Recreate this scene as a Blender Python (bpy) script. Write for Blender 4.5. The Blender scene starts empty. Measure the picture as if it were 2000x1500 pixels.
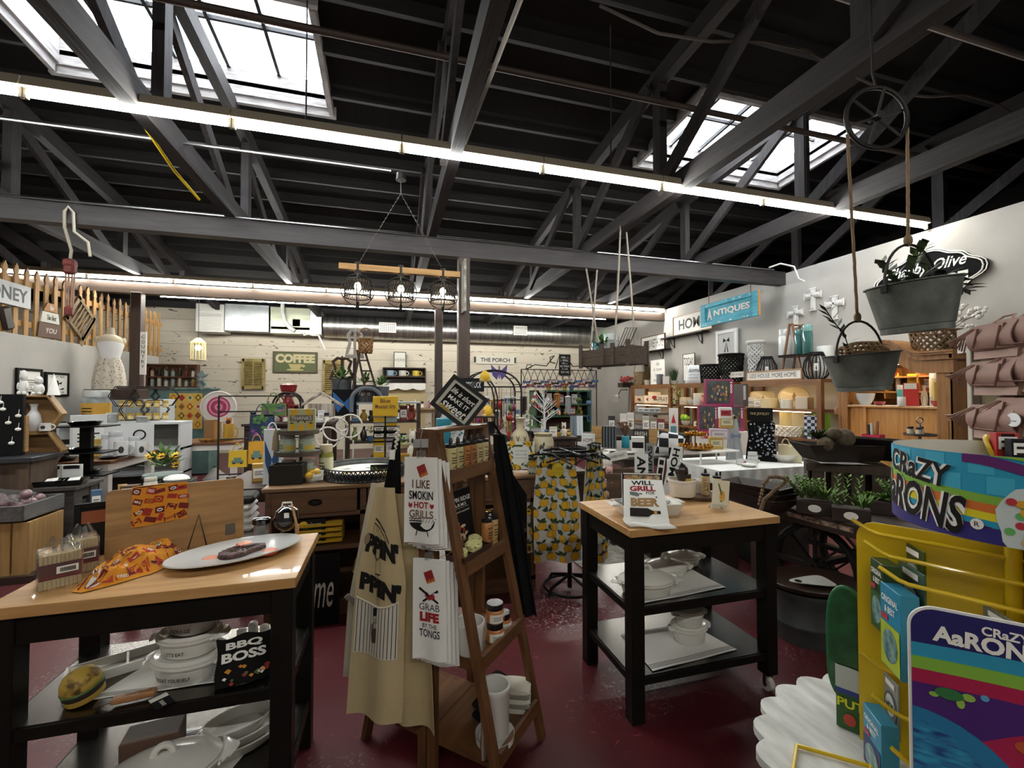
import bpy,bmesh,math,random
from mathutils import Vector,Matrix
R=math.radians
pi=math.pi
random.seed(7)
SC=bpy.context.scene
COL=SC.collection
# ---------------------------------------------------------------- camera, world, exposure
F,YAW,PIT,HC=856.0,R(15.85),math.atan(19/856),1.53
cam=bpy.data.objects.new('camera',bpy.data.cameras.new('camera'));COL.objects.link(cam)
cam.location=(0,0,HC);cam.rotation_euler=(pi/2+PIT,0,-YAW)
cam.data.sensor_width=36;cam.data.lens=F/2000*36;cam.data.clip_start=.02
SC.camera=cam
SC.view_settings.view_transform='Standard';SC.view_settings.look='None'
SC.view_settings.gamma=1;SC.view_settings.use_curve_mapping=False
SC.view_settings.exposure=1.05
SC.cycles.use_denoising=True
SC.cycles.max_bounces=6;SC.cycles.diffuse_bounces=3;SC.cycles.glossy_bounces=3
SC.cycles.transparent_max_bounces=12;SC.cycles.sample_clamp_indirect=6
W=bpy.data.worlds.new('world');SC.world=W;W.use_nodes=True
W.node_tree.nodes['Background'].inputs[0].default_value=(.93,.97,1,1)
W.node_tree.nodes['Background'].inputs[1].default_value=13.0
TUBE_E,LED_E,BULB_E=46.0,10.0,30.0
# ---------------------------------------------------------------- pixel -> place helpers (2000x1500 frame)
_fw=Vector((math.sin(YAW)*math.cos(PIT),math.cos(YAW)*math.cos(PIT),math.sin(PIT)))
_rt=Vector((math.cos(YAW),-math.sin(YAW),0));_up=_rt.cross(_fw);_C=Vector((0,0,HC))
def ray(u,v):return _fw+_rt*((u-1000)/F)-_up*((v-750)/F)
def az(u,v,z):r=ray(u,v);return _C+r*((z-HC)/r.z)
def ax(u,v,x):r=ray(u,v);return _C+r*(x/r.x)
def ay(u,v,y):r=ray(u,v);return _C+r*(y/r.y)
def ad(u,v,d):return _C+ray(u,v)*d
def dep(p):return(Vector(p)-_C).dot(_fw)
def mpx(n,p):return n*dep(p)/F
# ---------------------------------------------------------------- materials
def lin(c):
 if isinstance(c,str):
  c=[int(c[i:i+2],16)/255 for i in(0,2,4)]
  c=[x/12.92 if x<=.04045 else((x+.055)/1.055)**2.4 for x in c]
 return(*c[:3],1)
MATS={}
def mat(c,rough=.55,metal=0,bump=0,bscale=40,c2=None,nscale=6,stretch=None,emit=0,kind='n',contrast=(.35,.65),coat=0):
 key=(str(c),rough,metal,bump,bscale,str(c2),nscale,stretch,emit,kind,contrast,coat)
 if key in MATS:return MATS[key]
 m=bpy.data.materials.new('mat_%d'%len(MATS));m.use_nodes=True;MATS[key]=m
 N,L=m.node_tree.nodes,m.node_tree.links
 b=N['Principled BSDF'];b.inputs['Base Color'].default_value=lin(c)
 b.inputs['Roughness'].default_value=rough;b.inputs['Metallic'].default_value=metal
 b.inputs['Coat Weight'].default_value=coat
 m.diffuse_color=lin(c)
 if rough>=.4 and metal<.3 and max(lin(c)[:3])<.02:b.inputs['Specular IOR Level'].default_value=.18
 if emit:
  b.inputs['Emission Color'].default_value=lin(c);b.inputs['Emission Strength'].default_value=emit
 if c2 is not None or bump:
  tc=N.new('ShaderNodeTexCoord');mp=N.new('ShaderNodeMapping');L.new(tc.outputs['Object'],mp.inputs[0])
  if stretch:mp.inputs['Scale'].default_value=stretch
 if c2 is not None:
  if kind=='v':
   t=N.new('ShaderNodeTexVoronoi');t.inputs['Scale'].default_value=nscale;out=t.outputs['Distance']
  elif kind=='w':
   t=N.new('ShaderNodeTexWave');t.inputs['Scale'].default_value=nscale;t.inputs['Distortion'].default_value=4
   t.inputs['Detail'].default_value=3;out=t.outputs['Fac']
  elif kind=='c':
   t=N.new('ShaderNodeTexChecker');t.inputs['Scale'].default_value=nscale;out=t.outputs['Fac']
  else:
   t=N.new('ShaderNodeTexNoise');t.inputs['Scale'].default_value=nscale;t.inputs['Detail'].default_value=6;out=t.outputs['Fac']
  L.new(mp.outputs[0],t.inputs['Vector'])
  r=N.new('ShaderNodeValToRGB');e=r.color_ramp.elements
  e[0].position,e[1].position=contrast;e[0].color=lin(c);e[1].color=lin(c2)
  L.new(out,r.inputs[0]);L.new(r.outputs[0],b.inputs['Base Color'])
  if emit:L.new(r.outputs[0],b.inputs['Emission Color'])
 if bump:
  t2=N.new('ShaderNodeTexNoise');t2 .inputs['Scale'].default_value=bscale;t2 .inputs['Detail'].default_value=4
  L.new(mp.outputs[0],t2 .inputs['Vector'])
  bp=N.new('ShaderNodeBump');bp.inputs['Strength'].default_value=bump;bp.inputs['Distance'].default_value=.01
  L.new(t2 .outputs['Fac'],bp.inputs['Height']);L.new(bp.outputs[0],b.inputs['Normal'])
 return m
def glassmat(tint='ffffff',fac=.12,rough=.02):
 key=('glass',tint,fac)
 if key in MATS:return MATS[key]
 m=bpy.data.materials.new('glass_%d'%len(MATS));m.use_nodes=True;MATS[key]=m
 N,L=m.node_tree.nodes,m.node_tree.links
 N.remove(N['Principled BSDF']);out=N['Material Output']
 tr=N.new('ShaderNodeBsdfTransparent');tr.inputs[0].default_value=lin(tint)
 g=N.new('ShaderNodeBsdfGlossy');g.inputs['Roughness'].default_value=rough
 d=N.new('ShaderNodeBsdfDiffuse');d.inputs[0].default_value=lin(tint)
 lw=N.new('ShaderNodeLayerWeight');lw.inputs[0].default_value=.35
 mx=N.new('ShaderNodeMixShader');L.new(lw.outputs['Facing'],mx.inputs[0]);L.new(tr.outputs[0],mx.inputs[1]);L.new(g.outputs[0],mx.inputs[2])
 m2=N.new('ShaderNodeMixShader');m2 .inputs[0].default_value=fac;L.new(mx.outputs[0],m2 .inputs[1]);L.new(d.outputs[0],m2 .inputs[2])
 L.new(m2 .outputs[0],out.inputs[0])
 return m
def wood(c,c2,rough=.5,axis='x',bump=.15,coat=0,s=1):
 st={'x':(1.2*s,14*s,14*s),'y':(14*s,1.2*s,14*s),'z':(14*s,14*s,1.2*s)}[axis]
 return mat(c,rough,0,bump,3,c2,2.2,st,coat=coat,contrast=(.3,.7))
 # ---------------------------------------------------------------- mesh builder
def rot(axis,deg):return Matrix.Rotation(R(deg),4,axis)
def tr(x=0,y=0,z=0):return Matrix.Translation((x,y,z))
_TXT={}
def text2d(s,bold=0,shear=0,spacing=1.0):
 key=(s,bold,shear,spacing)
 if key not in _TXT:
  cu=bpy.data.curves.new('t','FONT');cu.body=s;cu.size=1;cu.offset=bold;cu.shear=shear;cu.resolution_u=3
  cu.space_character=spacing
  ob=bpy.data.objects.new('t',cu)
  me=bpy.data.meshes.new_from_object(ob)
  V=[(v.co.x,v.co.y)for v in me.vertices];Fs=[tuple(p.vertices)for p in me.polygons]
  bpy.data.objects.remove(ob);bpy.data.curves.remove(cu);bpy.data.meshes.remove(me)
  x0,x1=min(v[0]for v in V),max(v[0]for v in V);y0,y1=min(v[1]for v in V),max(v[1]for v in V)
  _TXT[key]=([((x-(x0+x1)/2)/(x1-x0),(y-(y0+y1)/2)/(y1-y0))for x,y in V],Fs,(x1-x0)/(y1-y0))
 return _TXT[key]
class MB:
 def __init__(s,m=None):
  s.v,s.f,s.mi,s.mats,s.cur,s.T=[],[],[],[],0,Matrix()
  if m is not None:s.use(m)
 def use(s,m):
  if m not in s.mats:s.mats.append(m)
  s.cur=s.mats.index(m);return s
 def at(s,M):s.T=M;return s
 def add(s,V,Fs):
  n=len(s.v);s.v+=[s.T@Vector(p)for p in V]
  for f in Fs:s.f.append([i+n for i in f]);s.mi.append(s.cur)
  return s
 def box(s,c,d,b=0):
  x,y,z=c;a,e,h=d[0]/2,d[1]/2,d[2]/2
  if b<=0:
   V=[(x+i*a,y+j*e,z+k*h)for i in(-1,1)for j in(-1,1)for k in(-1,1)]
   return s.add(V,[(0,1,3,2),(4,6,7,5),(0,4,5,1),(2,3,7,6),(0,2,6,4),(1,5,7,3)])
  b=min(b,a*.9,e*.9,h*.9);V=[];I={}
  for i in(-1,1):
   for j in(-1,1):
    for k in(-1,1):
     for q in range(3):
      I[i,j,k,q]=len(V)
      V.append((x+i*(a-(0 if q==0 else b)),y+j*(e-(0 if q==1 else b)),z+k*(h-(0 if q==2 else b))))
  Fs=[]
  for q in range(3):
   for sg in(-1,1):
    o=[t for t in range(3)if t!=q];f=[]
    for p1,p2 in((-1,-1),(1,-1),(1,1),(-1,1)):
     t=[0,0,0];t[q]=sg;t[o[0]]=p1;t[o[1]]=p2;f.append(I[(*t,q)])
    Fs.append(f)
  for q in range(3):
   o=[t for t in range(3)if t!=q]
   for p1 in(-1,1):
    for p2 in(-1,1):
     f=[]
     for sg,w in((-1,0),(1,0),(1,1),(-1,1)):
      t=[0,0,0];t[q]=sg;t[o[0]]=p1;t[o[1]]=p2;f.append(I[(*t,o[w])])
     Fs.append(f)
  for i in(-1,1):
   for j in(-1,1):
    for k in(-1,1):Fs.append([I[i,j,k,q]for q in range(3)])
  return s.add(V,Fs)
 def bar(s,p,q,w,h,upv=(0,0,1)):
  p,q=Vector(p),Vector(q);d=(q-p);L=d.length;d.normalize();up=Vector(upv)
  if abs(d.dot(up))>.98:up=Vector((0,1,0))
  r=d.cross(up).normalized();u=r.cross(d)
  V=[x+r*(i*w/2)+u*(k*h/2)for x in(p,q)for i,k in((-1,-1),(1,-1),(1,1),(-1,1))]
  return s.add(V,[(0,1,2,3),(7,6,5,4),(0,4,5,1),(1,5,6,2),(2,6,7,3),(3,7,4,0)])
 def lathe(s,prof,n=20,c=(0,0,0),sx=1,sy=1,arc=2*pi,a0=0,flute=0,nf=0,caps=True):
  V=[];full=arc>6.28;m=n if full else n+1
  for r,z in prof:
   for i in range(m):
    a=a0+arc*i/n;rr=r*(1+(flute*math.cos(nf*a)if flute else 0))
    V.append((c[0]+rr*math.cos(a)*sx,c[1]+rr*math.sin(a)*sy,c[2]+z))
  Fs=[]
  for k in range(len(prof)-1):
   for i in range(n if not full else m):
    j=(i+1)%m if full else i+1
    Fs.append((k*m+i,k*m+j,(k+1)*m+j,(k+1)*m+i))
  if caps and full:
   if prof[0][0]>1e-4:Fs.append(tuple(range(m))[::-1])
   if prof[-1][0]>1e-4:Fs.append(tuple((len(prof)-1)*m+i for i in range(m)))
  return s.add(V,Fs)
 def cyl(s,p,q,r,r2=None,n=12):
  p,q=Vector(p),Vector(q);d=(q-p).normalized();up=Vector((0,0,1))if abs(d.z)<.98 else Vector((0,1,0))
  a=d.cross(up).normalized();b=d.cross(a);r2=r if r2 is None else r2
  V=[x+(a*math.cos(2*pi*i/n)+b*math.sin(2*pi*i/n))*rr for x,rr in((p,r),(q,r2))for i in range(n)]
  return s.add(V,[(i,(i+1)%n,n+(i+1)%n,n+i)for i in range(n)]+[tuple(range(n))[::-1],tuple(range(n,2*n))])
 def tube(s,P,r,n=6,closed=False):
  P=[Vector(p)for p in P];m=len(P);V=[];rs=r if isinstance(r,(list,tuple))else[r]*m
  up=None
  for i in range(m):
   d=(P[(i+1)%m]-P[i-1])if closed or 0<i<m-1 else(P[1]-P[0]if i==0 else P[-1]-P[-2])
   if d.length<1e-9:d=Vector((0,0,1))
   d.normalize()
   if up is None:up=Vector((0,0,1))if abs(d.z)<.9 else Vector((1,0,0))
   a=d.cross(up)
   if a.length<1e-4:a=d.cross(Vector((0.3,1,0.2)))
   a.normalize();b=a.cross(d);up=b
   V+=[P[i]+(a*math.cos(2*pi*k/n)+b*math.sin(2*pi*k/n))*rs[i]for k in range(n)]
  Fs=[]
  for i in range(m if closed else m-1):
   j=(i+1)%m
   for k in range(n):Fs.append((i*n+k,i*n+(k+1)%n,j*n+(k+1)%n,j*n+k))
  if not closed:Fs+=[tuple(range(n))[::-1],tuple(range((m-1)*n,m*n))]
  return s.add(V,Fs)
 def ball(s,c,r,n=12,m=8,jit=0):
  r=(r,r,r)if not isinstance(r,(tuple,list))else r;V=[(c[0],c[1],c[2]-r[2])]
  for k in range(1,m):
   t=-pi/2+pi*k/m
   for i in range(n):
    a=2*pi*i/n;q=1+random.uniform(-jit,jit)
    V.append((c[0]+r[0]*math.cos(t)*math.cos(a)*q,c[1]+r[1]*math.cos(t)*math.sin(a)*q,c[2]+r[2]*math.sin(t)*q))
  V.append((c[0],c[1],c[2]+r[2]));e=len(V)-1
  Fs=[(0,1+(i+1)%n,1+i)for i in range(n)]
  for k in range(m-2):
   for i in range(n):Fs.append((1+k*n+i,1+k*n+(i+1)%n,1+(k+1)*n+(i+1)%n,1+(k+1)*n+i))
  Fs+=[(e,1+(m-2)*n+i,1+(m-2)*n+(i+1)%n)for i in range(n)]
  return s.add(V,Fs)
 def surf(s,fn,nu,nv,thick=0):
  V=[Vector(fn(i/nu,j/nv))for j in range(nv+1)for i in range(nu+1)];w=nu+1
  Fs=[(j*w+i,j*w+i+1,(j+1)*w+i+1,(j+1)*w+i)for j in range(nv)for i in range(nu)]
  if thick:
   n=len(V);N=[Vector()for _ in V]
   for f in Fs:
    q=(V[f[1]]-V[f[0]]).cross(V[f[3]]-V[f[0]])
    for i in f:N[i]+=q
   V+=[V[i]-N[i].normalized()*thick for i in range(n)]
   G=[tuple(i+n for i in f[::-1])for f in Fs]
   rim=[i for i in range(w)]+[j*w+nu for j in range(1,nv+1)]+[nv*w+i for i in range(nu-1,-1,-1)]+[j*w for j in range(nv-1,0,-1)]
   Fs=Fs+G+[(rim[k],rim[k-1],rim[k-1]+n,rim[k]+n)for k in range(len(rim))]
  return s.add(V,Fs)
 def poly(s,P):return s.add(P,[tuple(range(len(P)))])
 def prism(s,P,vec):
  n=len(P);vec=Vector(vec);V=[Vector(p)for p in P];V+=[p+vec for p in V]
  return s.add(V,[tuple(range(n))[::-1],tuple(range(n,2*n))]+[(i,(i+1)%n,n+(i+1)%n,n+i)for i in range(n)])
 def flat(s,P,fn):return s.add([fn(x,y)for x,y in P],[tuple(range(len(P)))])
 def text(s,t,fn,x,y,w,h,bold=0,shear=0,angle=0,spacing=1.0,fit=False):
  """letters centred on (x, y) of the surface fn(x, y) -> point"""
  V,Fs,asp=text2d(t,bold,shear,spacing)
  if fit:w=min(w,h*asp)
  ca,sa=math.cos(R(angle)),math.sin(R(angle))
  return s.add([fn(x+a*w*ca-b*h*sa,y+a*w*sa+b*h*ca)for a,b in V],Fs)
 def obj(s,name,parent=None,label=None,cat=None,group=None,kind=None,loc=None,rz=0,smooth=38):
  me=bpy.data.meshes.new(name);me.from_pydata([tuple(p)for p in s.v],[],s.f)
  for m in s.mats:me.materials.append(m)
  me.polygons.foreach_set('material_index',s.mi)
  me.polygons.foreach_set('use_smooth',[True]*len(s.f))
  me.update();me.set_sharp_from_angle(angle=R(smooth))
  o=bpy.data.objects.new(name,me);COL.objects.link(o)
  if parent:o.parent=parent
  if loc is not None:o.location=loc
  if rz:o.rotation_euler=(0,0,rz)
  return props(o,label,cat,group,kind)
def props(o,label=None,cat=None,group=None,kind=None):
 for k,x in(('label',label),('category',cat),('group',group),('kind',kind)):
  if x:o[k]=x
 return o
def thing(name,label,cat,loc=(0,0,0),rz=0,group=None):
 o=bpy.data.objects.new(name,None);COL.objects.link(o);o.location=loc;o.rotation_euler=(0,0,rz)
 o.empty_display_size=.05
 return props(o,label,cat,group)
KIDS={}
def dup(root,loc,rz=None,label=None,group=None,scale=None):
 def cp(o,par):
  c=o.copy();COL.objects.link(c)
  if par:c.parent=par
  for ch in[x for x in o.children]:cp(ch,c)
  return c
 r=cp(root,None);r.location=loc
 if rz is not None:r.rotation_euler=(0,0,rz)
 if scale:r.scale=(scale,)*3 if not isinstance(scale,tuple)else scale
 if label:r['label']=label
 if group:r['group']=group
 return r
def plane_fn(o,ex,ey,off=0):
 o,ex,ey=Vector(o),Vector(ex).normalized(),Vector(ey).normalized();n=ex.cross(ey)
 return lambda x,y:o+ex*x+ey*y+n*off
def oval(cx,cy,rx,ry,n=16,a0=0,a1=2*pi):return[(cx+rx*math.cos(a0+(a1-a0)*i/n),cy+ry*math.sin(a0+(a1-a0)*i/n))for i in range(n if a1-a0>6.28 else n+1)]
def rect(x0,y0,x1,y1):return[(x0,y0),(x1,y0),(x1,y1),(x0,y1)]
ORD=['first','second','third','fourth','fifth','sixth','seventh','eighth','ninth','tenth','eleventh','twelfth','thirteenth','fourteenth','fifteenth','sixteenth','seventeenth','eighteenth','nineteenth','twentieth']
WHITE=mat('e9e6df',.35,coat=.3);PORC=mat('dfdcd4',.25,coat=.5);CLOTH=mat('e6e4de',.9,bump=.2,bscale=300)
BLACK=mat('121212',.45);GLOSSBLK=mat('0b0b0c',.15,coat=.6);IRON=mat('1d1a18',.6,.3,bump=.2,bscale=90)
STEEL=mat('9a9a9a',.28,1);GALV=mat('8d9090',.45,.85,c2='6c7070',nscale=14);ZINC=mat('6f736e',.65,.4,c2='4b4f4a',nscale=9,bump=.15)
OAK=wood('b98a55','a07040',.45);RUST=wood('6b4526','4d2f18',.5);DARKW=wood('3b261a','2a1a12',.6)
GLASS=glassmat();CLEAR=glassmat('f4f6f6',.05);GREEN=mat('3c5a2a',.6,c2='587a3a',nscale=20);LEAF2=mat('6f9440',.55,c2='4b6f2c',nscale=25)
YEL=mat('e3b516',.6);RED=mat('9a1b1e',.6);ROPE=mat('7d6850',.9,bump=.5,bscale=200);TAN=mat('cbb391',.9,bump=.2,bscale=250)
INK=mat('1a1817',.7);KRAFT=mat('8a6a48',.8);CREAM=mat('d9cdae',.5,coat=.2);PAPER=mat('eeeae2',.8)
# ================================================================ SETTING
WX,LX,BY,LZ=6.25,-4.6,12.9,3.53
def nodes_mat(name):
 m=bpy.data.materials.new(name);m.use_nodes=True
 return m,m.node_tree.nodes,m.node_tree.links,m.node_tree.nodes['Principled BSDF']
def mixcol(N,L,fac,a,b):
 x=N.new('ShaderNodeMix');x.data_type='RGBA'
 if fac is not None:L.new(fac,x.inputs['Factor'])
 for sck,c in((x.inputs['A'],a),(x.inputs['B'],b)):
  if isinstance(c,str):sck.default_value=lin(c)
  else:L.new(c,sck)
 return x.outputs['Result']
def ramp(N,L,src,p0,p1,c0='000000',c1='ffffff'):
 r=N.new('ShaderNodeValToRGB');e=r.color_ramp.elements;e[0].position,e[1].position=p0,p1
 e[0].color,e[1].color=lin(c0),lin(c1);L.new(src,r.inputs[0]);return r.outputs[0]
def noise(N,L,vec,scale,detail=5,dist=0):
 t=N.new('ShaderNodeTexNoise');t.inputs['Scale'].default_value=scale;t.inputs['Detail'].default_value=detail
 t.inputs['Distortion'].default_value=dist;L.new(vec,t.inputs['Vector']);return t.outputs['Fac']
fm,N,L,B=nodes_mat('red_floor');tc=N.new('ShaderNodeTexCoord').outputs['Object']
base=mixcol(N,L,noise(N,L,tc,2.2),'591b22','3d1318')
pat=ramp(N,L,noise(N,L,tc,1.1,6,.6),.52,.66)
scr=ramp(N,L,noise(N,L,tc,26,8,2.5),.565,.63)
mm=N.new('ShaderNodeMath');mm.operation='MULTIPLY';L.new(pat,mm.inputs[0]);L.new(scr,mm.inputs[1])
c=mixcol(N,L,mm.outputs[0],base,'8d8380')
sc2=ramp(N,L,noise(N,L,tc,9,9,3),.66,.70)
L.new(mixcol(N,L,sc2,c,'7c3a3d'),B.inputs['Base Color'])
rr=N.new('ShaderNodeMapRange');L.new(noise(N,L,tc,3),rr.inputs[0]);rr.inputs['To Min'].default_value=.28;rr.inputs['To Max'].default_value=.5
L.new(rr.outputs[0],B.inputs['Roughness'])
mb=MB(fm);mb.box((.5,3.95,-.05),(19,17.9,.1));mb.obj('floor',kind='structure')
bm_,N,L,B=nodes_mat('cream_wall');tc=N.new('ShaderNodeTexCoord').outputs['Object']
mp=N.new('ShaderNodeMapping');mp.inputs['Scale'].default_value=(.35,1,2.2);L.new(tc,mp.inputs[0])
base=mixcol(N,L,noise(N,L,mp.outputs[0],2),'ddd3c0','c6bba6')
mp2=N.new('ShaderNodeMapping');mp2 .inputs['Scale'].default_value=(1,1,3);L.new(tc,mp2 .inputs[0])
fl=ramp(N,L,noise(N,L,mp2 .outputs[0],5,9,1),.655,.68)
c=mixcol(N,L,fl,base,'4c4238')
sx=N.new('ShaderNodeSeparateXYZ');L.new(tc,sx.inputs[0])
md=N.new('ShaderNodeMath');md.operation='PINGPONG';md.inputs[1].default_value=.155;L.new(sx.outputs['Z'],md.inputs[0])
ln=ramp(N,L,md.outputs[0],.004,.012,'3d352c','ffffff')
x=N.new('ShaderNodeMix');x.data_type='RGBA';x.blend_type='MULTIPLY';x.inputs['Factor'].default_value=.35
L.new(c,x.inputs['A']);L.new(ln,x.inputs['B']);L.new(x.outputs['Result'],B.inputs['Base Color']);B.inputs['Roughness'].default_value=.85
mb=MB(bm_);mb.box((.5,BY+.1,1.95),(19,.2,3.9));mb.obj('wall_back',kind='structure')
grey=mat('b4b0aa',.8,c2='a8a49d',nscale=1.5,bump=.05)
mb=MB(grey);mb.box((WX+.08,3.95,1.75),(.16,17.9,3.5));mb.obj('wall_right',kind='structure')
mb=MB(grey);mb.box((LX-.06,2.9,1.15),(.12,15.8,2.3));mb.obj('wall_left',kind='structure')
dk=mat('2b2522',.9,c2='1c1816',nscale=2)
mb=MB(dk);mb.box((-9.05,3.95,2.7),(.1,17.9,5.4));mb.obj('wall_outer_left',kind='structure')
mb=MB(dk);mb.box((10.05,3.95,2.7),(.1,17.9,5.4));mb.obj('wall_outer_right',kind='structure')
mb=MB(mat('8f8a82',.8));mb.box((.5,-5.05,2.5),(19,.1,5));mb.obj('wall_front',kind='structure')
mb=MB(wood('5a4636','43342a',.7,'z'))
for k in range(60):mb.box((LX+.012,3.6+k*.12,.5),(.022,.112,1.0),.004)
mb.box((LX+.02,7.1,1.02),(.04,7.1,.05));mb.obj('trim_1',kind='structure')
def zr(y):return 5.2-.0118*(y-2)**2
SKY=((-3.3,-.72),(3.55,6.05));SY0,SY1=4.2,5.58
deckm,N,L,B=nodes_mat('deck_boards');tc=N.new('ShaderNodeTexCoord').outputs['Object']
mp=N.new('ShaderNodeMapping');mp.inputs['Scale'].default_value=(3,.25,1);L.new(tc,mp.inputs[0])
base=mixcol(N,L,noise(N,L,mp.outputs[0],2),'171413','0e0c0c')
sx=N.new('ShaderNodeSeparateXYZ');L.new(tc,sx.inputs[0])
md=N.new('ShaderNodeMath');md.operation='PINGPONG';md.inputs[1].default_value=.1;L.new(sx.outputs['X'],md.inputs[0])
ln=ramp(N,L,md.outputs[0],.002,.007,'000000','ffffff')
L.new(mixcol(N,L,ln,'040404',base),B.inputs['Base Color']);B.inputs['Roughness'].default_value=.85
mb=MB(deckm)
ys=[-5,-3.5,-2,-.5,1,2.6,SY0,SY1,7,8.5,10,11.5,13]
xs=[-9,SKY[0][0],SKY[0][1],SKY[1][0],SKY[1][1],10]
for i in range(len(ys)-1):
 for j in range(5):
  if ys[i]==SY0 and j in(1,3):continue
  a,b,y0,y1=xs[j],xs[j+1],ys[i],ys[i+1]
  P=[(a,y0,zr(y0)),(b,y0,zr(y0)),(b,y1,zr(y1)),(a,y1,zr(y1))]
  mb.prism(P,(0,0,.05))
mb.obj('ceiling',kind='structure')
tim=wood('292423','1a1716',.7,'x',.3);timy=wood('363031','211d1d',.7,'y',.3)
k=1
yy=-4.6;pur=0
while yy<12.8:
 if not(SY0-.1<yy<SY1+.1)or yy>5.4:
  mb=MB(tim);mb.box((.5,yy,zr(yy)-.075),(19,.05,.15));pur+=1;k+=1
  mb.obj('trim_%d'%k,kind='structure')
 else:
  for a,b in((-9,SKY[0][0]-.05),(SKY[0][1]+.05,SKY[1][0]-.05),(SKY[1][1]+.05,10)):
   mb=MB(tim);mb.box(((a+b)/2,yy,zr(yy)-.075),(b-a,.05,.15));k+=1;mb.obj('trim_%d'%k,kind='structure')
 yy+=.62
curbm=mat('b5b1b0',.75,c2='8f8a88',nscale=5,stretch=(1,1,6),bump=.2)
for n,(a,b)in enumerate(SKY):
 sk=thing('window_%d'%(n+1),None,None);sk['kind']='structure'
 mb=MB(curbm);h=.42
 for y,s in((SY0,-1),(SY1,1)):
  z=zr(y);mb.box(((a+b)/2,y+s*.02,z+.05),(b-a+.08,.04,h-.12));mb.box(((a+b)/2,y+s*.05,z-.12),(b-a+.2,.05,.13))
 for x,s in((a,-1),(b,1)):
  for z0,hh,dx in((.06,.3,.02),(-.12,.13,.05)):
   P=[(x+s*dx-.02,SY0,zr(SY0)+z0-hh/2),(x+s*dx-.02,SY1,zr(SY1)+z0-hh/2),(x+s*dx-.02,SY1,zr(SY1)+z0+hh/2),(x+s*dx-.02,SY0,zr(SY0)+z0+hh/2)]
   mb.prism(P,(.045,0,0))
 mb.obj('window_frame',sk)
 mb=MB(mat('3a3a3c',.5,.4));nb=5
 for i in range(1,nb):
  x=a+(b-a)*i/nb;mb.bar((x,SY0,zr(SY0)+.2),(x,SY1,zr(SY1)+.2),.035,.05)
 mb.bar((a,4.95,zr(4.95)+.19),(b,4.95,zr(4.95)+.19),.03,.04)
 mb.obj('glazing_bar',sk)
 mb=MB(glassmat('fbfdff',.18));mb.prism([(a,SY0,zr(SY0)+.22),(b,SY0,zr(SY0)+.22),(b,SY1,zr(SY1)+.22),(a,SY1,zr(SY1)+.22)],(0,0,.006))
 mb.obj('pane',sk)
PAN=[-4.6,-2.35,-.2,1.93,4.03,6.17,8.3,10.45,12.6]
for tx in(-6.3,-4.05,-1.73,.54,2.79,4.74,7.1):
 k+=1;mb=MB(timy)
 e_=11 if tx==-4.05 else 12.7;mb.box((tx,(e_-4.7)/2,LZ+.1),(.1,e_+4.7,.2))
 for i in range(len(PAN)-1):
  a,b=PAN[i],PAN[i+1]
  mb.bar((tx,a,zr(a)-.24),(tx,b,zr(b)-.24),.1,.18)
 mb.use(wood('3a3435','231f1f',.7,'z',.3))
 for i,a in enumerate(PAN):
  mb.box((tx+.001,a,(LZ+.2+zr(a)-.3)/2),(.085,.13,zr(a)-.3-LZ-.2))
  if i:mb.bar((tx-.07,PAN[i-1]+.08,zr(PAN[i-1])-.3),(tx-.07,a-.05,LZ+.12),.05,.14)
 mb.obj('trim_%d'%k,kind='structure')
BM1Y,BM2Y=5.7,8.95
for y,z0,z1,th,col in((BM1Y,3.31,3.52,.14,('3a3436','272325')),(BM2Y,3.24,3.43,.14,('4a3a2e','382b21'))):
 k+=1;mb=MB(wood(*col,.5,'x',.2));mb.box((-1.2,y,(z0+z1)/2),(14.9,th,z1-z0));mb.obj('trim_%d'%k,kind='structure')
for x,y,z1 in((.955,BM1Y,3.31),(.99,BM2Y,3.24),(-4.08,BM2Y-.1,3.24),(-5.5,BM1Y,3.31)):
 k+=1;mb=MB(wood('4a3a32','3a2c26',.5,'z',.15));mb.box((x,y,z1/2),(.15,.15,z1),.006);mb.obj('trim_%d'%k,kind='structure')
pipes=[((-7,BM1Y-.08,3.535),(6.0,BM1Y-.08,3.535),.012,STEEL,'thin galvanised conduit clipped along top of the nearer long beam'),((-7,4.3,3.66),(.02,4.3,3.66),.012,STEEL,'thin shiny conduit feeding the junction box above the lantern chandelier'),((-8.8,3.6,4.33),(9.8,3.6,4.33),.028,mat('4b3d34',.6,.3),'dark pipe crossing in front of both skylights'),((-8.8,2.3,4.35),(9.8,2.3,4.35),.024,mat('4b3f38',.6,.3),'upper dark pipe crossing top right under roof')]
for p,q,r,m,lb in pipes:
 MB(m).cyl(p,q,r,n=8).obj('ceiling_pipe',label=lb,cat='pipe',group='pipes and conduits under the roof')
MB(mat('4a4038',.6)).tube([(1.5+i*.5,2.9,4.42-.1*math.sin(i*1.3))for i in range(14)],.012,6).obj('cable',label='sagging dark cable under roof beside right skylight',cat='cable')
MB(mat('7d756c',.6)).cyl((.85,1.0,4.0),(.62,5.8,3.9),.018,n=8).obj('ceiling_pipe',label='bare pipe running away from camera right of the middle truss',cat='pipe',group='pipes and conduits under the roof')
MB(mat('d8b81c',.6)).tube([(-2.0,3.6,3.95),(-1.9,4.1,3.7),(-1.87,4.6,3.55),(-1.85,5.1,3.5)],.014,6).obj('cable',label='yellow cable draped along the left truss',cat='cable')
tubem=mat('fbfdf8',.5,emit=TUBE_E);hous=mat('b9ad97',.6)
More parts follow.
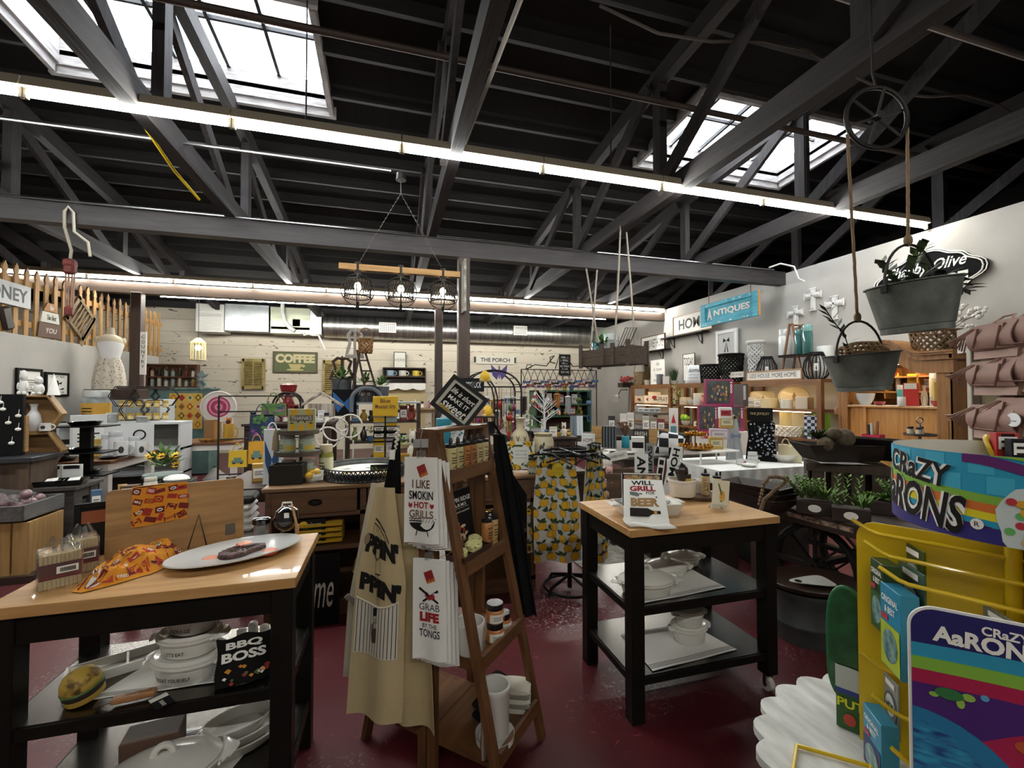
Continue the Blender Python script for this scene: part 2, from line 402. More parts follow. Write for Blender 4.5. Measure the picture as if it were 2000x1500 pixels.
def strip(x,y,z,label,group):
 t=thing('fluorescent_light',label,'ceiling light',(x,y,z),0,group)
 mb=MB(hous);mb.prism([(-.605,-.05,.03),(-.605,.05,.03),(-.605,.035,.1),(-.605,-.035,.1)],(1.21,0,0));mb.obj('housing',t)
 MB(tubem).cyl((-.585,0,-.005),(.585,0,-.005),.019,n=10).obj('tube',t)
 for s in(-1,1):MB(mat('cfc8b6',.5)).box((s*.597,0,.0),(.018,.03,.07)).obj('socket',t)
 return t
proto=None;fart=MB(mat('fbfdf9',.5,emit=TUBE_E*1.35)).cyl((-.585,0,-.005),(.585,0,-.005),.019,n=10).obj('tube');o_=fart;fart=o_.data;bpy.data.objects.remove(o_)
for row,y,z,x1,n,nm in((0,3.65,LZ,6.2,10,'the row nearest the camera'),(1,8.83,3.47,6.2,10,'the row on the far brown beam'),(2,10.2,3.47,5.42,8,'the farthest lowest row'),(3,-1.6,LZ,4.9,7,'the row behind the camera')):
 for i in range(n):
  x=x1-.61-1.22*i;lb='%s fluorescent strip light from the right end in %s'%(ORD[i],nm)
  if proto is None:proto=strip(x,y,z,lb,'fluorescent strips in '+nm)
  else:
   q=dup(proto,(x,y,z),0,lb,'fluorescent strips in '+nm)
   if row in(1,2):[setattr(c,'data',fart)for c in q.children if c.name.startswith('tube')]
MB(mat('54504c',.6,.5)).tube([(-.62,3.65,3.63),(-.62,3.65,5.0)],.006,5).obj('hanging_chain',label='thin chain holding the near light row left of chandelier',cat='chain',group='chains holding the near light row')
for x,w in((2.0,'middle'),(4.35,'right part')):
 MB(mat('54504c',.6,.5)).tube([(x,3.65,3.63),(x,3.65,5.0)],.006,5).obj('hanging_chain',label='thin chain holding the %s of the near light row'%w,cat='chain',group='chains holding the near light row')
DY=12.35
t=thing('air_handler','silver suspended air handler with white louvred intake on back wall','air conditioner',(0,DY,0))
def bx(mb,u0,v0,u1,v1,y,d,b=0):
 p,q=ay(u0,v1,y),ay(u1,v0,y)
 mb.box(((p.x+q.x)/2,d/2,(p.z+q.z)/2),(abs(q.x-p.x),d,q.z-p.z),b);return p,q
mb=MB(mat('d8d5cc',.5));p,q=bx(mb,382,595,438,647,DY,.5)
for i in range(14):mb.box(((p.x+q.x)/2,-.01,p.z+.06+i*(q.z-p.z-.1)/14),(q.x-p.x-.12,.02,.02))
mb.obj('intake_grille',t)
mb=MB(mat('b9bcbb',.3,.9,c2='a2a6a5',nscale=3));bx(mb,439,597,525,645,DY,.5);mb.obj('plenum',t)
mb=MB(mat('a9ab95',.4,.6));bx(mb,528,603,605,650,DY,.5);mb.use(mat('8b8d7a',.5,.5));bx(mb,529,640,605,642,DY-.01,.02);mb.use(mat('a3352e',.6));bx(mb,571,624,586,637,DY-.01,.02);mb.obj('cabinet_body',t)
mb=MB(mat('c9cbca',.3,.9));bx(mb,605,607,628,652,DY,.5);mb.obj('duct_collar',t)
mb=MB(WHITE);P=[ay(*a,DY-.08)-Vector((0,DY,0))for a in((592,647),(594,655),(602,652),(611,655),(622,655),(635,683))];mb.tube(P,.025,8)
P=[ay(*a,DY-.08)-Vector((0,DY,0))for a in((552,590),(552,610),(556,628),(566,640),(575,646))];mb.tube(P,.05,8);mb.obj('drain_pipe',t)
t=thing('air_duct','round spiral galvanised air duct along the back wall','duct',(0,DY+.25,0))
a,b=ay(634,637,DY+.25),ay(1150,655,DY+.25);z=a.z;rr=.31
a.z=b.z=2.98+.0;a.z=b.z=z
mb=MB(mat('b4b2ac',.33,.95,c2='8f8c86',nscale=7,stretch=(3,.2,.2)))
n=46;prof=[]
V=[]
P=[(a.x+(b.x-a.x)*i/n,0,z)for i in range(n+1)]
mb.tube(P,[rr*(1.0 if i%2 else.985)for i in range(n+1)],24);mb.obj('duct_tube',t)
for u,lb in((757,0),(1016,1)):
 c_=ay(u,640 if lb==0 else 646,DY-.08);v_=MB(mat('d6d3ca',.5));w_=.45 if lb==0 else.42
 v_.box((c_.x,-.35,c_.z),(w_,.05,.28),.01);v_.use(mat('6e6a63',.6))
 for i in range(5):
  for j in range(8):v_.box((c_.x-w_*.38+j*w_*.76/7,-.376,c_.z-.09+i*.045),(w_*.07,.006,.022))
 v_.obj('vent_register',t)
t=thing('picket_fence','wooden picket fence standing on top of left grey wall','fence',(LX-.05,0,2.3))
pk=wood('b48a52','8f6a3c',.7,'z',.2)
y=5.6;i=0
while y<11.0:
 mb=MB(pk);hh=.93+random.uniform(-.02,.02)
 w=.036;P=[(.02,y-w,0),(.02,y+w,0),(.02,y+w,hh-.17),(.02,y+w*.75,hh-.15),(.02,y+w*.75,hh-.135),(.02,y+w*1.1,hh-.1),(.02,y+w*.8,hh-.05),(.02,y,hh),(.02,y-w*.8,hh-.05),(.02,y-w*1.1,hh-.1),(.02,y-w*.75,hh-.135),(.02,y-w*.75,hh-.15),(.02,y-w,hh-.17)]
 mb.prism(P,(-.02,0,0));mb.obj('picket',t);y+=.176;i+=1
for z in(.16,.7):MB(pk).box((-.02,8.3,z),(.035,5.5,.08)).obj('rail',t)
# ================================================================ GENERIC BUILDERS (local origin at the base, front faces -Y)
FR=lambda y,z=0:plane_fn((0,y,z),(1,0,0),(0,0,1),.0012)
def face_cam(p):return math.atan2(-p[0],p[1])
def g_box(n,lb,ct,p,rz,w,h,d,col,lab='eeeae2',txt=None,tcol='1a1817',gr=None,rough=.6,band=(.2,.75)):
 t=thing(n,lb,ct,p,rz,gr);mb=MB(mat(col,rough));mb.box((0,0,h/2),(w,d,h),min(w,d,h)*.04);mb.obj('carton',t)
 if lab:
  mb=MB(mat(lab,.6));fn=FR(-d/2);mb.flat(rect(-w*.42,h*band[0],w*.42,h*band[1]),fn);fn2=FR(-d/2-.0008)
  mb.use(mat(tcol,.7))
  zc=h*(band[0]+band[1])/2
  if txt:
   L_=txt.split('|')
   for i,s in enumerate(L_):mb.text(s,fn2,0,zc+(len(L_)/2-.5-i)*h*(band[1]-band[0])/len(L_)*.85,w*.74,h*(band[1]-band[0])/len(L_)*.6,fit=True)
  else:
   for i in range(3):mb.flat(rect(-w*.3,zc+h*(.09-.09*i),w*(.3-.12*(i%2)),zc+h*(.125-.09*i)),fn2)
  mb.obj('printed_label',t)
 return t
def g_jar(n,lb,ct,p,rz,w,h,col,cap='111111',lab='eee8da',gr=None,lab2=None,fill=.78,glass=False,tcol='a0401c'):
 t=thing(n,lb,ct,p,rz,gr);r=w/2;hb=h*fill
 mb=MB(glassmat(col,.35)if glass else mat(col,.3,coat=.4));mb.lathe([(r*.9,0),(r,h*.05),(r,hb*.86),(r*.86,hb),(r*.8,hb)],20);mb.obj('jar_body',t)
 MB(mat(cap,.25,coat=.4)).lathe([(r*.9,hb),(r*.92,hb+.002),(r*.92,h*.98),(r*.88,h)],20).obj('lid',t)
 if lab:
  def fn(x,z,e=.0012):a=-pi/2+x/r;return Vector(((r+e)*math.cos(a),(r+e)*math.sin(a),z))
  mb=MB(mat(lab,.6))
  mb.surf(lambda a,b:fn((a-.5)*r*3.2,hb*(.12+.66*b)),12,1)
  if lab2:mb.use(mat(lab2,.6));mb.surf(lambda a,b:fn(-r*.1+a*r*1.3,hb*(.2+.3*b),.002),8,1)
  mb.use(INK)
  for i in range(3):mb.surf(lambda a,b:fn(-r*1.2+a*r*.9,hb*(.55-.12*i+.04*b),.002),4,1)
  mb.obj('paper_label',t)
 return t
def g_bottle(n,lb,ct,p,rz,w,h,col,cap='121212',gr=None,neck=.74,print_='2a2118',nozzle=True):
 t=thing(n,lb,ct,p,rz,gr);r=w/2;hb=h*neck
 MB(mat(col,.35,coat=.3)).lathe([(r*.92,0),(r,h*.02),(r,hb*.95),(r*.8,hb)],16).obj('bottle_body',t)
 mb=MB(mat(cap,.35));mb.lathe([(r*.96,hb),(r*.98,hb+.004),(r*.98,hb+h*.08),(r*.9,hb+h*.09)]+([(r*.35,hb+h*.1),(r*.3,h*.95),(r*.18,h)]if nozzle else[(r*.88,h)]),16);mb.obj('cap',t)
 if print_:
  def fn(x,z):a=-pi/2+x/r;return Vector(((r+.0012)*math.cos(a),(r+.0012)*math.sin(a),z))
  mb=MB(mat(print_,.7))
  for i in range(3):mb.surf(lambda a,b:fn((-.8+a*1.5)*r*.9,hb*(.62-.09*i+.035*b)),5,1)
  mb.surf(lambda a,b:fn((-.6+a*1.3)*r,hb*(.24+.03*b+.05*math.sin(a*5))),8,1)
  mb.flat(oval(.15*r,hb*.33,.2*r,hb*.05,8),fn);mb.flat(oval(-.4*r,hb*.8,.45*r,hb*.02,8),fn)
  mb.obj('print',t)
 return t
def g_plate(n,lb,ct,p,rz,r,col='dfdcd4',tilt=0,sx=1,gr=None,m=None):
 mb=MB(m or mat(col,.25,coat=.4));mb.T=tr(0,0,r*math.sin(R(tilt)))@rot('X',tilt)
 mb.lathe([(0,0),(r*.6,0),(r*.7,.006),(r,.022),(r,.027),(r*.68,.012),(0,.007)],28,sx=sx);return mb.obj(n,None,lb,ct,gr,None,p,rz)
def g_bowl(n,lb,ct,p,rz,r,h,col='dfdcd4',gr=None,m=None):
 mb=MB(m or mat(col,.25,coat=.4));mb.lathe([(r*.45,0),(r*.5,h*.04),(r*.85,h*.5),(r,h),(r*.95,h),(r*.8,h*.5),(r*.4,h*.1),(0,h*.09)],20);return mb.obj(n,None,lb,ct,gr,None,p,rz)
def g_mug(n,lb,ct,p,rz,w,h,col='e4e1d9',gr=None,dec=None):
 t=thing(n,lb,ct,p,rz,gr);r=w/2
 MB(mat(col,.3,coat=.3)).lathe([(r*.85,0),(r,h*.06),(r,h),(r*.9,h),(r*.88,h*.1),(0,h*.08)],16).obj('cup',t)
 MB(mat(col,.3)).tube([(r*math.cos(a)*.62+r*1.05,0,h*.5+h*.32*math.sin(a))for a in[pi*.5-pi*i/7 for i in range(8)]],r*.13,5).obj('handle',t)
 if dec:MB(mat(dec,.6)).flat(oval(0,h*.5,r*.4,h*.22,10),lambda x,z:Vector((r*1.02*math.cos(-pi/2+x/r),r*1.02*math.sin(-pi/2+x/r),z))).obj('print',t)
 return t
def g_frame(n,lb,ct,p,rz,w,h,frame='141311',panel='eeeae2',lines=(),tilt=0,fw=.02,d=.02,tcol='1a1817',gr=None,roll=0,extra=None,bold=0,shear=0,z0=0):
 """framed or plain sign, standing on its lower edge (or hung, z0 = 0 at the lower edge)"""
 t=thing(n,lb,ct,p,rz,gr);T=rot('X',-tilt)@rot('Y',roll)if not roll else tr(0,0,0)@rot('X',-tilt)@tr(0,0,max(w,h)*.7)@rot('Y',roll)@tr(0,0,-h/2)
 if frame:
  mb=MB(mat(frame,.5)if isinstance(frame,str)else frame).at(T)
  for s in(-1,1):mb.box((s*(w-fw)/2,0,h/2),(fw,d,h),.002);mb.box((0,0,h/2+s*(h-fw)/2),(w-2*fw,d,fw),.002)
  mb.obj('frame',t)
 mb=MB(mat(panel,.7)if isinstance(panel,str)else panel).at(T);mb.box((0,d*.12,h/2),(w-(1.6*fw if frame else 0),d*.6,h-(1.6*fw if frame else 0)))
 mb.obj('panel',t)
 if lines or extra:
  mb=MB(mat(tcol,.7)).at(T);fn=FR(-d*.19);n_=max(1,len(lines));hi=h-2*fw
  for i,s in enumerate(lines):
   if not s:continue
   mb.text(s,fn,0,h/2+hi*((n_/2-.5-i)/n_)*.9,(w-2*fw)*.88,hi/n_*.58,bold,shear,fit=True)
  if extra:extra(mb,fn,w,h)
  mb.obj('lettering' if lines else 'picture',t)
 return t
def leaf_pts(w,l):return[(0,0),(w*.5,l*.3),(w*.45,l*.6),(0,l),(-w*.45,l*.6),(-w*.5,l*.3)]
def add_leaf(mb,base,d,l,w,curl=.3):
 d=Vector(d).normalized();s=d.cross(Vector((0,0,1)))
 s=Vector((1,0,0))if s.length<.05 else s.normalized();n=s.cross(d);b=Vector(base)
 C=[b,b+d*l*.5+n*l*curl*.25,b+d*l]
 V=[C[0],C[1]+s*w/2-n*l*.04,C[2],C[1]-s*w/2-n*l*.04,C[1]]
 mb.add(V,[(0,1,4),(1,2,4),(2,3,4),(3,0,4)])
def foliage(mb,c,r,n,l,w,up=.4,zs=1):
 for _ in range(n):
  a=random.uniform(0,2*pi);t=math.acos(random.uniform(-.3,1));d=Vector((math.sin(t)*math.cos(a),math.sin(t)*math.sin(a),math.cos(t)*zs+up))
  add_leaf(mb,Vector(c)+d*r*random.uniform(.1,.9),d,l*random.uniform(.7,1.2),w)
def g_plant(n,lb,ct,p,rz,w,h,pot='ddd8cc',potm=None,leafm=None,ph=.35,flowers=None,gr=None,nl=60,grass=False):
 t=thing(n,lb,ct,p,rz,gr);r=w*.36;hp=h*ph
 MB(potm or mat(pot,.5)).lathe([(r*.75,0),(r,hp),(r*.92,hp),(r*.9,hp*.85),(0,hp*.85)],16).obj('pot',t)
 mb=MB(leafm or GREEN)
 if grass:
  for _ in range(nl):
   a=random.uniform(0,2*pi);q=random.uniform(0,1);b=Vector((r*.5*q*math.cos(a),r*.5*q*math.sin(a),hp*.85));o=Vector((math.cos(a)*w*.5*q,math.sin(a)*w*.5*q,(h-hp)*random.uniform(.7,1.05)))
   mb.add([b+Vector((-.003,0,0)),b+Vector((.003,0,0)),b+o*.6+Vector((.003,0,h*.08)),b+o,b+o*.6+Vector((-.003,0,h*.08))],[(0,1,2,3,4)])
 else:foliage(mb,(0,0,hp+(h-hp)*.3),min(w*.42,(h-hp)*.5),nl,w*.22,w*.1)
 mb.obj('leaves',t)
 if flowers:
  mb=MB(mat(flowers,.6))
  for _ in range(9):
   a=random.uniform(0,2*pi);q=random.uniform(.1,.45)*w;mb.ball((q*math.cos(a),q*math.sin(a),h*random.uniform(.8,1)),(w*.09,w*.09,w*.05),6,4)
  mb.obj('blossoms',t)
 return t
def g_basket(n,lb,ct,p,rz,w,h,col='9a7650',d=None,m=None,gr=None,handle=False,rows=7,cols=22):
 t=thing(n,lb,ct,p,rz,gr);r=w/2;sy=(d or w)/w;m=m or mat(col,.8,bump=.4,bscale=150)
 mb=MB(m);n_=max(10,min(24,int(w/.022)));tw=max(2,h/w*n_*.32)
 def bp_(a,j,o):q=r*(.85+.15*j/6)+o;return(q*math.cos(a),q*sy*math.sin(a),h*j/6)
 for k in range(n_):
  for sg in(-1,1):mb.tube([bp_(2*pi*k/n_+sg*tw*2*pi/n_*j/6,j,.004*sg*(-1)**j)for j in range(7)],max(.0035,w/n_*.5),4)
 mb.lathe([(0,.004),(r*.84,.004)],cols,sy=sy,caps=False)
 mb.tube([(r*1.0*math.cos(2*pi*i/24),r*sy*math.sin(2*pi*i/24),h)for i in range(24)],h*.045,6,True);mb.obj('woven_body',t)
 if handle:MB(m).tube([(r*math.cos(a),0,h+h*.8*math.sin(a))for a in[pi*i/12 for i in range(13)]],h*.04,6).obj('handle',t)
 return t
def g_fig(n,lb,ct,p,rz,w,h,col,col2=None,gr=None,ears=True):
 """little stuffed or ceramic animal: body, head, ears, arms"""
 t=thing(n,lb,ct,p,rz,gr);mb=MB(mat(col,.8,bump=.3,bscale=120));mb.ball((0,0,h*.3),(w*.4,w*.34,h*.31),12,8)
 for s in(-1,1):mb.ball((s*w*.34,-w*.12,h*.34),(w*.12,w*.13,h*.15),8,6);mb.ball((s*w*.2,-w*.25,h*.08),(w*.15,w*.2,h*.08),8,6)
 mb.ball((0,-w*.03,h*.72),(w*.3,w*.28,h*.24),12,8)
 if ears:
  for s in(-1,1):mb.ball((s*w*.2,0,h*.92),(w*.1,w*.06,h*.09),8,6)
 mb.obj('body',t);mb=MB(mat(col2 or '2a2220',.6));mb.ball((0,-w*.3,h*.68),(w*.12,w*.07,h*.07),8,6)
 for s in(-1,1):mb.ball((s*w*.1,-w*.28,h*.78),w*.03,6,4)
 mb.obj('face',t);return t
def g_cyl(n,lb,ct,p,rz,w,h,col,col2=None,gr=None,rough=.4,metal=0):
 mb=MB(mat(col,rough,metal));r=w/2;mb.lathe([(r*.97,0),(r,h*.02),(r,h*.98),(r*.96,h)],18)
 if col2:mb.use(mat(col2,.6));mb.lathe([(r+.0015,h*.25),(r+.0015,h*.75)],18,caps=False)
 return mb.obj(n,None,lb,ct,gr,None,p,rz)
def g_vase(n,lb,ct,p,rz,w,h,col,gr=None,m=None):
 mb=MB(m or mat(col,.35,coat=.3));r=w/2
 mb.lathe([(r*.55,0),(r*.7,h*.05),(r,h*.35),(r*.8,h*.6),(r*.4,h*.78),(r*.42,h*.9),(r*.6,h),(r*.5,h),(r*.35,h*.88),(r*.3,h*.7)],18);return mb.obj(n,None,lb,ct,gr,None,p,rz)
def g_bag(n,lb,ct,p,rz,w,h,col,motif=None,mcol='3a5a6a',gr=None,strap=True,d=.05):
 t=thing(n,lb,ct,p,rz,gr);mb=MB(mat(col,.85,bump=.2,bscale=200))
 mb.prism([(-w/2,-d/2,0),(w/2,-d/2,0),(w*.47,-d/2,h),(-w*.47,-d/2,h)],(0,d,0));mb.obj('bag_body',t)
 if strap:MB(mat(col,.85)).tube([(w*.25*math.cos(a),-d/2-.003,h-.01+w*.5*math.sin(a))for a in[pi*i/10 for i in range(11)]],.006,5).obj('handle',t)
 if motif:
  mb=MB(mat(mcol,.8));motif(mb,FR(-d/2),w,h);mb.obj('print',t)
 return t
def lemon(mb,fn,x,y,s,a=0,ol=True):
 def P(pts):ca,sa=math.cos(a),math.sin(a);return[(x+px*ca-py*sa,y+px*sa+py*ca)for px,py in pts]
 O=[(s*.5*math.cos(t)*(1+.18*abs(math.sin(t))**6),s*.62*math.sin(t)*(1+.16*abs(math.sin(t))**10))for t in[2*pi*i/14 for i in range(14)]]
 e=getattr(fn,'up',lambda q,k:q)
 if ol:mb.use(mat('3d3318',.8));mb.flat([(px*1.08,py*1.08)for px,py in[]]or P([(px*1.1,py*1.08)for px,py in O]),fn)
 mb.use(mat('e2ae1e',.75));mb.add([fn(px,py)for px,py in P(O)],[tuple(range(14))])if not ol else mb.add([e(fn(px,py),.0008)for px,py in P(O)],[tuple(range(14))])
def leafd(mb,fn,x,y,l,a,col='46562a'):
 mb.use(mat(col,.8));ca,sa=math.cos(a),math.sin(a)
 mb.flat([(x+px*ca-py*sa,y+px*sa+py*ca)for px,py in leaf_pts(l*.42,l)],fn)
def up_fn(fn,nrm):
 n=Vector(nrm).normalized()
 def f(x,y):return fn(x,y)
 f.up=lambda q,k:q+n*k
 return f
def casserole(label,p,rz,rx,ry,h,lid=True,txt=None,n='casserole_dish',gr=None,knob=True,handles=True,lidtop=.35):
 t=thing(n,label,'baking dish',p,rz,gr);sy=ry/rx
 MB(PORC).lathe([(rx*.8,0),(rx*.84,.004),(rx*.93,h*.8),(rx*1.0,h*.85),(rx*1.02,h*.95),(rx*.97,h),(rx*.9,h*.9),(rx*.78,h*.15),(0,h*.1)],56,sy=sy,flute=.008,nf=40).obj('dish',t)
 if handles:
  for s in(-1,1):MB(PORC).surf(lambda a,b:Vector((s*(rx*.99+(.3*rx*b)*math.sin(pi*min(1,max(0,a)))),ry*.55*(a-.5)*2*(1-.25*b),h*.9+.008*math.sin(b*3))),8,3,.008).obj('handle',t)
 if lid:
  MB(PORC).lathe([(rx*.99,h+.001),(rx*1.0,h+.008),(rx*.9,h+.016),(rx*.6,h+h*lidtop*.75),(rx*.25,h+h*lidtop*.95),(0,h+h*lidtop)],36,sy=sy,caps=False).obj('lid',t)
  if knob:MB(PORC).tube([(rx*.16*math.cos(a),0,h+h*lidtop*.9+.03*math.sin(a))for a in[pi*i/8 for i in range(9)]],.011,8).obj('lid_handle',t)
 if txt:
  def fn(x,z):
   a=-pi/2+x/rx;q=rx*.9+.007;return Vector((q*math.cos(a),q*sy*math.sin(a)-.004,z))
  MB(INK).text(txt,fn,0,h*.45,min(rx*1.0,.15),.012,.01,fit=True).obj('lettering',t)
 return t
def put(fnc,n,lb,ct,u,vt,Y,z,w,*a,rz=None,kw=None,hmul=1,**k):
 """stand a thing on a surface of height z at depth Y; w and the top are read off the frame"""
 p=ay(u,900,Y);p.z=z;d=dep(p);top=ay(u,vt,Y).z
 return fnc(n,lb,ct,p,face_cam(p)if rz is None else rz,w*d/F,max(.01,(top-z)*hmul),*a,**k)
 # ================================================================ FOREGROUND: kitchen carts
blkpaint=mat('14120f',.45,bump=.1,bscale=60)
def cart(lb,x0,x1,y0,y1,caster=False):
 t=thing('kitchen_cart',lb,'kitchen cart',((x0+x1)/2,(y0+y1)/2,0));w,d=x1-x0,y1-y0
 mb=MB(wood('c49a64','aa7d49',.4,'x',.08,.2));mb.box((0,0,.8825),(w,d,.035),.002);mb.obj('tabletop',t)
 L=.068;c0=.09 if caster else 0
 for sx in(-1,1):
  for sy in(-1,1):
   z0=c0 if sx>0 else 0
   MB(blkpaint).box((sx*(w/2-.012-L/2),sy*(d/2-.012-L/2),(z0+.865)/2),(L,L,.865-z0),.003).obj('leg',t)
   if caster and sx>0:
    cm=MB(mat('d8d4c8',.5));x,y=sx*(w/2-.012-L/2),sy*(d/2-.012-L/2)
    cm.cyl((x-.014,y,.035),(x+.014,y,.035),.034,n=18);cm.use(STEEL);cm.cyl((x-.02,y,.035),(x+.02,y,.035),.012);cm.box((x-.02,y,.055),(.004,.02,.06));cm.box((x+.02,y,.055),(.004,.02,.06));cm.box((x,y,.087),(.045,.045,.006));cm.obj('caster',t)
 mb=MB(blkpaint)
 for sy in(-1,1):mb.box((0,sy*(d/2-.03),.822),(w-.16,.02,.085))
 for sx in(-1,1):mb.box((sx*(w/2-.03),0,.822),(.02,d-.16,.085))
 mb.obj('apron_rail',t)
 for z in(.53,.21):
  mb=MB(blkpaint)
  for sy in(-1,1):mb.box((0,sy*(d/2-.035),z-.022),(w-.16,.03,.035))
  for sx in(-1,1):mb.box((sx*(w/2-.035),0,z-.022),(.03,d-.16,.035))
  mb.obj('shelf_rail',t)
  MB(mat('77736e',.26,1,c2='615d59',nscale=30,stretch=(1,12,1))).box((0,0,z-.003),(w-.06,d-.06,.006)).obj('shelf',t)
 return t
cart('black kitchen cart with oak top holding steak platter and cutting board',-1.145,-.298,1.66,2.168)
cart('black kitchen cart with oak top holding grill towel and fluted crock',1.08,1.946,1.805,2.37,True)
TZ=.9005
# --- cutting board on the left cart
a,b=az(203,1100,TZ),az(476,1052,TZ);ex=(b-a);Lb=ex.length;ang=math.atan2(ex.y,ex.x)
t=thing('cutting_board','large wooden cutting board standing upright on the cart behind steak platter','cutting board',a,ang)
T0=rot('X',-6);hB=.262;rr=.02;P=[]
for cx,cz,a0 in((rr,rr,pi),(Lb-rr,rr,1.5*pi),(Lb-rr,hB-rr,0),(rr,hB-rr,.5*pi)):
 P+=[(cx+rr*math.cos(a0+pi/2*i/5),0,cz+rr*math.sin(a0+pi/2*i/5))for i in range(6)]
mb=MB(wood('b58a58','8e673d',.45,'x',.1)).at(T0);mb.prism(P,(0,.02,0));mb.obj('board',t)
MB(mat('5c5650',.5)).at(T0).box((Lb-.05,-.001,.05),(.035,.003,.045),.001).obj('brand_plate',t)
MB(IRON).at(T0).tube([(Lb*.56,-.03,.002),(Lb*.64,-.012,.13),(Lb*.70,-.03,.002)],.003,6).obj('wire_stand',None,'thin black wire plate stand leaning in front of the cutting board','plate stand',None,None,a,ang)
# --- orange bandanas with printed patches
ORN=mat('d58a1c',.85,bump=.15,bscale=250);MAR=mat('6e1a18',.85);ORE=mat('a8301c',.85)
def patches(mb,fn,w,h,n,seed,sc=1):
 rnd=random.Random(seed);nx=max(2,int(w/.036/sc));ny=max(2,int(h/.033/sc))
 for i in range(nx):
  for j in range(ny):
   x=-w/2+w*(i+.5)/nx+rnd.uniform(-.006,.006);y=-h/2+h*(j+.5)/ny+rnd.uniform(-.005,.005)
   pw,ph=rnd.uniform(.028,.044)*sc,rnd.uniform(.016,.03)*sc;g=R(rnd.choice((0,8,-12,70,-20,25)))
   ca,sa=math.cos(g),math.sin(g)
   def f2(px,py,k=0,x=x,y=y,ca=ca,sa=sa):return fn(x+px*ca-py*sa,y+px*sa+py*ca,k)
   mb.use(rnd.choice((MAR,MAR,ORE)));mb.flat([(px,py)for px,py in rect(-pw/2,-ph/2,pw/2,ph/2)],lambda px,py:f2(px,py,.0006))
   mb.use(rnd.choice((ORN,RED,PAPER)))
   if rnd.random()<.6:mb.text(rnd.choice(('BBQ','FIRED','HOT','BEEF')),lambda px,py:f2(px,py,.0012),0,0,pw*.75,ph*.45,.02)
   else:mb.flat(oval(0,0,pw*.33,ph*.28,8),lambda px,py:f2(px,py,.0012));mb.use(INK);mb.flat(rect(-pw*.2,-ph*.1,pw*.2,ph*.08),lambda px,py:f2(px,py,.0018))
bw,bh=.172,.148;bx0=Lb*.36
T1=tr(*a)@rot('Z',math.degrees(ang))@T0
def bfn(x,y,k=0):
 return T1@Vector((bx0+x,-.004-k-.003*math.sin(x*70)*(1 if y<0 else.3),hB+.004-bh/2+y+.004*math.sin(x*25)))
mb=MB(ORN);mb.surf(lambda i,j:bfn((i-.5)*bw,(j-.5)*bh),16,10)
mb.surf(lambda i,j:T1@Vector((bx0+(i-.5)*bw,-.004+.03*j,hB+.004+.004*math.sin(i*3.6))),10,2);mb.surf(lambda i,j:T1@Vector((bx0+(i-.5)*bw,.026,hB+.004-.06*j)),10,2)
patches(mb,bfn,bw,bh,9,3,.9);mb.obj('bandana',None,'orange and maroon printed bandana draped over top of the cutting board','bandana')
pc=az(262,1112,TZ);e1=(az(368,1080,TZ)-az(150,1164,TZ));L1=e1 .length;e1 .normalize();e2=Vector((-e1 .y,e1 .x,0))
def heap(a_,b_):
 u=a_*2-1;w=.02+.085*(1-abs(u)**1.7)*(1 if u>-.2 else.9)
 zz=.055*max(0,1-(u-.1)**2*1.1)*math.exp(-((b_-.5)*2.6)**2)*(1+.25*math.sin(9*u+3*b_))+.009*math.sin(13*u+9*b_)*(.4+b_)+.008*abs(math.sin(21*b_+6*u))+.012
 return pc+e1*(u*L1*.5)+e2*((b_-.5)*2*w+.018*u)+Vector((0,0,max(.003,zz*min(1,6*min(b_,1-b_,(u+1)/2+.02,(1-u)/2+.02)))))
mb=MB(ORN);mb.surf(heap,34,18)
def hfn(x,y,k=0):return heap(min(.98,max(.02,x/L1+.5)),min(.95,max(.05,y/.17+.5)))+Vector((0,0,k+.001))
patches(mb,hfn,L1*.92,.165,20,5,.85);mb.use(PAPER);mb.flat(oval(-L1*.38,-.012,.022,.014,14),lambda x,y:hfn(x,y,.003));mb.obj('bandana',None,'crumpled orange and maroon bandana lying on the cart beside steak platter','bandana')
# --- skewer packs
def pack(lb,p,rz,w,d,h):
 t=thing('skewer_pack',lb,'bundle of sticks',p,rz,'packs of wooden barbecue sticks');mb=MB(wood('d9c298','bfa678',.7,'z'))
 nx,ny=int(w/.009),int(d/.009)
 for i in range(nx):
  for j in range(ny):
   if 0<i<nx-1 and 0<j<ny-1:continue
   mb.box((-w/2+w*(i+.5)/nx,-d/2+d*(j+.5)/ny,h/2-random.uniform(0,.004)),(.0085,.0085,h-.006*random.random()))
 mb.box((0,0,h*.49),(w*.9,d*.9,h*.96));mb.obj('sticks',t)
 mb=MB(mat('5b1518',.5));mb.box((0,0,h*.5),(w+.003,d+.003,h*.44));mb.use(PAPER);fn=FR(-d/2-.003);mb.flat(rect(-w*.1,h*.42,w*.42,h*.62),fn)
 mb.use(INK);f2=FR(-d/2-.0045)
 for i in range(12):mb.flat(rect(-w*.02+i*w*.032,h*.46,w*.0+i*w*.032,h*.58),f2)
 mb.use(mat('8c2a24',.6));mb.flat(rect(-w*.5,h*.33,w*.5,h*.36),f2);mb.use(PAPER);mb.text('BBQ',lambda x,z:Vector((-w/2-.003,-x,z)),0,h*.58,d*.4,h*.08,.02);mb.obj('paper_band',t)
 mb=MB(CLEAR);mb.box((0,0,h*.52),(w+.008,d+.008,h*1.03),.004)
 mb.surf(lambda a_,b_:Vector(((a_-.5)*w*(1-.5*b_),(b_-.5)*.02+.01*math.sin(a_*15),h*1.03+.035*b_+.008*math.sin(a_*9))),10,3);mb.obj('plastic_bag',t)
pack('clear pack of wooden sticks with maroon band nearest the cart corner',az(116,1140,TZ),R(33),.098,.085,.112)
pack('clear pack of wooden sticks with maroon band behind the nearer pack',az(160,1113,TZ),R(33),.075,.08,.118)
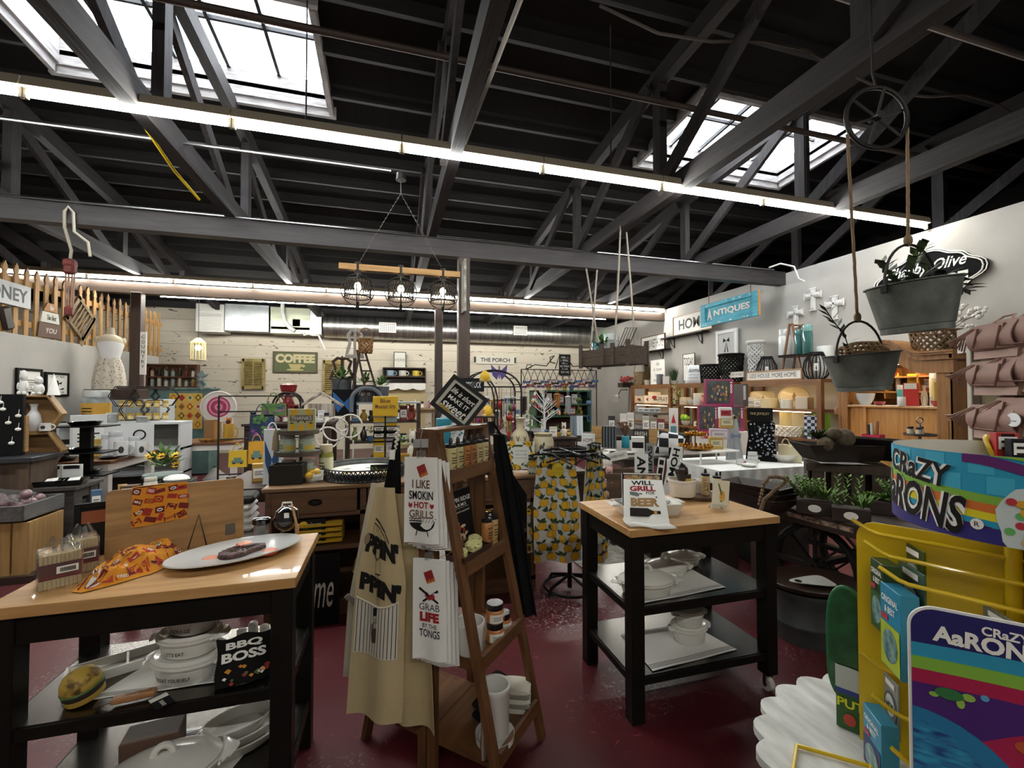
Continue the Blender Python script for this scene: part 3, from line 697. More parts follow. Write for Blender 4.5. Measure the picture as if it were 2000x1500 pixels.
# --- platter with steak and tomatoes
pc=az(464,1086,TZ);pe=az(604,1056,TZ+.03)-az(324,1118,TZ+.03);rx=pe.length/2;pa=math.atan2(pe.y,pe.x)
mb=MB(mat('d9d8d6',.25,coat=.5));mb.lathe([(rx*.55,0),(rx*.6,.002),(rx*.97,.022),(rx,.025),(rx*.99,.029),(rx*.93,.026)],64,sy=.6)
mb.lathe([(rx*.93,.026),(rx*.6,.010)],96,sy=.6,flute=.012,nf=48,caps=False);mb.lathe([(rx*.605,.0102),(0,.008)],40,sy=.6,caps=False)
mb.obj('serving_platter',None,'large white oval fluted platter carrying a toy steak and tomatoes','platter',None,None,pc,pa)
ps=az(470,1088,TZ+.0105);mb=MB(mat('3a2422',.45,bump=.9,bscale=70,c2='5c3a36',nscale=40))
def stk(a_,b_):
 t_=2*pi*a_;q=1+.16*math.sin(2*t_+.6)+.1*math.sin(3*t_+1);rr_=.064*q*math.cos(pi/2*(b_**3));return Vector((1.15*rr_*math.cos(t_),.8*rr_*math.sin(t_),.036*math.sin(pi*.5*b_)+.004*math.sin(17*a_*6.28)*math.sin(b_*9)))
mb.surf(stk,48,12);mb.obj('toy_steak',None,'dark brown grilled steak lying on the white oval platter','food',None,None,ps,pa)
for lb,u,v,z,tl in(('red tomato slice on platter left of the steak',410,1096,.016,8),('red tomato slice on platter right of the steak',527,1080,.016,8),('red tomato slice lying on top of steak',477,1066,.038,4)):
 mb=MB(mat('b8402c',.35,coat=.3)).at(rot('X',tl));mb.lathe([(.024,0),(.028,.003),(.028,.008),(.024,.011)],20);mb.use(mat('d98a66',.4));mb.lathe([(.022,.0115),(.0,.0118)],20,caps=False);mb.obj('tomato_slice',None,lb,'food','tomato slices with the steak',None,az(u,v,TZ+z))
 # --- mini kettle grill and neighbours
p=az(560,1046,TZ);t=thing('kettle_grill','small shiny black kettle grill condiment holder on back of the cart','grill',p)
k_=1.06;r=.053
MB(GLOSSBLK).lathe([(0,.022),(r*.5,.026),(r*.9,.048),(r,.07),(r*1.02,.074)],24).obj('bowl',t)
MB(GLOSSBLK).lathe([(r*1.02,.075),(r*1.0,.08),(r*.85,.112),(r*.45,.128),(0,.132)],24,caps=False).obj('lid',t)
mb=MB(STEEL)
for a_ in(0,2.1,4.2):mb.bar((.03*math.cos(a_),.03*math.sin(a_),.03),(.042*math.cos(a_),.042*math.sin(a_),0),.004,.004)
mb.obj('leg',t)
MB(WHITE).tube([(-.02,0,.129),(-.018,0,.145),(.018,0,.145),(.02,0,.129)],.0045,6).obj('lid_handle',t)
mb=MB(mat('b58a5c',.5));mb.box((.05,-.045,.03),(.016,.006,.06),.002);mb.cyl((.05,-.045,.05),(.03,-.05,.14),.005);mb.obj('wooden_spatula',None,'little wooden spatula leaning on the black kettle grill','spatula',None,None,p)
MB(WHITE).box((.01,-.058,.103),(.02,.002,.022),.001).obj('price_tag',t)
p=az(510,1050,TZ);t=thing('canister','glass canister with round black lid beside small kettle grill','canister',p)
MB(glassmat('e8ecec',.15)).lathe([(.03,0),(.03,.06)],20).obj('glass_body',t);MB(GLOSSBLK).lathe([(.032,.06),(.036,.064),(.036,.082),(.028,.088)],20).obj('lid',t)
g_frame('framed_sign','black framed picture standing at far left end of the cutting board','picture',az(188,1085,TZ),R(24),.13,.205,panel='191614',tilt=4,extra=lambda m_,f,w,h:(m_.use(mat('8a4a2a',.7)),m_.flat(rect(-.045,h*.62,.045,h*.85),f)))
# --- mid shelf of the left cart
SZ=.5305
def towel_flat(lb,P,z,nm='tea_towel',n=3):
 c=sum((Vector((q[0],q[1],0))for q in P),Vector())/4;Q=[Vector((q[0],q[1],0))-c for q in P]
 def f(a_,b_,k=0):return(Q[0]*(1-a_)+Q[1]*a_)*(1-b_)+(Q[3]*(1-a_)+Q[2]*a_)*b_+Vector((0,0,.003+.0015*math.sin(a_*9+b_*5)+k))
 mb=MB(CLOTH);mb.surf(f,16,12);mb.use(mat('4a4640',.9))
 for b0 in[.05+.035*i for i in range(n)]+[.86+.035*i for i in range(n)]:mb.surf(lambda a_,b_:f(a_,b0+.012*b_,.0007),16,1)
 return mb.obj(nm,None,lb,'towel',None,None,Vector((c.x,c.y,z)))
towel_flat('cream striped tea towel under stacked casseroles on left cart',[az(175,1370,SZ),az(420,1335,SZ),az(520,1262,SZ),az(300,1290,SZ)],SZ)
p=az(357,1335,SZ+.004);stc=thing
ps=Vector((p.x+.0,p.y+.06,SZ+.005))
casserole('widest white casserole reading TREAT YOURSELF at the bottom of stack',ps,R(-14),.122,.096,.068,txt='TREAT YOURSELF',knob=False,lidtop=.12)
casserole('middle white casserole reading LET\'S EAT in the cart stack',ps+Vector((-.005,.01,.078)),R(-14),.105,.082,.06,txt="LET'S EAT",knob=False,lidtop=.12)
casserole('smallest white casserole reading INDULGE at top of the stack',ps+Vector((0,.015,.148)),R(-14),.085,.066,.052,txt='INDULGE',knob=False,lidtop=.2)
p=az(228,1308,SZ);t=thing('divided_tray','white rectangular divided serving tray behind the toy burger','tray',p,R(24));mb=MB(PORC);w,d,h=.27,.11,.035
mb.box((0,0,.004),(w*.9,d*.85,.008))
for s in(-1,1):
 mb.add([(s*w*.45,-d*.42,0),(s*w*.45,d*.42,0),(s*w*.5,d*.5,h),(s*w*.5,-d*.5,h),(s*(w*.45-.006),-d*.42,.006),(s*(w*.45-.006),d*.42,.006),(s*(w*.5-.007),d*.5,h),(s*(w*.5-.007),-d*.5,h)],[(0,1,2,3),(4,5,6,7),(3,2,6,7)])
 mb.add([(-w*.45,s*d*.42,0),(w*.45,s*d*.42,0),(w*.5,s*d*.5,h),(-w*.5,s*d*.5,h),(-w*.45,s*(d*.42-.006),.006),(w*.45,s*(d*.42-.006),.006),(w*.5,s*(d*.5-.007),h),(-w*.5,s*(d*.5-.007),h)],[(0,1,2,3),(4,5,6,7),(3,2,6,7)])
mb.box((.03,0,.018),(.007,d*.9,.03));mb.obj('tray_body',t)
p=az(168,1366,SZ);t=thing('toy_hamburger','round toy hamburger with browned bun on left cart shelf','toy food',p,R(0));r=.052
T_=rot('X',9)@rot('Y',-10);T_=tr(0,0,.008)@T_
MB(mat('b7973f',.6,c2='a07f30',nscale=8)).at(T_).lathe([(r*.7,0),(r*.97,.006),(r,.016),(r*.96,.024)],24).obj('bottom_bun',t)
mb=MB(mat('2c211b',.7)).at(T_);mb.lathe([(r*.99,.024),(r*1.03,.028),(r*1.03,.038),(r*.98,.041)],24);mb.use(GREEN);mb.lathe([(r*1.0,.041),(r*1.07,.043),(r*1.0,.046)],24,flute=.03,nf=9);mb.obj('patty',t)
MB(mat('b7973f',.6,c2='5c4020',nscale=26,contrast=(.5,.62))).at(T_).lathe([(r*.97,.046),(r*1.02,.052),(r*.98,.068),(r*.75,.088),(r*.35,.098),(0,.1)],24,caps=False).obj('top_bun',t)
p=az(262,1362,SZ+.012);t=thing('grill_scraper','grill tool with engraved wooden handle lying on left cart shelf','grill tool',p,R(8))
mb=MB(wood('b07f52','9a6b42',.5));mb.box((0,0,.004),(.115,.03,.018),.004);mb.use(mat('6b431f',.7));mb.text('BBQ BOSS',lambda x,y:Vector((x,y,.0138)),.012,0,.07,.011,.02);mb.obj('handle',t)
MB(STEEL).prism([(-.055,-.012,.003),(-.055,.012,.003),(-.1,.03,.0),(-.1,-.01,0)],(0,0,.003)).obj('blade',t)
mb=MB(mat('161514',.6)).at(tr(.085,-.05,-.004)@rot('Z',-58)@rot('X',0));mb.box((0,0,0),(.075,.048,.002));mb.use(PAPER);mb.box((-.024,0,.0008),(.022,.048,.002));mb.text('ENGRAVED',lambda x,y:Vector((x,y,.0022)),.017,-.002,.034,.011,.02,angle=0);mb.obj('hang_tag',t)
p0,p1=az(420,1348,SZ),az(530,1318,SZ);ex=p1-p0;w=ex.length;an=math.atan2(ex.y,ex.x)
t=thing('oven_mitt','black printed oven mitt reading BBQ BOSS beside stacked casseroles','oven mitt',p0,an);h=.152;T_=rot('X',-16)
mb=MB(mat('131211',.85)).at(T_);mb.surf(lambda i,j:Vector((i*w*1.02-.004*math.sin(j*7),-.016*math.sin(pi*i)-.004*math.sin(pi*j),j*h*(1-.04*math.sin(i*9)))),12,10,.014);mb.obj('mitt_body',t)
fnm=lambda x,z:T_@Vector((w/2+x,-.0205-.003*math.cos(x*20),z));fnm.up=lambda q,k:q+Vector((0,-k,0))
mb=MB(PAPER);mb.text('BBQ',fnm,0.0,h*.82,w*.66,h*.17,.04);mb.text('BOSS',fnm,0,h*.6,w*.8,h*.2,.04)
rnd=random.Random(2)
for i in range(14):
 mb.use(rnd.choice((PAPER,mat('8a2b25',.8),mat('50603a',.8),mat('d08a2a',.8))));x,z=rnd.uniform(-w*.42,w*.42),rnd.uniform(h*.06,h*.42);q=rnd.uniform(.006,.013);mb.flat([(x-q,z),(x+q*.2,z-q*.8),(x+q,z+q*.1),(x,z+q*.7)],fnm)
mb.obj('print',t)
for lb,u,v,rr,hh in(('tall white fluted shaker behind BBQ BOSS mitt',494,1262,.019,.098),('short white fluted shaker left of the tall one',472,1258,.02,.062),('short white fluted shaker right of the tall one',516,1252,.018,.068)):
 p=az(u,v,SZ);t=thing('shaker',lb,'salt shaker',p,0,'white fluted shakers')
 MB(PORC).lathe([(rr*.95,0),(rr,.004),(rr*.85,hh*.75),(rr*.88,hh*.8)],40,flute=.02,nf=18).obj('shaker_body',t);MB(PORC).lathe([(rr*.9,hh*.8),(rr*.92,hh*.9),(rr*.6,hh*.98),(0,hh)],20).obj('cap',t)
p=az(455,1275,SZ);
# --- lower shelf of the left cart
LZ2=.2105
towel_flat('cream striped tea towel on lowest shelf of left cart',[az(190,1560,LZ2),az(430,1530,LZ2),az(540,1400,LZ2),az(330,1430,LZ2)],LZ2)
g_box('cardboard_box','plain brown cardboard box on lowest shelf of left cart','box',az(300,1492,LZ2),R(8),.17,.125,.1,'5a4335',lab='8d8378',band=(.25,.5))
casserole('big white oval casserole with domed lid on lowest shelf',az(318,1550,LZ2+.006),R(12),.165,.115,.085,txt='RECIPE',lidtop=.55)
p=az(465,1452,LZ2+.005)
for i,(s,l_)in enumerate(((1,'bottom'),(.88,'middle'),(.72,'top'))):
 mb=MB(PORC);rx=.16*s;mb.lathe([(rx*.75,0),(rx*.8,.004),(rx,.04),(rx*1.03,.044),(rx*.97,.046),(rx*.75,.014),(0,.012)],36,sy=.62,flute=.004,nf=36)
 mb.obj('oval_baker',None,'%s oval white dish in nested stack on lowest cart shelf'%l_,'baking dish','nested oval bakers',None,p+Vector((0,0,.026*i)),R(25))
 # ================================================================ right cart contents
def rcbowl(lb,u,v,w,d,h,rz):
 p=az(u,v,TZ);t=thing('loaf_dish',lb,'baking dish',p,rz,'white rectangular bakers on the right cart');mb=MB(PORC)
 mb.box((0,0,.004),(w*.86,d*.8,.008),.003)
 for s in(-1,1):
  mb.add([(s*w*.43,-d*.4,0),(s*w*.43,d*.4,0),(s*w*.5,d*.5,h),(s*w*.5,-d*.5,h),(s*(w*.43-.007),-d*.4,.006),(s*(w*.43-.007),d*.4,.006),(s*(w*.5-.008),d*.5,h),(s*(w*.5-.008),-d*.5,h)],[(0,1,2,3),(4,5,6,7),(3,2,6,7)])
  mb.add([(-w*.43,s*d*.4,0),(w*.43,s*d*.4,0),(w*.5,s*d*.5,h),(-w*.5,s*d*.5,h),(-w*.43,s*(d*.4-.007),.006),(w*.43,s*(d*.4-.007),.006),(w*.5,s*(d*.5-.008),h),(-w*.5,s*(d*.5-.008),h)],[(0,1,2,3),(4,5,6,7),(3,2,6,7)])
 mb.obj('dish',t)
 for s in(-1,1):MB(PORC).box((s*(w*.5+.018),0,h-.004),(.045,d*.42,.008),.003).obj('handle',t)
 return t
rcbowl('white rectangular baking dish under the grill towel',1262,1001,.33,.18,.058,R(-6))
rcbowl('smaller white baking dish nested inside the larger one',1262,992,.235,.115,.05,R(-6))['group']='white rectangular bakers on the right cart'
p0,p1=az(1214,1000,TZ+.03),az(1297,1003,TZ+.03);ex=p1-p0;wv=.205;an=math.atan2(ex.y,ex.x)
p=az(1256,1000,TZ+.012);
t=thing('cookbook','black cookbook with row of food photos behind grill towel','book',p+Vector((0,0,.0)),an);T_=rot('X',-12);h=.2
MB(mat('17140f',.4)).at(T_).box((0,0,h/2),(wv,.016,h),.001).obj('cover',t);MB(PAPER).at(T_).box((-.004,.002,h/2),(wv-.004,.011,h-.01)).obj('pages',t)
mb=MB(PAPER).at(T_);fn=FR(-.0085);mb.flat(rect(-wv*.47,h*.96,wv*.47,h*.99),fn)
for i,c_ in enumerate(('7a3a2a','9a7a3a','3a3a2a','8a4a2a','6a5a4a')):mb.use(mat(c_,.6,c2='d0b080',nscale=60));mb.flat(rect(-wv*.45+i*wv*.18,h*.78,-wv*.45+(i+.95)*wv*.18,h*.94),fn)
mb.use(PAPER);mb.text('GRILL IT',fn,0,h*.68,wv*.6,h*.05);mb.obj('print',t)
tw,th=.196,.20;yb=1.80
p0=az(1258,1000,TZ);pt=Vector((p0 .x+.0,p0 .y-.028,0));ex=Vector((math.cos(an),math.sin(an),0));ey=Vector((-ex.y,ex.x,0))
pf=az(1262,1026,TZ+.004)
top=p+ey*(.02)+Vector((0,0,.158));bot=Vector((pf.x,pf.y,TZ+.004));bot=bot
def tfn(x,y,k=0):
 s=.5-y/th;q=top.lerp(bot,s)
 sag=.012*math.sin(pi*s);n=Vector((-ey.x*.8,-ey.y*.8,.5)).normalized()
 return q+ex*(x*(1+.08*s))+n*(sag*.2+.02+.003*math.sin(x*45+y*9)+k)
mb=MB(CLOTH);mb.surf(lambda i,j:tfn((i-.5)*tw,(j-.5)*th),18,14,.006)
dn=bot-top
mb.surf(lambda i,j:tfn((i-.5)*tw,-th/2)+Vector((0,-.02*j-.006*math.sin(pi*j),-.012*j+.004*math.sin(i*7)))+ex*(.02*j),12,3,.005)
f1=lambda x,y:tfn(x,y,.0012);f2=lambda x,y:tfn(x,y,.002)
mb.use(INK);mb.text('WILL',f1,-.005,.082,.11,.022,.03);mb.use(mat('8e1620',.8));mb.text('GRILL',f1,-.005,.055,.125,.025,.05)
mb.use(INK);mb.text('FOR',f1,.03,.034,.042,.013,.01);mb.use(mat('5a6066',.8));mb.flat([(-.068,.04),(-.03,.036),(-.022,.026),(-.03,.018),(-.068,.026)],f1);mb.use(INK);mb.flat([(-.024,.03),(.06,.012),(.06,.018),(-.022,.034)],f1)
mb.use(mat('8f6c3f',.8));mb.text('BEER',f1,0,-.008,.13,.038,.06)
mb.use(mat('1c120c',.7));mb.flat([(-.07,-.034),(.01,-.034),(.03,-.044),(.066,-.045),(.066,-.058),(.03,-.059),(.01,-.07),(-.07,-.07)],f1)
mb.use(mat('c87a22',.7));mb.flat(oval(-.026,-.052,.026,.015,14),f2);mb.flat(rect(.036,-.058,.05,-.046),f2);mb.use(mat('2a150c',.7));mb.flat(rect(-.034,-.066,-.018,-.038),lambda x,y:tfn(x,y,.0028))
mb.use(PAPER);mb.flat(oval(-.085,-.085,.018,.012,14),f2);mb.obj('tea_towel',None,'white tea towel reading WILL GRILL FOR BEER on right cart','towel')
p=az(1380,985,TZ);MB(wood('6b4a34','573a28',.4)).lathe([(.115,0),(.12,.004),(.12,.014),(.115,.018)],36).obj('serving_board',None,'round dark wooden board under crock and tilted card','board',None,None,az(1362,970,TZ))
def crock(lb,p,r,h,n='crock',gr=None):
 return MB(PORC).lathe([(r*.86,0),(r*.9,.004),(r*.96,h*.85),(r*1.03,h*.87),(r*1.03,h),(r*.93,h),(r*.85,h*.1),(0,h*.08)],64,flute=.008,nf=44).obj(n,None,lb,'crock',gr,None,p)
p=az(1333,967,TZ+.0185);crock('white fluted crock holding dark basting mop on right cart',p,.085,.098)
q=p+Vector((-.012,-.01,0));mb=MB(mat('24100c',.35,coat=.5));mb.lathe([(.012,.07),(.026,.11),(.036,.14),(.034,.165),(.016,.19),(0,.2)],14,flute=.06,nf=7);mb.use(CLEAR);mb.cyl((0,0,.02),(0,0,.1),.014);mb.obj('sauce_bottle',None,'dark wrapped sauce bottle standing in the fluted crock','bottle',None,None,q)
g_jar('mustard_jar','small yellow jar with dark lid standing inside the fluted crock','jar',p+Vector((.04,.012,.012)),0,.055,.112,'cfa83c',cap='2a1d16',lab=None)
crock('second white fluted crock close behind the first on right cart',p+Vector((.15,.07,-.018)),.058,.09)
g_bottle('squeeze_bottle','cream squeeze bottle with black cap beside fluted crock','bottle',az(1378,966,TZ+.019),R(-20),.05,.155,'c9b184',print_='6b5a3a')
g_bottle('squeeze_bottle','pale squeeze bottle half hidden behind the cream one','bottle',az(1400,966,TZ+.001),R(-20),.05,.14,'d6c9a6',print_=None)
p0,p1=az(1405,990,TZ+.0185),az(1425,985,TZ+.0185)
t=thing('recipe_card_stand','cream card with green onion picture leaning on round board','card',az(1406,986,TZ+.019),R(-52));T_=rot('X',-22);w,h=.085,.135
MB(mat('cfc4a8',.6)).at(T_).box((0,0,h/2),(w,.006,h),.001).obj('card',t)
mb=MB(GREEN).at(T_);fn=FR(-.004);mb.flat([(-.016,h*.85),(-.01,h*.87),(.012,h*.4),(.002,h*.4)],fn);mb.use(mat('c08a2e',.7));mb.flat(oval(.01,h*.36,.014,.03,12),fn);mb.use(INK);mb.flat(oval(.006,h*.14,.004,.004,8),fn);mb.obj('picture',t)
MB(CLEAR).box((0,-.04,.001),(.08,.1,.002)).obj('acrylic_foot',t)
towel_flat('cream striped tea towel under casseroles on right cart middle shelf',[az(1240,1183,SZ),az(1418,1148,SZ),az(1345,1110,SZ),az(1215,1133,SZ)],SZ)
for lb,u,v,s in(('oval covered casserole nearest camera on right cart middle shelf',1262,1155,1.12),('oval covered casserole at centre of right cart middle shelf',1300,1124,.95),('oval covered casserole at the back of right cart middle shelf',1334,1101,.82)):
 casserole(lb,az(u,v,SZ+.005),R(-12),.125*s,.088*s,.055*s,lidtop=.75,gr='oval covered casseroles on the right cart')
towel_flat('cream striped tea towel on lowest shelf of right cart',[az(1275,1312,LZ2),az(1440,1270,LZ2),az(1345,1217,LZ2),az(1212,1240,LZ2)],LZ2)
casserole('round white casserole on lowest shelf of right cart',az(1346,1248,LZ2+.006),0,.098,.08,.075,lidtop=.1,knob=False,txt=None)
casserole('smaller white casserole stacked on the round one under right cart',az(1346,1248,LZ2+.006)+Vector((0,0,.084)),0,.082,.066,.062,lidtop=.3,knob=False)
# ================================================================ A-FRAME DISPLAY
AF=Vector((.16,1.84,0));AT=R(46.3);AL=.385
ae2=Vector((math.cos(AT),math.sin(AT),0));ae1=Vector((math.sin(AT),-math.cos(AT),0))
AO=AF+ae2*AL/2
ARZ=AT-pi/2
AFW=wood('6f4a2a','4e321b',.45,'z',.12);AFX=wood('6f4a2a','4e321b',.45,'y',.12)
t=thing('a_frame_shelf','brown wooden A-frame display shelf hung with aprons and towels','display shelf',AO,ARZ)
AH=1.37;xo=lambda z:.367-.225*z
for sy in(-1,1):
 for sx in(-1,1):
  MB(AFW).bar((sx*(xo(0)-.02),sy*(AL/2-.012),0),(sx*(xo(AH)-.02),sy*(AL/2-.012),AH),.024,.042,(0,1,0)).obj('leg',t)
  MB(AFW).box((sx*.024,sy*(AL/2-.012),AH/2),(.04,.026,AH)).obj('upright',t)
for z,i in((1.19,0),(.83,1),(.485,2),(.145,3)):
 for sx in(-1,1):
  w=xo(z)-.005
  mb=MB(AFX);mb.box((sx*(w/2+.002),0,z-.008),(w,AL-.05,.016));mb.box((sx*(w-.004),0,z-.0),(.018,AL-.052,.055));
  for sy in(-1,1):mb.box((sx*w/2,sy*(AL/2-.034),z-.022),(w,.016,.045))
  mb.obj('shelf',t)
mb=MB(AFW);mb.box((0,-AL/2+.012,1.27),(.13,.022,.2));mb.obj('end_panel',t)
MB(AFX).box((0,0,AH+.006),(.11,AL,.014)).obj('top_board',t)
def A(x,y,z):return AO+ae1*x+ae2*y+Vector((0,0,z))
frz=ARZ+pi/2
cols=['c9bb86','c5b681','a9713f','a2683c','bfae7c','c9ba8c']
for i,c in enumerate(cols):
 n_,=[('rightmost' if i==5 else ORD[i]+' from the left')]
 nm={'a9713f':'amber','a2683c':'amber'}.get(c,'pale yellow')
 g_bottle('squeeze_bottle','%s squeeze bottle %s in row on top shelf of A-frame'%(nm,n_),'bottle',A(.072,-AL/2+.062+i*.052,1.191),frz,.05,.155,c,gr='squeeze bottles on the A-frame top shelf')
for i,(c,nm)in enumerate((('a8703c','amber'),('b5935c','tan'))):
 g_bottle('squeeze_bottle','%s squeeze bottle on second A-frame shelf beside black farm poster'%nm,'bottle',A(.13,.065+i*.054,.831),frz,.05,.17,c)
def post(mb,fn,w,h):
 f2=lambda x,z:fn(x,z)+Vector((0,-.0008,0))
 mb.use(PAPER);mb.text('TERRAPIN RIDGE',fn,0,h*.84,w*.94,h*.075,.012);mb.text('FARMS',fn,.012,h*.75,w*.5,h*.055,.012,0,0,1.2);mb.flat(rect(-w*.3,h*.7,w*.38,h*.704),fn);mb.text('simply gourmet & exceptional',fn,0,h*.64,w*.8,h*.045,0,.4)
 rnd=random.Random(4)
 for i in range(46):
  mb.use(mat(rnd.choice(('b58a58','c9a878','8f5c33','d8c8a4','7a2a1c','a03c24')),.7));mb.flat(oval(rnd.uniform(-w*.42,w*.2),rnd.uniform(h*.06,h*.46),rnd.uniform(.008,.026),rnd.uniform(.006,.016),9),lambda x,z,k=i:fn(x,z)+Vector((0,-.0004-k*.00004,0)))
g_frame('farm_poster','black food poster with white serif heading on second A-frame shelf','poster',A(.055,-.02,.832),frz,.22,.27,frame=None,panel='151412',tilt=8,d=.012,extra=post)
t=thing('wooden_tray','small dark wooden tray holding cheese slices on A-frame','tray',A(.13,-.075,.858),frz)
mb=MB(wood('3f2417','2c1810',.4));mb.box((0,0,.006),(.21,.085,.012),.003)
for s in(-1,1):mb.box((0,s*.042,.012),(.21,.006,.018));mb.box((s*.104,0,.012),(.006,.085,.018))
mb.obj('tray_body',t)
chz=mat('d3cd8c',.6,c2='7a4a24',nscale=60,contrast=(.56,.64),bump=.4,bscale=80)
for i,(x,y,a)in enumerate(((-.07,0,20),(.015,-.01,-14),(.06,.015,10))):
 mb=MB(chz).at(rot('Z',a)@rot('X',18 if i else 6));mb.prism([(.042*math.cos(q)*(1+.1*math.sin(3*q)),.03*math.sin(q),0)for q in[2*pi*k/14 for k in range(14)]],(0,0,.02))
 mb.obj('cheese_slice',None,('cheese loaf slice at left end of the wooden tray','cheese loaf slice in middle of the wooden tray','cheese loaf slice at right end of the wooden tray')[i],'food','cheese slices on the tray',None,A(.13-y,-.075+x,.874+i*.006),frz)
for lb,x,y,z in(('jar of orange dip with black lid stacked on another jar',.21,-.0,.565),('jar of orange dip under the stacked jar on A-frame',.21,0,.486),('jar of orange dip to the right of the stacked jars',.2,.085,.486)):
 g_jar('dip_jar',lb,'jar',A(x,y,z),frz,.078,.078,'b06a33',cap='111010',lab='e4dfd2',lab2='a4441f',fill=.68,gr='dip jars on the A-frame third shelf')
crock('white fluted crock on third A-frame shelf behind right leg',A(.16,-.115,.486),.058,.12)
t=thing('wine_chiller','tall white fluted crock on bottom shelf of A-frame','crock',A(.26,-.085,.175));r=.062
MB(PORC).lathe([(r*.86,0),(r*.9,.004),(r*.97,.17),(r*1.03,.175),(r*1.03,.19),(r*.86,.19),(r*.8,.02),(0,.018)],64,flute=.008,nf=36).obj('crock_body',t);MB(PORC).lathe([(r*1.0,-.028),(r*1.25,-.024),(r*1.28,0),(r*1.05,-.015)],36).obj('saucer',t)
def roll(lb,p,rz,w,d,h,c1,c2,n=4,gr=None):
 mb=MB(mat(c1,.9,bump=.3,bscale=180));k=0
 for i in range(n):
  mb.use(mat(c1 if i%2==0 else c2,.9,bump=.3,bscale=180));z0=h*i/n
  mb.prism([(-w/2,d*.5*math.cos(a),z0+h/n*.5+h/n*.5*math.sin(a))for a in[2*pi*q/14 for q in range(14)]],(w,0,0))
 return mb.obj('folded_towels',None,lb,'towel',gr,None,p,rz)
roll('stack of folded white and grey towels at right end of A-frame bottom shelf',A(.25,.12,.147),frz+R(20),.1,.13,.1,'d6d0c0','8a867a',5)
roll('black printed towel roll on A-frame bottom shelf behind tall crock',A(.17,.03,.147),frz,.14,.1,.085,'16151a','23221f',2)
roll('black and white towel roll at back of A-frame bottom shelf',A(.13,.125,.15),frz-R(15),.12,.09,.08,'1a1918','c9c4b6',3)
t=thing('skewer_bag','bag of pale wooden clothes pegs on bottom A-frame shelf','wooden pegs',A(.27,-.165,.147),frz);mb=MB(wood('b89a72','a0825a',.7,'z'))
for i in range(9):mb.tube([(-.03+.0075*i,.006*(i%3),0),(-.028+.007*i,.01*(i%2),.07),(-.02+.006*i,0,.13)],.0045,5)
mb.obj('pegs',t);MB(CLEAR).lathe([(.034,0),(.04,.06),(.03,.12),(.012,.145)],12,sy=.5).obj('plastic_bag',t)
# ---- hanging canvas aprons (left end of the display)
CAN=mat('b9a67f',.95,bump=.25,bscale=260);CAN2=mat('a8956f',.95,bump=.25,bscale=260)
def hang(P_top,wT,wB,length,ex,nrm,folds=2,amp=.012,sway=0,drop=0,ph=0):
 """cloth surface: x in -.5..+.5 across, y 0 (bottom)..1 (top)"""
 ex,nr=Vector(ex).normalized(),Vector(nrm).normalized()
 def f(a,b,k=0):
  s=1-b;w=wT*(1-s)+wB*s if not callable(wT)else wT(s)
  return Vector(P_top)+ex*(a*w+sway*s)+Vector((0,0,-length*s+drop*s*(abs(a)*2)**2))+nr*(amp*(.35+s)*math.sin(2*pi*folds*a+ph)+.02*s+k)
 return f
cd=Vector((math.sin(YAW),math.cos(YAW),0));crt=Vector((math.cos(YAW),-math.sin(YAW),0))
ex_end=ae1;n_end=-ae2
pt=ad(752,952,1.80)
exa=(ae1*.75+crt*.6).normalized();na=Vector((exa.y,-exa.x,0));na=na if na.dot(cd)<0 else-na
def aw(s):
 return.085+.122*min(1,max(0,(s-.02)/.38))+.04*s
L_ap=.93
fap=hang(pt,aw,0,L_ap,exa,na,1.2,.013,-.035,0,.4)
mb=MB(CAN);mb.surf(lambda i,j:fap(i-.5,j),22,30,.003)
mb.use(mat('c9c3b4',.9));pk0,pk1=.27,.485
mb.surf(lambda i,j:fap(-.46+.86*i,pk0+(pk1-pk0+.03*(2*abs(i-.5))**2)*j,.004),20,8)
mb.use(mat('2a2420',.9))
for i in range(13):
 x0=-.43+.86*i/13;mb.surf(lambda a,b:fap(x0+.012*a,pk0+.004+(pk1-pk0+.03*(2*abs((x0+.46)/.86-.5))**2-.008)*b,.0052),1,8)
mb.use(mat('d8d0bc',.9));mb.tube([fap(-.46+.86*i/14,pk1+.03*(2*abs(i/14-.5))**2,.007)for i in range(15)],.0035,5)
mb.use(INK);f1=lambda x,y:fap(x,y,.003)
mb.text("PPIN'",f1,.0,.735,.86,.085,.07,0,-3);mb.text("PPIN'",f1,.0,.565,.86,.08,.07,0,-3)
def stroke(P,w):
 mb.surf(lambda a,b:f1(*[P[min(len(P)-2,int(a*(len(P)-1)))][q]*(1-(a*(len(P)-1)-min(len(P)-2,int(a*(len(P)-1)))))+P[min(len(P)-2,int(a*(len(P)-1)))+1][q]*(a*(len(P)-1)-min(len(P)-2,int(a*(len(P)-1))))+(b-.5)*w*(1 if q else.9)for q in(0,1)]),3*(len(P)-1),1)
stroke([(-.28,.86),(-.1,.84),(.1,.81),(.22,.76)],.008);stroke([(-.3,.84),(-.1,.82),(.08,.79),(.18,.745)],.005)
for i in range(7):stroke([(-.22+.06*i,.83-.012*i),(-.2+.05*i,.80-.013*i)],.006)
stroke([(-.3,.84),(-.26,.72),(-.1,.68),(.14,.73)],.006);stroke([(-.14,.69),(-.12,.62),(0,.62),(.0,.69)],.006);stroke([(-.05,.62),(.02,.5),(.06,.4)],.004);stroke([(-.1,.6),(-.02,.5),(0,.4)],.004)
mb.use(mat('8a735a',.9));mb.flat(oval(-.43,.77,.07,.025,12),lambda x,y:fap(max(-.5,x),y,.004));mb.obj('apron',None,'tan canvas apron with striped pocket hanging at left end of A-frame','apron')
f3=hang(pt+exa*.06+Vector((0,.04,-.03)),lambda s:.10+.15*min(1,s*1.6),0,L_ap*.98,exa,na,1.5,.016,.05,-.03,1.4)
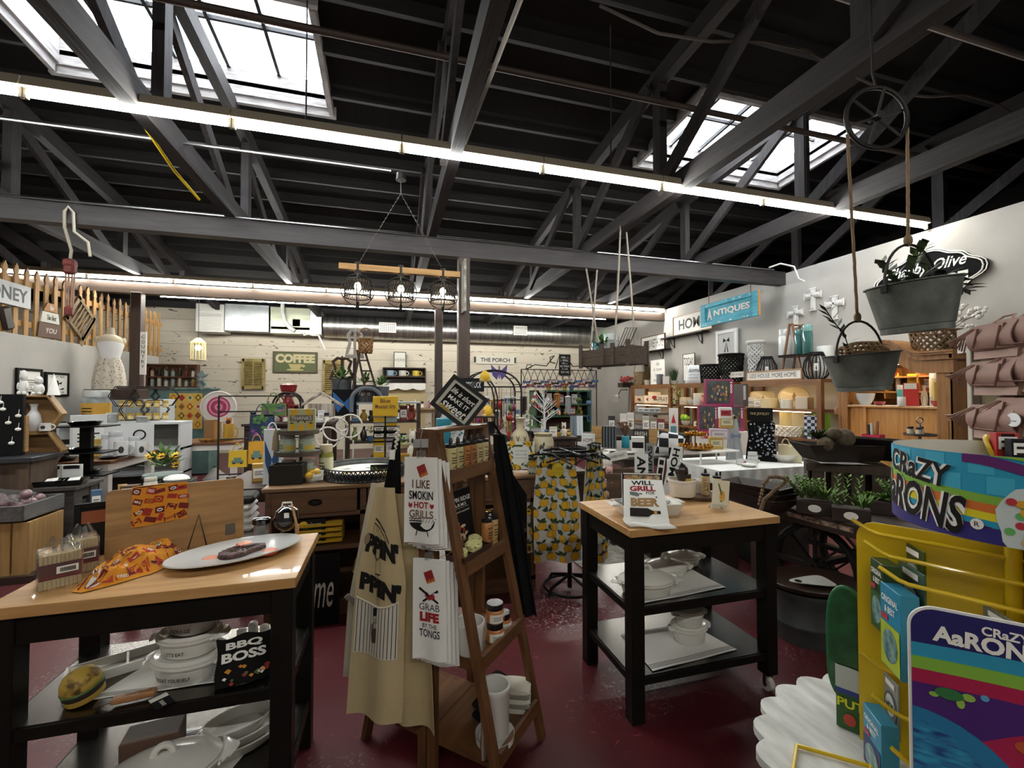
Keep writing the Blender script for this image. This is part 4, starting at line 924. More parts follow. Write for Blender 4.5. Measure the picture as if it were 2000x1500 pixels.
MB(CAN2).surf(lambda i,j:f3(i-.5,j),18,20,.003).obj('apron',None,'second canvas apron hanging behind the striped pocket apron','apron')
f4=hang(pt+exa*-.03+Vector((0,.07,.0)),lambda s:.08+.15*min(1,s*1.6),0,L_ap*.9,exa,na,1.5,.012,-.05,0,2.4)
MB(mat('c4bba6',.95)).surf(lambda i,j:f4(i-.5,j),16,18,.003).obj('apron',None,'pale apron at back of the canvas aprons left of A-frame','apron')
q=fap(-.05,.47,.008);t=thing('bottle_opener','metal bottle opener on black strap hanging from apron pocket','bottle opener',q)
mb=MB(INK);mb.box((0,0,-.008),(.016,.006,.03));mb.obj('strap',t);MB(STEEL).tube([(.008*math.cos(a),0,-.03+.008*math.sin(a))for a in[2*pi*i/10 for i in range(10)]],.0015,5,True).obj('ring',t)
mb=MB(mat('3b2a24',.4));mb.prism([(-.014,-.004,-.12),(-.008,-.004,-.13),(.008,-.004,-.13),(.014,-.004,-.12),(.014,-.004,-.075),(-.014,-.004,-.075)],(0,.006,0));mb.obj('grip',t);MB(STEEL).tube([(-.012,-.003,-.078),(-.012,-.003,-.055),(0,-.003,-.045),(.012,-.003,-.055),(.012,-.003,-.078)],.003,6).obj('opener_loop',t)
# ---- white tea towels clipped to the end panel
def tbundle(P_top,w,length,ex,nrm,layers,lb,prt):
 t=thing('hanging_towels',lb,'towel',P_top);z0=Vector()
 for k in range(layers):
  f=hang(z0+Vector(ex)*(.012*k)-Vector(nrm)*(.012*k)+Vector((0,0,-.008*k)),w,w*1.06,length*(1+.012*k),ex,nrm,1,.006,.012,0,.5*k)
  mb=MB(CLOTH);mb.surf(lambda i,j:f(i-.5,j),14,18,.007);
  if k==0:prt(mb,lambda x,y:f(x/w,y/length+.5,.0015),lambda x,y:f(x/w,y/length+.5,.0022))
  mb.obj('towel_layer',t)
 return t
def tag(mb,f1,f2,x,y):
 mb.use(mat('8f1f1c',.5));s=.022;mb.flat([(x-s*1.1,y+s*.6),(x+s*.5,y+s*1.3),(x+s*1.2,y-s*.6),(x-s*.4,y-s*1.3)],f1);mb.use(mat('d8862a',.5))
 for i in range(5):mb.flat([(x-s*.4+i*s*.3,y-s*1.25+i*s*.14),(x-s*.1+i*s*.3,y-s*1.1+i*s*.14),(x-s*.2+i*s*.3,y-s*(.5-.2*(i%2))+i*s*.12)],f2)
def p1(mb,f1,f2):
 tag(mb,f1,f2,0.005,.115);mb.use(mat('5e4020',.8));mb.text('I LIKE',f1,.0,.062,.075,.032,.02);mb.use(INK);mb.text('SMOKIN',f1,0,.018,.1,.034,.02);mb.use(RED);mb.text('HOT',f1,0,-.02,.062,.026,.03)
 for s in(-1,1):mb.flat([(s*.045-.008,-.025),(s*.045,-.034),(s*.045+.008,-.025),(s*.045+.006,-.012),(s*.045,-.018),(s*.045-.006,-.01)],f1)
 mb.use(mat('6a5038',.8));mb.text('GRILLS',f1,0,-.055,.1,.03,.02);mb.use(INK);mb.flat([(-.05,-.09),(.055,-.085)]+[(.003+.05*math.cos(a),-.092+.03*math.sin(a))for a in[-.2-2.7*i/8 for i in range(9)]],f1)
 mb.use(INK);mb.flat(rect(-.05,-.084,.055,-.08),f1)
 for i in range(8):mb.flat([(-.045+.0125*i,-.086),(-.043+.0125*i,-.086),(-.037+.0125*i,-.072),(-.039+.0125*i,-.072)],f1)
 mb.flat(rect(-.05,-.074,.06,-.071),f1);mb.flat([(-.02,-.115),(-.016,-.115),(-.022,-.14),(-.026,-.14)],f1);mb.flat([(.022,-.115),(.026,-.115),(.032,-.138),(.028,-.138)],f1)
def p2(mb,f1,f2):
 tag(mb,f1,f2,.0,.125);mb.use(INK);mb.flat([(-.045,.075),(-.04,.083),(.04,.03),(.035,.024)],f1);mb.flat([(.04,.07),(.035,.078),(-.03,.03),(-.025,.024)],f1);mb.use(RED);mb.flat([(-.02,.05),(0,.035),(.025,.045),(.02,.062),(.005,.052),(-.01,.066)],f2)
 mb.use(mat('3a3430',.8));mb.text('GRAB',f1,0,.008,.085,.026,.0);mb.use(RED);mb.text('LIFE',f1,0,-.03,.08,.036,.06);mb.use(mat('3a3430',.8));mb.text('BY THE',f1,0,-.064,.06,.016,.01);mb.text('TONGS',f1,0,-.092,.085,.03,.02)
ext=(crt*.9+ae1*.5).normalized();nt=Vector((ext.y,-ext.x,0))
P1=ad(822,893,1.755);P2=ad(838,1092,1.745)
tbundle(P1,.138,.335,ext,nt,4,'white tea towels reading I LIKE SMOKIN HOT GRILLS clipped on A-frame',p1)
tbundle(P2,.135,.385,ext,nt,4,'white tea towels reading GRAB LIFE BY THE TONGS clipped on A-frame',p2)
for P_,lb in((P1,'clear plastic clip holding the upper white towels'),(P2,'clear plastic clip holding the lower white towels')):
 t=thing('hanger_clip',lb,'clip',P_);mb=MB(CLEAR);mb.box((.0,.0,.012),(.035,.012,.03),.004);mb.obj('clip_body',t)
 mb=MB(mat('8d8d8c',.5));mb.box((0,.004,.055),(.06,.003,.035),.002);mb.obj('price_card',t);MB(STEEL).tube([(0,0,.025),(0,.004,.08),(.006,.01,.105),(.0,.025,.118),(-.004,.035,.105)],.0018,5).obj('hook',t)
ndk=(ae1*.9-ae2*.4).normalized();fb=hang(A(.10,AL/2+.03,1.33),lambda s:.05+.05*math.sin(min(1,s*1.8)*pi*.5),0,.86,ae1*.9+ae2*.45,n_end,2,.012,.14,0,.3)
mb=MB(mat('0e0e0f',.95));mb.surf(lambda i,j:fb(i-.5,j),14,18,.006);mb.surf(lambda i,j:A(.07+.06*i,AL/2+.03,1.40-.08*i)+Vector((0,0,-.02*j)),4,1,.003);mb.obj('apron',None,'black apron hanging on right side of A-frame','apron')
fb2=hang(ad(775,858,1.86),lambda s:.03+.06*s,0,.3,crt,-cd,1,.008,-.02,0,.3)
MB(mat('0f0f10',.95)).surf(lambda i,j:fb2(i-.5,j),10,10,.006).obj('apron',None,'black apron hanging at upper left of A-frame','apron')
fb3=A(.1,AL/2+.075,.98)
MB(mat('101011',.95)).surf(lambda i,j:A(.09+.13*i,AL/2+.10,1.2-.16*i-.20*j*(1-.3*i)),6,6,.005).obj('folded_cloth',None,'black folded cloth hanging beside right side of A-frame','cloth')
t=thing('spatula','grey handled spatula sticking out left of the canvas aprons','spatula',ad(715,1196,1.86));e_=ad(676,1163,1.80)-ad(715,1196,1.86)
mb=MB(mat('8e8c86',.4,.5));mb.bar((0,0,0),e_,.02,.006,(0,-1,0));mb.obj('handle',t);MB(STEEL).bar((0,0,0),-e_*1.6,.05,.003,(0,-1,0)).obj('blade',t)
def chalk(mb,fn,w,h):
 for s,y,x,hh in(('life is short',.66,.0,.15),('MAKE IT',.46,0,.12),('sweet',.25,.0,.2)):mb.use(PAPER);mb.text(s,fn,x,h*y,w*.8,h*hh,.012,.35 if s!='MAKE IT' else 0,fit=True)
 mb.use(mat('b59a4e',.7))
 for i in range(5):mb.flat(oval(-w*.36+.012*i,h*(.12+.03*(i%2)),.012,.01,7),fn)
p=A(-.03,.08,AH+.013);t=thing('chalk_sign','diamond tilted black chalk sign reading life is short make it sweet','sign',p,face_cam(p));s_=.185
T_=rot('X',-14)@tr(0,0,s_*.60)@rot('Y',38)@tr(0,0,-s_/2);mb=MB(mat('15120f',.5)).at(T_)
for s in(-1,1):mb.box((s*(s_-.018)/2*1.15,0,s_/2),(.018,.02,s_));mb.box((0,0,s_/2+s*(s_-.018)/2),(s_*1.15-.03,.02,.018))
mb.obj('frame',t);mb=MB(mat('b9b5aa',.7)).at(T_);mb.box((0,.002,s_/2),(s_*1.12-.03,.01,s_-.03));mb.use(mat('12110f',.8));mb.box((0,-.001,s_/2),(s_*.92-.03,.01,s_-.06));mb.obj('panel',t)
mb=MB(PAPER).at(T_);chalk(mb,FR(-.0065),s_*.9,s_);mb.obj('lettering',t)
mb=MB(mat('d9d2c0',.6))
for i in range(16):q=ad(776+(i%2)*3-i*.4,838+i*4.2,1.86);mb.ball(q,.0075,8,6)
mb.use(PAPER);q=ad(766,888,1.85);mb.box(q,(.022,.003,.04));mb.obj('bead_garland',None,'white bead garland with tag hanging on left leg of A-frame','garland')
# ================================================================ RIGHT SIDE
def putx(fnc,n,lb,ct,u,vt,X,z,w,*a,rz=None,dy=0,**k):
 p=ax(u,900,X);p.z=z;p.y+=dy;top=ax(u,vt,X).z
 return fnc(n,lb,ct,p,face_cam(p)if rz is None else rz,w*dep(p)/F,max(.01,top-z),*a,**k)
RW=-pi/2
def wallsign(n,lb,ct,u0,u1,vt,vb,X=6.22,**k):
 """a framed board on the right wall; top and bottom are read at its left edge"""
 a,b=ax(u0,vt,X),ax(u1,vt,X);zb=ax(u0,vb,X).z
 return g_frame(n,lb,ct,Vector((X,(a.y+b.y)/2,zb)),RW,abs(a.y-b.y),a.z-zb,**k)
 # ---- yellow spinner rack on a scalloped white table
YP=mat('d8b60e',.45,coat=.2)
hc=ad(1975,880,.80);hc.z=0;q0=ad(1672,1015,.97);q1=ad(2000,1064,.797)
rd=Vector((q1 .x-q0 .x,q1 .y-q0 .y,0)).normalized();rn=Vector((rd.y,-rd.x,0));rn=rn if rn.dot(cd)<0 else-rn
tz=.77
tcx=hc-rd*.04
t=thing('side_table','white distressed round table with scalloped edge under yellow rack','table',(tcx.x,tcx.y,0));mb=MB(mat('d9d8d4',.55,c2='b3b2ae',nscale=9,stretch=(3,1,1)))
N_=26;rt_=.36;P=[]
for i in range(N_):
 a=2*pi*i/N_
 for k in range(6):b=a+2*pi/N_*k/6;rr_=rt_+.022*abs(math.sin(pi*k/6));P.append((rr_*math.cos(b),rr_*math.sin(b),tz-.02))
mb.prism(P,(0,0,.018));mb.obj('tabletop',t);MB(mat('d5d4cf',.6)).lathe([(.2,0),(.2,.03),(.05,.08),(.04,.4),(.06,.6),(.14,tz-.02)],20).obj('pedestal',t)
t=thing('spinner_rack','yellow wire display rack with curved rainbow header and front sign','display rack',(hc.x,hc.y,tz))
RL=lambda v:Vector(v)-Vector((hc.x,hc.y,tz))
zt=q0 .z;Lp=(Vector((hc.x,hc.y,0))-Vector((q0 .x,q0 .y,0))).dot(rd);pb=Vector((q0 .x,q0 .y,0))
def pp(s,z):return pb+rd*s+Vector((0,0,z))
rr=.035;O=[(0,tz+.005)]+[(rr-rr*math.cos(a),zt-rr+rr*math.sin(a))for a in[pi/2*i/6 for i in range(7)]]+[(Lp*2-rr+rr*math.sin(a),zt-rr+rr*math.cos(a))for a in[pi/2*i/6 for i in range(7)]]+[(Lp*2,tz+.005)]
mb=MB(YP);mb.prism([RL(pp(s,z))for s,z in O],rn*-.004);mb.obj('back_panel',t)
side0=ad(2004,1100,.76);sd=(Vector((side0 .x,side0 .y,0))-pb).dot(rd)
mb=MB(YP);mb.prism([RL(pp(sd,tz+.005)),RL(pp(sd,zt)),RL(pp(sd,zt)+rn*.2),RL(pp(sd,tz+.005)+rn*.2)],rd*.004);mb.obj('side_panel',t)
def rod(u,v,off,lng=None):
 d=None
 for i in range(200):
  d_=.6+i*.002;p=ad(u,v,d_)
  if(p-pb).dot(rn)<off:d=d_;break
 p=ad(u,v,d);s0=(p-pb).dot(rd)
 z=p.z-.022
 P=[RL(pp(s0,p.z)+rn*off),RL(pp(s0+.03,z+.004)+rn*off),RL(pp(s0+.045,z)+rn*off),RL(pp(sd,z-.002)+rn*off)]
 MB(YP).tube(P,.0042,8).obj('hook',t);return s0,z,off
rods=[rod(1664,1014,.018),rod(1686,1056,.05),rod(1716,1106,.095),rod(1681,1272,.02),rod(1704,1356,.07),rod(1740,1458,.11)]
mb=MB(YP);P=[az(1556,1456,tz+.004),az(1700,1497,tz+.004),az(1690,1600,tz+.004),az(1540,1560,tz+.004)];mb.tube([RL(q)for q in P],.0045,6,True);mb.obj('base_wire',t)
MB(YP).cyl((0,0,0),(0,0,.6),.012).obj('axle',t)
hr,hz0,hz1=.165,1.288,1.43;th=math.atan2(-hc.y,-hc.x)
def hfn2(x,z,e=0):a=th-R(84)+x/hr;return RL(Vector((hc.x+(hr+e)*math.cos(a),hc.y+(hr+e)*math.sin(a),hz0+z)))
HH=hz1-hz0;LEN=hr*R(170)
mb=MB(mat('bdbbb2',.6));mb.lathe([(hr-.002,hz0-tz),(hr-.002,hz1-tz)],60,caps=False)
mb.use(mat('1f93b5',.5));mb.surf(lambda a,b:hfn2(a*LEN,b*HH),60,1)
mb.use(mat('3aa6c4',.5))
for i in range(16):
 for j in range(2):
  if(i+j)%2:mb.surf(lambda a,b:hfn2((i+a+j*.3)*LEN/16,HH*(.56+.22*j+b*.2-.1*a*0),.0006),2,1)
bands=[('7aa83a',.50,.10),('c96a26',.40,.10),('d9cc20',.31,.09),('1f93b5',.23,.08),('4a1a5e',.16,.08),('a01a4e',.10,.06),('2a2472',-.02,.13)]
for c_,z0,dz in bands:mb.use(mat(c_,.5));mb.surf(lambda a,b:hfn2(LEN*a,max(0,HH*(z0+.06-.12*a*1.3+dz*b+.05*math.sin(2+5*a))),.0012),40,1)
mb.use(mat('2a2472',.5));mb.surf(lambda a,b:hfn2(LEN*(.0+a*.5),HH*.18*b*(1-.1*a),.0016),20,1)
mb.use(mat('5a1a63',.5));mb.surf(lambda a,b:hfn2(LEN*(.38+.6*a),min(HH,HH*(.80-.0*a+.1*math.sin(1.5+7*a)+.12*b)),.0014),24,1);mb.use(mat('86b53a',.5));mb.surf(lambda a,b:hfn2(LEN*(.45+.53*a),min(HH,HH*(.91+.08*math.sin(1.5+7*a)+.15*b)),.0016),24,1)
mb.obj('header',t)
mb=MB(PAPER)
for bold,m_,e in((.075,PAPER,.0026),(.02,INK,.0036)):
 f=lambda x,z:hfn2(x,z,e);mb.use(m_)
 mb.text('CRaZY',f,.108,HH*.76,.128,.042,bold,0,-8);mb.text('AaRONS',f,.095,HH*.36,.19,.066,bold,0,-9,.95)
mb.use(PAPER);mb.flat(oval(.203,HH*.2,.008,.009,12),lambda x,z:hfn2(x,z,.003));mb.use(INK);mb.text('R',lambda x,z:hfn2(x,z,.0036),.203,HH*.2,.006,.008)
mb.obj('lettering',t)
mb=MB(mat('c9d3d0',.5));rnd=random.Random(8);mb.flat([(.235+.03*math.cos(a)*(1+.1*math.sin(5*a))+.02,HH*.28+.055*math.sin(a))for a in[2*pi*i/20 for i in range(20)]],lambda x,z:hfn2(x,max(0,z),.002))
for i in range(16):mb.use(mat(rnd.choice(('d9a02a','b8303c','3a8fc0','5fae5a','3f9c8a')),.5));mb.flat(oval(.255+rnd.uniform(-.02,.02),HH*.3+rnd.uniform(-.035,.04),.006,.006,10),lambda x,z,k=i:hfn2(x,max(0,z),.0024+k*.0001))
mb.obj('picture',t)
c0,c1=ad(1772,1215,.725),ad(2000,1228,.655)
fex=Vector((c1 .x-c0 .x,c1 .y-c0 .y,0)).normalized();fzt=ad(1800,1180,.717).z
def ffn(x,z,e=0):return RL(Vector((c0 .x,c0 .y,0))+fex*x+Vector((0,0,fzt+z)))+Vector((fex.y,-fex.x,0))*(.0008+e)
rr=.035;Wf,Hf=.34,fzt-tz-.02
def outl(i):return[(i,-Hf)]+[(rr-(rr-i)*math.cos(a),-rr+(rr-i)*math.sin(a))for a in[pi/2*k/8 for k in range(9)]]+[(Wf-i,-i),(Wf-i,-Hf)]
mb=MB(mat('e6e4e0',.5));mb.prism([ffn(x,z)for x,z in outl(0)],Vector((fex.y,-fex.x,0))*-.003);mb.use(mat('22205f',.45));mb.flat(outl(.004),lambda x,z:ffn(x,z,.0005))
fb_=[('2a8fb0',-.062,.022),('7fae3c',-.084,.02),('a31c48',-.104,.022),('45206a',-.126,.12)]
for c_,z0,dz in fb_:mb.use(mat(c_,.45));mb.surf(lambda a,b:ffn(.004+a*(Wf-.008),z0-dz*b+.02*math.sin(a*2.2)-.024*a,.001),14,1)
mb.use(mat('45206a',.45));mb.surf(lambda a,b:ffn(.004+a*(Wf-.008),-.15-(Hf-.15)*b,.0008),2,1)
mb.use(mat('a31c48',.45));mb.surf(lambda a,b:ffn(.07+a*(Wf-.075),-.16-(.05*(1-math.exp(-((a-.3)*4)**2)))-b*.2,.0014),24,1)
mb.use(mat('1f6f9a',.45));mb.flat([(.004,-.165)]+[(.004+.15*math.sin(a),-.165-.17*(1-math.cos(a)))for a in[pi/2*i/12 for i in range(13)]]+[(.004,-Hf)],lambda x,z:ffn(x,z,.0018))
mb.use(mat('123a72',.45,c2='2f8fb5',nscale=30,stretch=(1,1,4)));mb.flat([(.004,-.185)]+[(.004+.115*math.sin(a),-.185-.16*(1-math.cos(a)))for a in[pi/2*i/12 for i in range(13)]]+[(.004,-Hf)],lambda x,z:ffn(x,z,.0022))
mb.use(mat('2c6e3a',.5));mb.flat(oval(.048,-.132,.017,.009,14),lambda x,z:ffn(x,z,.0024));mb.use(mat('8fb548',.5))
for x,z,a_,b_ in((.07,-.13,.008,.006),(.061,-.142,.005,.008),(.03,-.138,.006,.004)):mb.flat(oval(x,z,a_,b_,10),lambda p_,q_:ffn(p_,q_,.0022))
mb.use(mat('5aa0c0',.5));mb.flat(oval(.088,-.124,.005,.005,10),lambda p_,q_:ffn(p_,q_,.0024));mb.use(mat('b0502a',.5));mb.flat(oval(.135,-.182,.017,.01,14),lambda p_,q_:ffn(p_,q_,.0024));mb.flat([(.15,-.182),(.162,-.174),(.162,-.192)],lambda p_,q_:ffn(p_,q_,.0024));mb.use(PAPER)
for x in(.13,.143):mb.flat(rect(x-.002,-.191,x+.002,-.173),lambda p_,q_:ffn(p_,q_,.0028))
mb.obj('sign_card',t)
mb=MB(PAPER);mb.text('CRaZY',lambda x,z:ffn(x,z,.002),.112,-.022,.052,.014,.03,0,-2);mb.text('AaRONS',lambda x,z:ffn(x,z,.002),.09,-.042,.12,.026,.04,0,-2);mb.obj('lettering',t)
mb=MB(PAPER);mb.surf(lambda a,b:ffn(.09+a*.25,-.262-.04*(abs(math.sin(a*9))**.6)*-.3-.03*(1-a)-b*.2,.003),40,1);mb.use(mat('14132a',.5));mb.surf(lambda a,b:ffn(.1+a*.24,-.272-.04*(abs(math.sin(a*9))**.6)*-.3-.03*(1-a)-b*.19,.0038),40,1);mb.obj('cloud_banner',t)
def hpack(lb,rod_,s,w,h,c1,c2,box=True,txt='ORIGINAL|& BEST',n='toy_package'):
 s0,z,off=rod_;p=pp(s0+s,z-.012)+rn*off
 t=thing(n,lb,'toy package',p,math.atan2(rd.y,rd.x)+pi/2*3+R(30))
 mb=MB(mat(c1,.4));d=.03 if box else.004;mb.box((0,0,-h/2),(w,d,h),.001);
 mb.obj('carton' if box else 'backing_card',t)
 mb=MB(mat(c2,.4));fn=FR(-d/2)
 if box:
  mb.flat(rect(-w*.46,-h*.98,w*.46,-h*.45),fn);mb.use(mat('8fb0a0',.3,c2='38566a',nscale=60));mb.flat(oval(0,-h*.7,w*.36,h*.2,14),lambda x,zz:fn(x,zz)+Vector((0,-.0006,0)))
  mb.use(PAPER);mb.text(txt.split('|')[0],fn,0,-h*.16,w*.8,h*.08,.02);mb.text('& BEST',fn,0,-h*.28,w*.5,h*.08,.02)
  mb.use(mat('b03040',.5));mb.flat(rect(-w*.42,-h*.42,-w*.1,-h*.35),fn)
 else:
  mb.flat(oval(0,-h*.55,w*.42,h*.3,18),fn);mb.use(mat('cfd5d4',.4));mb.flat(oval(0,-h*.5,w*.3,h*.2,16),lambda x,zz:fn(x,zz)+Vector((0,-.0006,0)));mb.use(INK);mb.text('AaRONS',lambda x,zz:fn(x,zz)+Vector((0,-.0012,0)),0,-h*.5,w*.5,h*.12,.03);mb.use(PAPER);mb.flat(rect(-w*.3,-h*.16,w*.3,-h*.06),fn)
 mb.obj('printed_front',t);return t
hpack('dark green toy package on the uppermost yellow hook',rods[0],.10,.07,.11,'3f4a1c','5a6a2c',False)
hpack('toy package with large round logo on second yellow hook',rods[1],.075,.085,.12,'3f5a4c','1f2560',False)
hpack('grey blister card hanging far along the third yellow hook',rods[2],.16,.07,.09,'6f6f60','8a8c84',False)
hpack('green boxed toy hanging behind the third yellow hook tip',rods[1],.035,.05,.14,'24401f','3a5a30')
hpack('teal boxed toy hanging below the third hook beside front sign',rods[2],.03,.07,.16,'2a7fa0','a8b83a')
hpack('pale blister card hanging on the fourth yellow hook',rods[3],.05,.055,.11,'8c8f8a','5f6566',False)
hpack('teal and navy boxed toy on the fifth yellow hook',rods[4],.012,.07,.13,'2a7fa0','23265e')
p=ad(1672,1350,1.02);p=pp(-.0,tz+.0)-rn*.035
t=thing('puzzle_box','green puzzle box standing behind left edge of yellow rack','box',p,math.atan2(rd.y,rd.x));mb=MB(mat('2f5a26',.5));mb.box((-.0,0,.07),(.09,.03,.14),.001);mb.use(mat('b9beb9',.5));mb.box((0,-.001,.115),(.091,.031,.05));mb.use(mat('2a3a86',.5));mb.box((0,-.001,.085),(.091,.031,.012));mb.obj('carton',t)
mb=MB(mat('d8d820',.5));mb.text('PUTTY',FR(-.0165),-.0,.06,.085,.02,.03);mb.use(mat('b8402a',.5));mb.flat(oval(-.02,.025,.012,.014,8),FR(-.0165));mb.obj('lettering',t)
p=pp(.005,.95)-rn*.03;t=thing('zip_pouch','clear pouch with green zip edge behind yellow rack','pouch',p,math.atan2(rd.y,rd.x));P=[(-.03+.055*math.cos(a)*.6,0,.0+(.135 if math.sin(a)>0 else.12)*abs(math.sin(a))**.5*(1 if math.sin(a)>0 else-1))for a in[2*pi*i/28 for i in range(28)]]
MB(mat('0f5a2c',.5)).tube(P,.006,8,True).obj('zip_edge',t);mb=MB(mat('143f24',.35,c2='1f5a34',nscale=30,coat=.5));mb.prism([(q[0],-.006,q[2])for q in P],(0,.012,0));mb.obj('pouch_body',t)
for i,(u,c_,lb)in enumerate(((1962,'a51d1a','red squeezable tube standing inside the rack header'),(1992,'15151c','black squeezable tube standing inside the rack header'))):
 p=ad(u,900,.9-.03*i);p.z=1.30
 g_box('toy_tube',lb,'toy package',p,face_cam(p)+.5,.035,.15-.01*i,.02,c_,lab='e8e4e0',band=(.78,.95),gr='tubes inside the rack header')
p=ad(1935,880,.93);mb=MB(mat('c4a012',.45));T_=rot('Z',20)@rot('X',70);mb.at(T_).lathe([(0,0),(.032,0),(.034,.003),(.034,.008),(0,.01)],24);mb.obj('yellow_disc',None,'yellow plastic disc inside the curved rack header','toy',None,None,p)
# ---- zinc tub with wooden lid
p=az(1586,1243,0);rz_=R(-15)
t=thing('wash_tub','oval galvanised wash tub standing on the floor under old cart','tub',p,rz_);k_=.225
MB(mat('5d6060',.5,.6,c2='484b4b',nscale=8)).lathe([(k_*.94,0),(k_*.95,.006),(k_*.97,.10),(k_*.985,.105),(k_*.985,.115),(k_*.97,.12),(k_*1.0,.28),(k_*1.015,.285),(k_*1.02,.31),(k_*.98,.31),(k_*.94,.02),(0,.015)],48,sy=.78).obj('tub_body',t)
t=thing('wooden_tray','round dark wooden dish lying on top of wash tub','dish',p+Vector((0,0,.3105)),rz_);MB(wood('33211a','241610',.4)).lathe([(k_*.6,0),(k_*1.1,.02),(k_*1.17,.045),(k_*1.15,.05),(k_*1.02,.035),(k_*.5,.016),(0,.014)],48,sy=.8).obj('dish_body',t)
mb=MB(mat('c9c9c2',.35));mb.prism([(.02+.13*math.cos(a)-.03*math.cos(2*a),.075*math.sin(a)*(1+.35*math.cos(a)),.0355)for a in[2*pi*i/26 for i in range(26)]],(0,0,.004));mb.use(INK);mb.cyl((-.09,-.01,.04),(-.09,-.01,.043),.02);mb.obj('pale_inlay',t)
# ---- old flatbed cart with wheels
P1,P2=az(1426,964,.75),az(1670,1024,.75);ce=Vector((P2 .x-P1 .x,P2 .y-P1 .y,0));CL=ce.length;ca=math.atan2(ce.y,ce.x);
t=thing('flatbed_cart','old dark wooden flatbed cart on spoked iron wheels holding succulents','cart',(P1 .x,P1 .y,0),ca)
mb=MB(wood('3a251b','1f1410',.55));CW=.95;CL2=CL+.75
mb.box((CL2/2,.02,.705),(CL2,.045,.09),.004);mb.box((CL2/2,CW,.705),(CL2,.045,.09),.004);mb.obj('side_rail',t)
mb=MB(wood('33211a','1a1310',.6))
for i in range(6):mb.box((CL2/2,.05+CW*(i+.5)/6.3,.735),(CL2-.02,CW/6.5,.025))
mb.obj('deck_plank',t)
mb=MB(mat('b59a86',.8,c2='3a251b',nscale=30));mb.surf(lambda a,b:Vector((.45+.42*a,-.0035,.695+.03*b)),1,1);mb.obj('worn_paint',t)
for x,yw in((.5,.22),(1.15,.22),(.5,.75)):
 mb=MB(mat('14110f',.6,.3));r_=.27
 for q in(-.012,.012):mb.tube([(x+r_*math.cos(a),yw+q,.34+r_*math.sin(a))for a in[2*pi*i/36 for i in range(36)]],.018,6,True)
 mb.cyl((x,yw-.05,.34),(x,yw+.05,.34),.05)
 for i in range(8):a=2*pi*i/8;mb.bar((x+.04*math.cos(a),yw,.34+.04*math.sin(a)),(x+r_*math.cos(a),yw,.34+r_*math.sin(a)),.022,.012)
 mb.obj('wheel',t)
mb=MB(mat('15110f',.6,.3))
for y in(.2,.72):mb.bar((.05,y,.64),(CL2-.05,y,.64),.06,.06);mb.bar((.1,y,.33),(CL2-.1,y,.33),.035,.035);mb.bar((.1,y,.33),(.45,y,.62),.025,.025)
mb.bar((.5,.15,.34),(.5,.8,.34),.04,.04);mb.bar((1.15,.15,.34),(1.15,.3,.34),.04,.04);mb.obj('undercarriage',t)
for x in(.15,CL2-.12):
 for y in(.1,.85):MB(DARKW).box((x,y,.31),(.06,.06,.62)).obj('leg',t)
ZC=.7485
def trough(lb,p,rz,L,Wd,h,gr=None,m=None):
 mb=MB(m or wood('38241a','1d130e',.5));a,b,th_=L/2,Wd/2,.018
 def ring(k,z):return[(a*k*s,b*k*q,z)for s,q in((-1,-1),(1,-1),(1,1),(-1,1))]
 V=ring(.72,0)+ring(1,h)+ring(.93,h)+ring(.66,th_);mb.add(V,[(3,2,1,0)]+[(i,(i+1)%4,4+(i+1)%4,4+i)for i in range(4)]+[(4+i,4+(i+1)%4,8+(i+1)%4,8+i)for i in range(4)]+[(8+i,8+(i+1)%4,12+(i+1)%4,12+i)for i in range(4)]+[(12,13,14,15)])
 return mb.obj('dough_bowl',None,lb,'wooden bowl',gr,None,p,rz)
b0=az(1502,990,ZC)
for i,nm in enumerate(('lowest','middle','topmost')):trough('%s rectangular dark wooden dough bowl in stack on old cart'%nm,b0+Vector((0,.1,.035*i)),ca+R(8*i-6),.5-.03*i,.26,.075,'stacked dough bowls on the old cart')
mb=MB(mat('6f5a44',.9));T0p=[(1483,985),(1487,965),(1492,945),(1502,932),(1515,931),(1530,934),(1537,938),(1526,948),(1512,958),(1502,968),(1493,975),(1488,990),(1484,1000)]
for i in range(len(T0p)-1):
 for k in range(3):q=[T0p[i][j]+(T0p[i+1][j]-T0p[i][j])*k/3 for j in(0,1)];mb.ball(ad(q[0],q[1],2.82+(.0 if i>7 else.04)),.0125,7,5)
mb.obj('bead_garland',None,'brown wooden bead garland draped over stacked dough bowls','garland')
def succ_rosette(mb,c,r,n=26,m=None):
 for i in range(n):
  a=i*2.4;t_=i/n;d=Vector((math.cos(a)*(.25+t_),math.sin(a)*(.25+t_),1.1-t_));add_leaf(mb,c,d,r*(.5+.6*t_),r*.4,.5)
def succ_spike(mb,c,h,lean=(0,0),w=.02):
 for i in range(26):
  z=h*i/26;a=i*2.4;b=Vector(c)+Vector((lean[0]*z,lean[1]*z,z));add_leaf(mb,b,(math.cos(a),math.sin(a),.9),w*1.2,w*.5,.3)
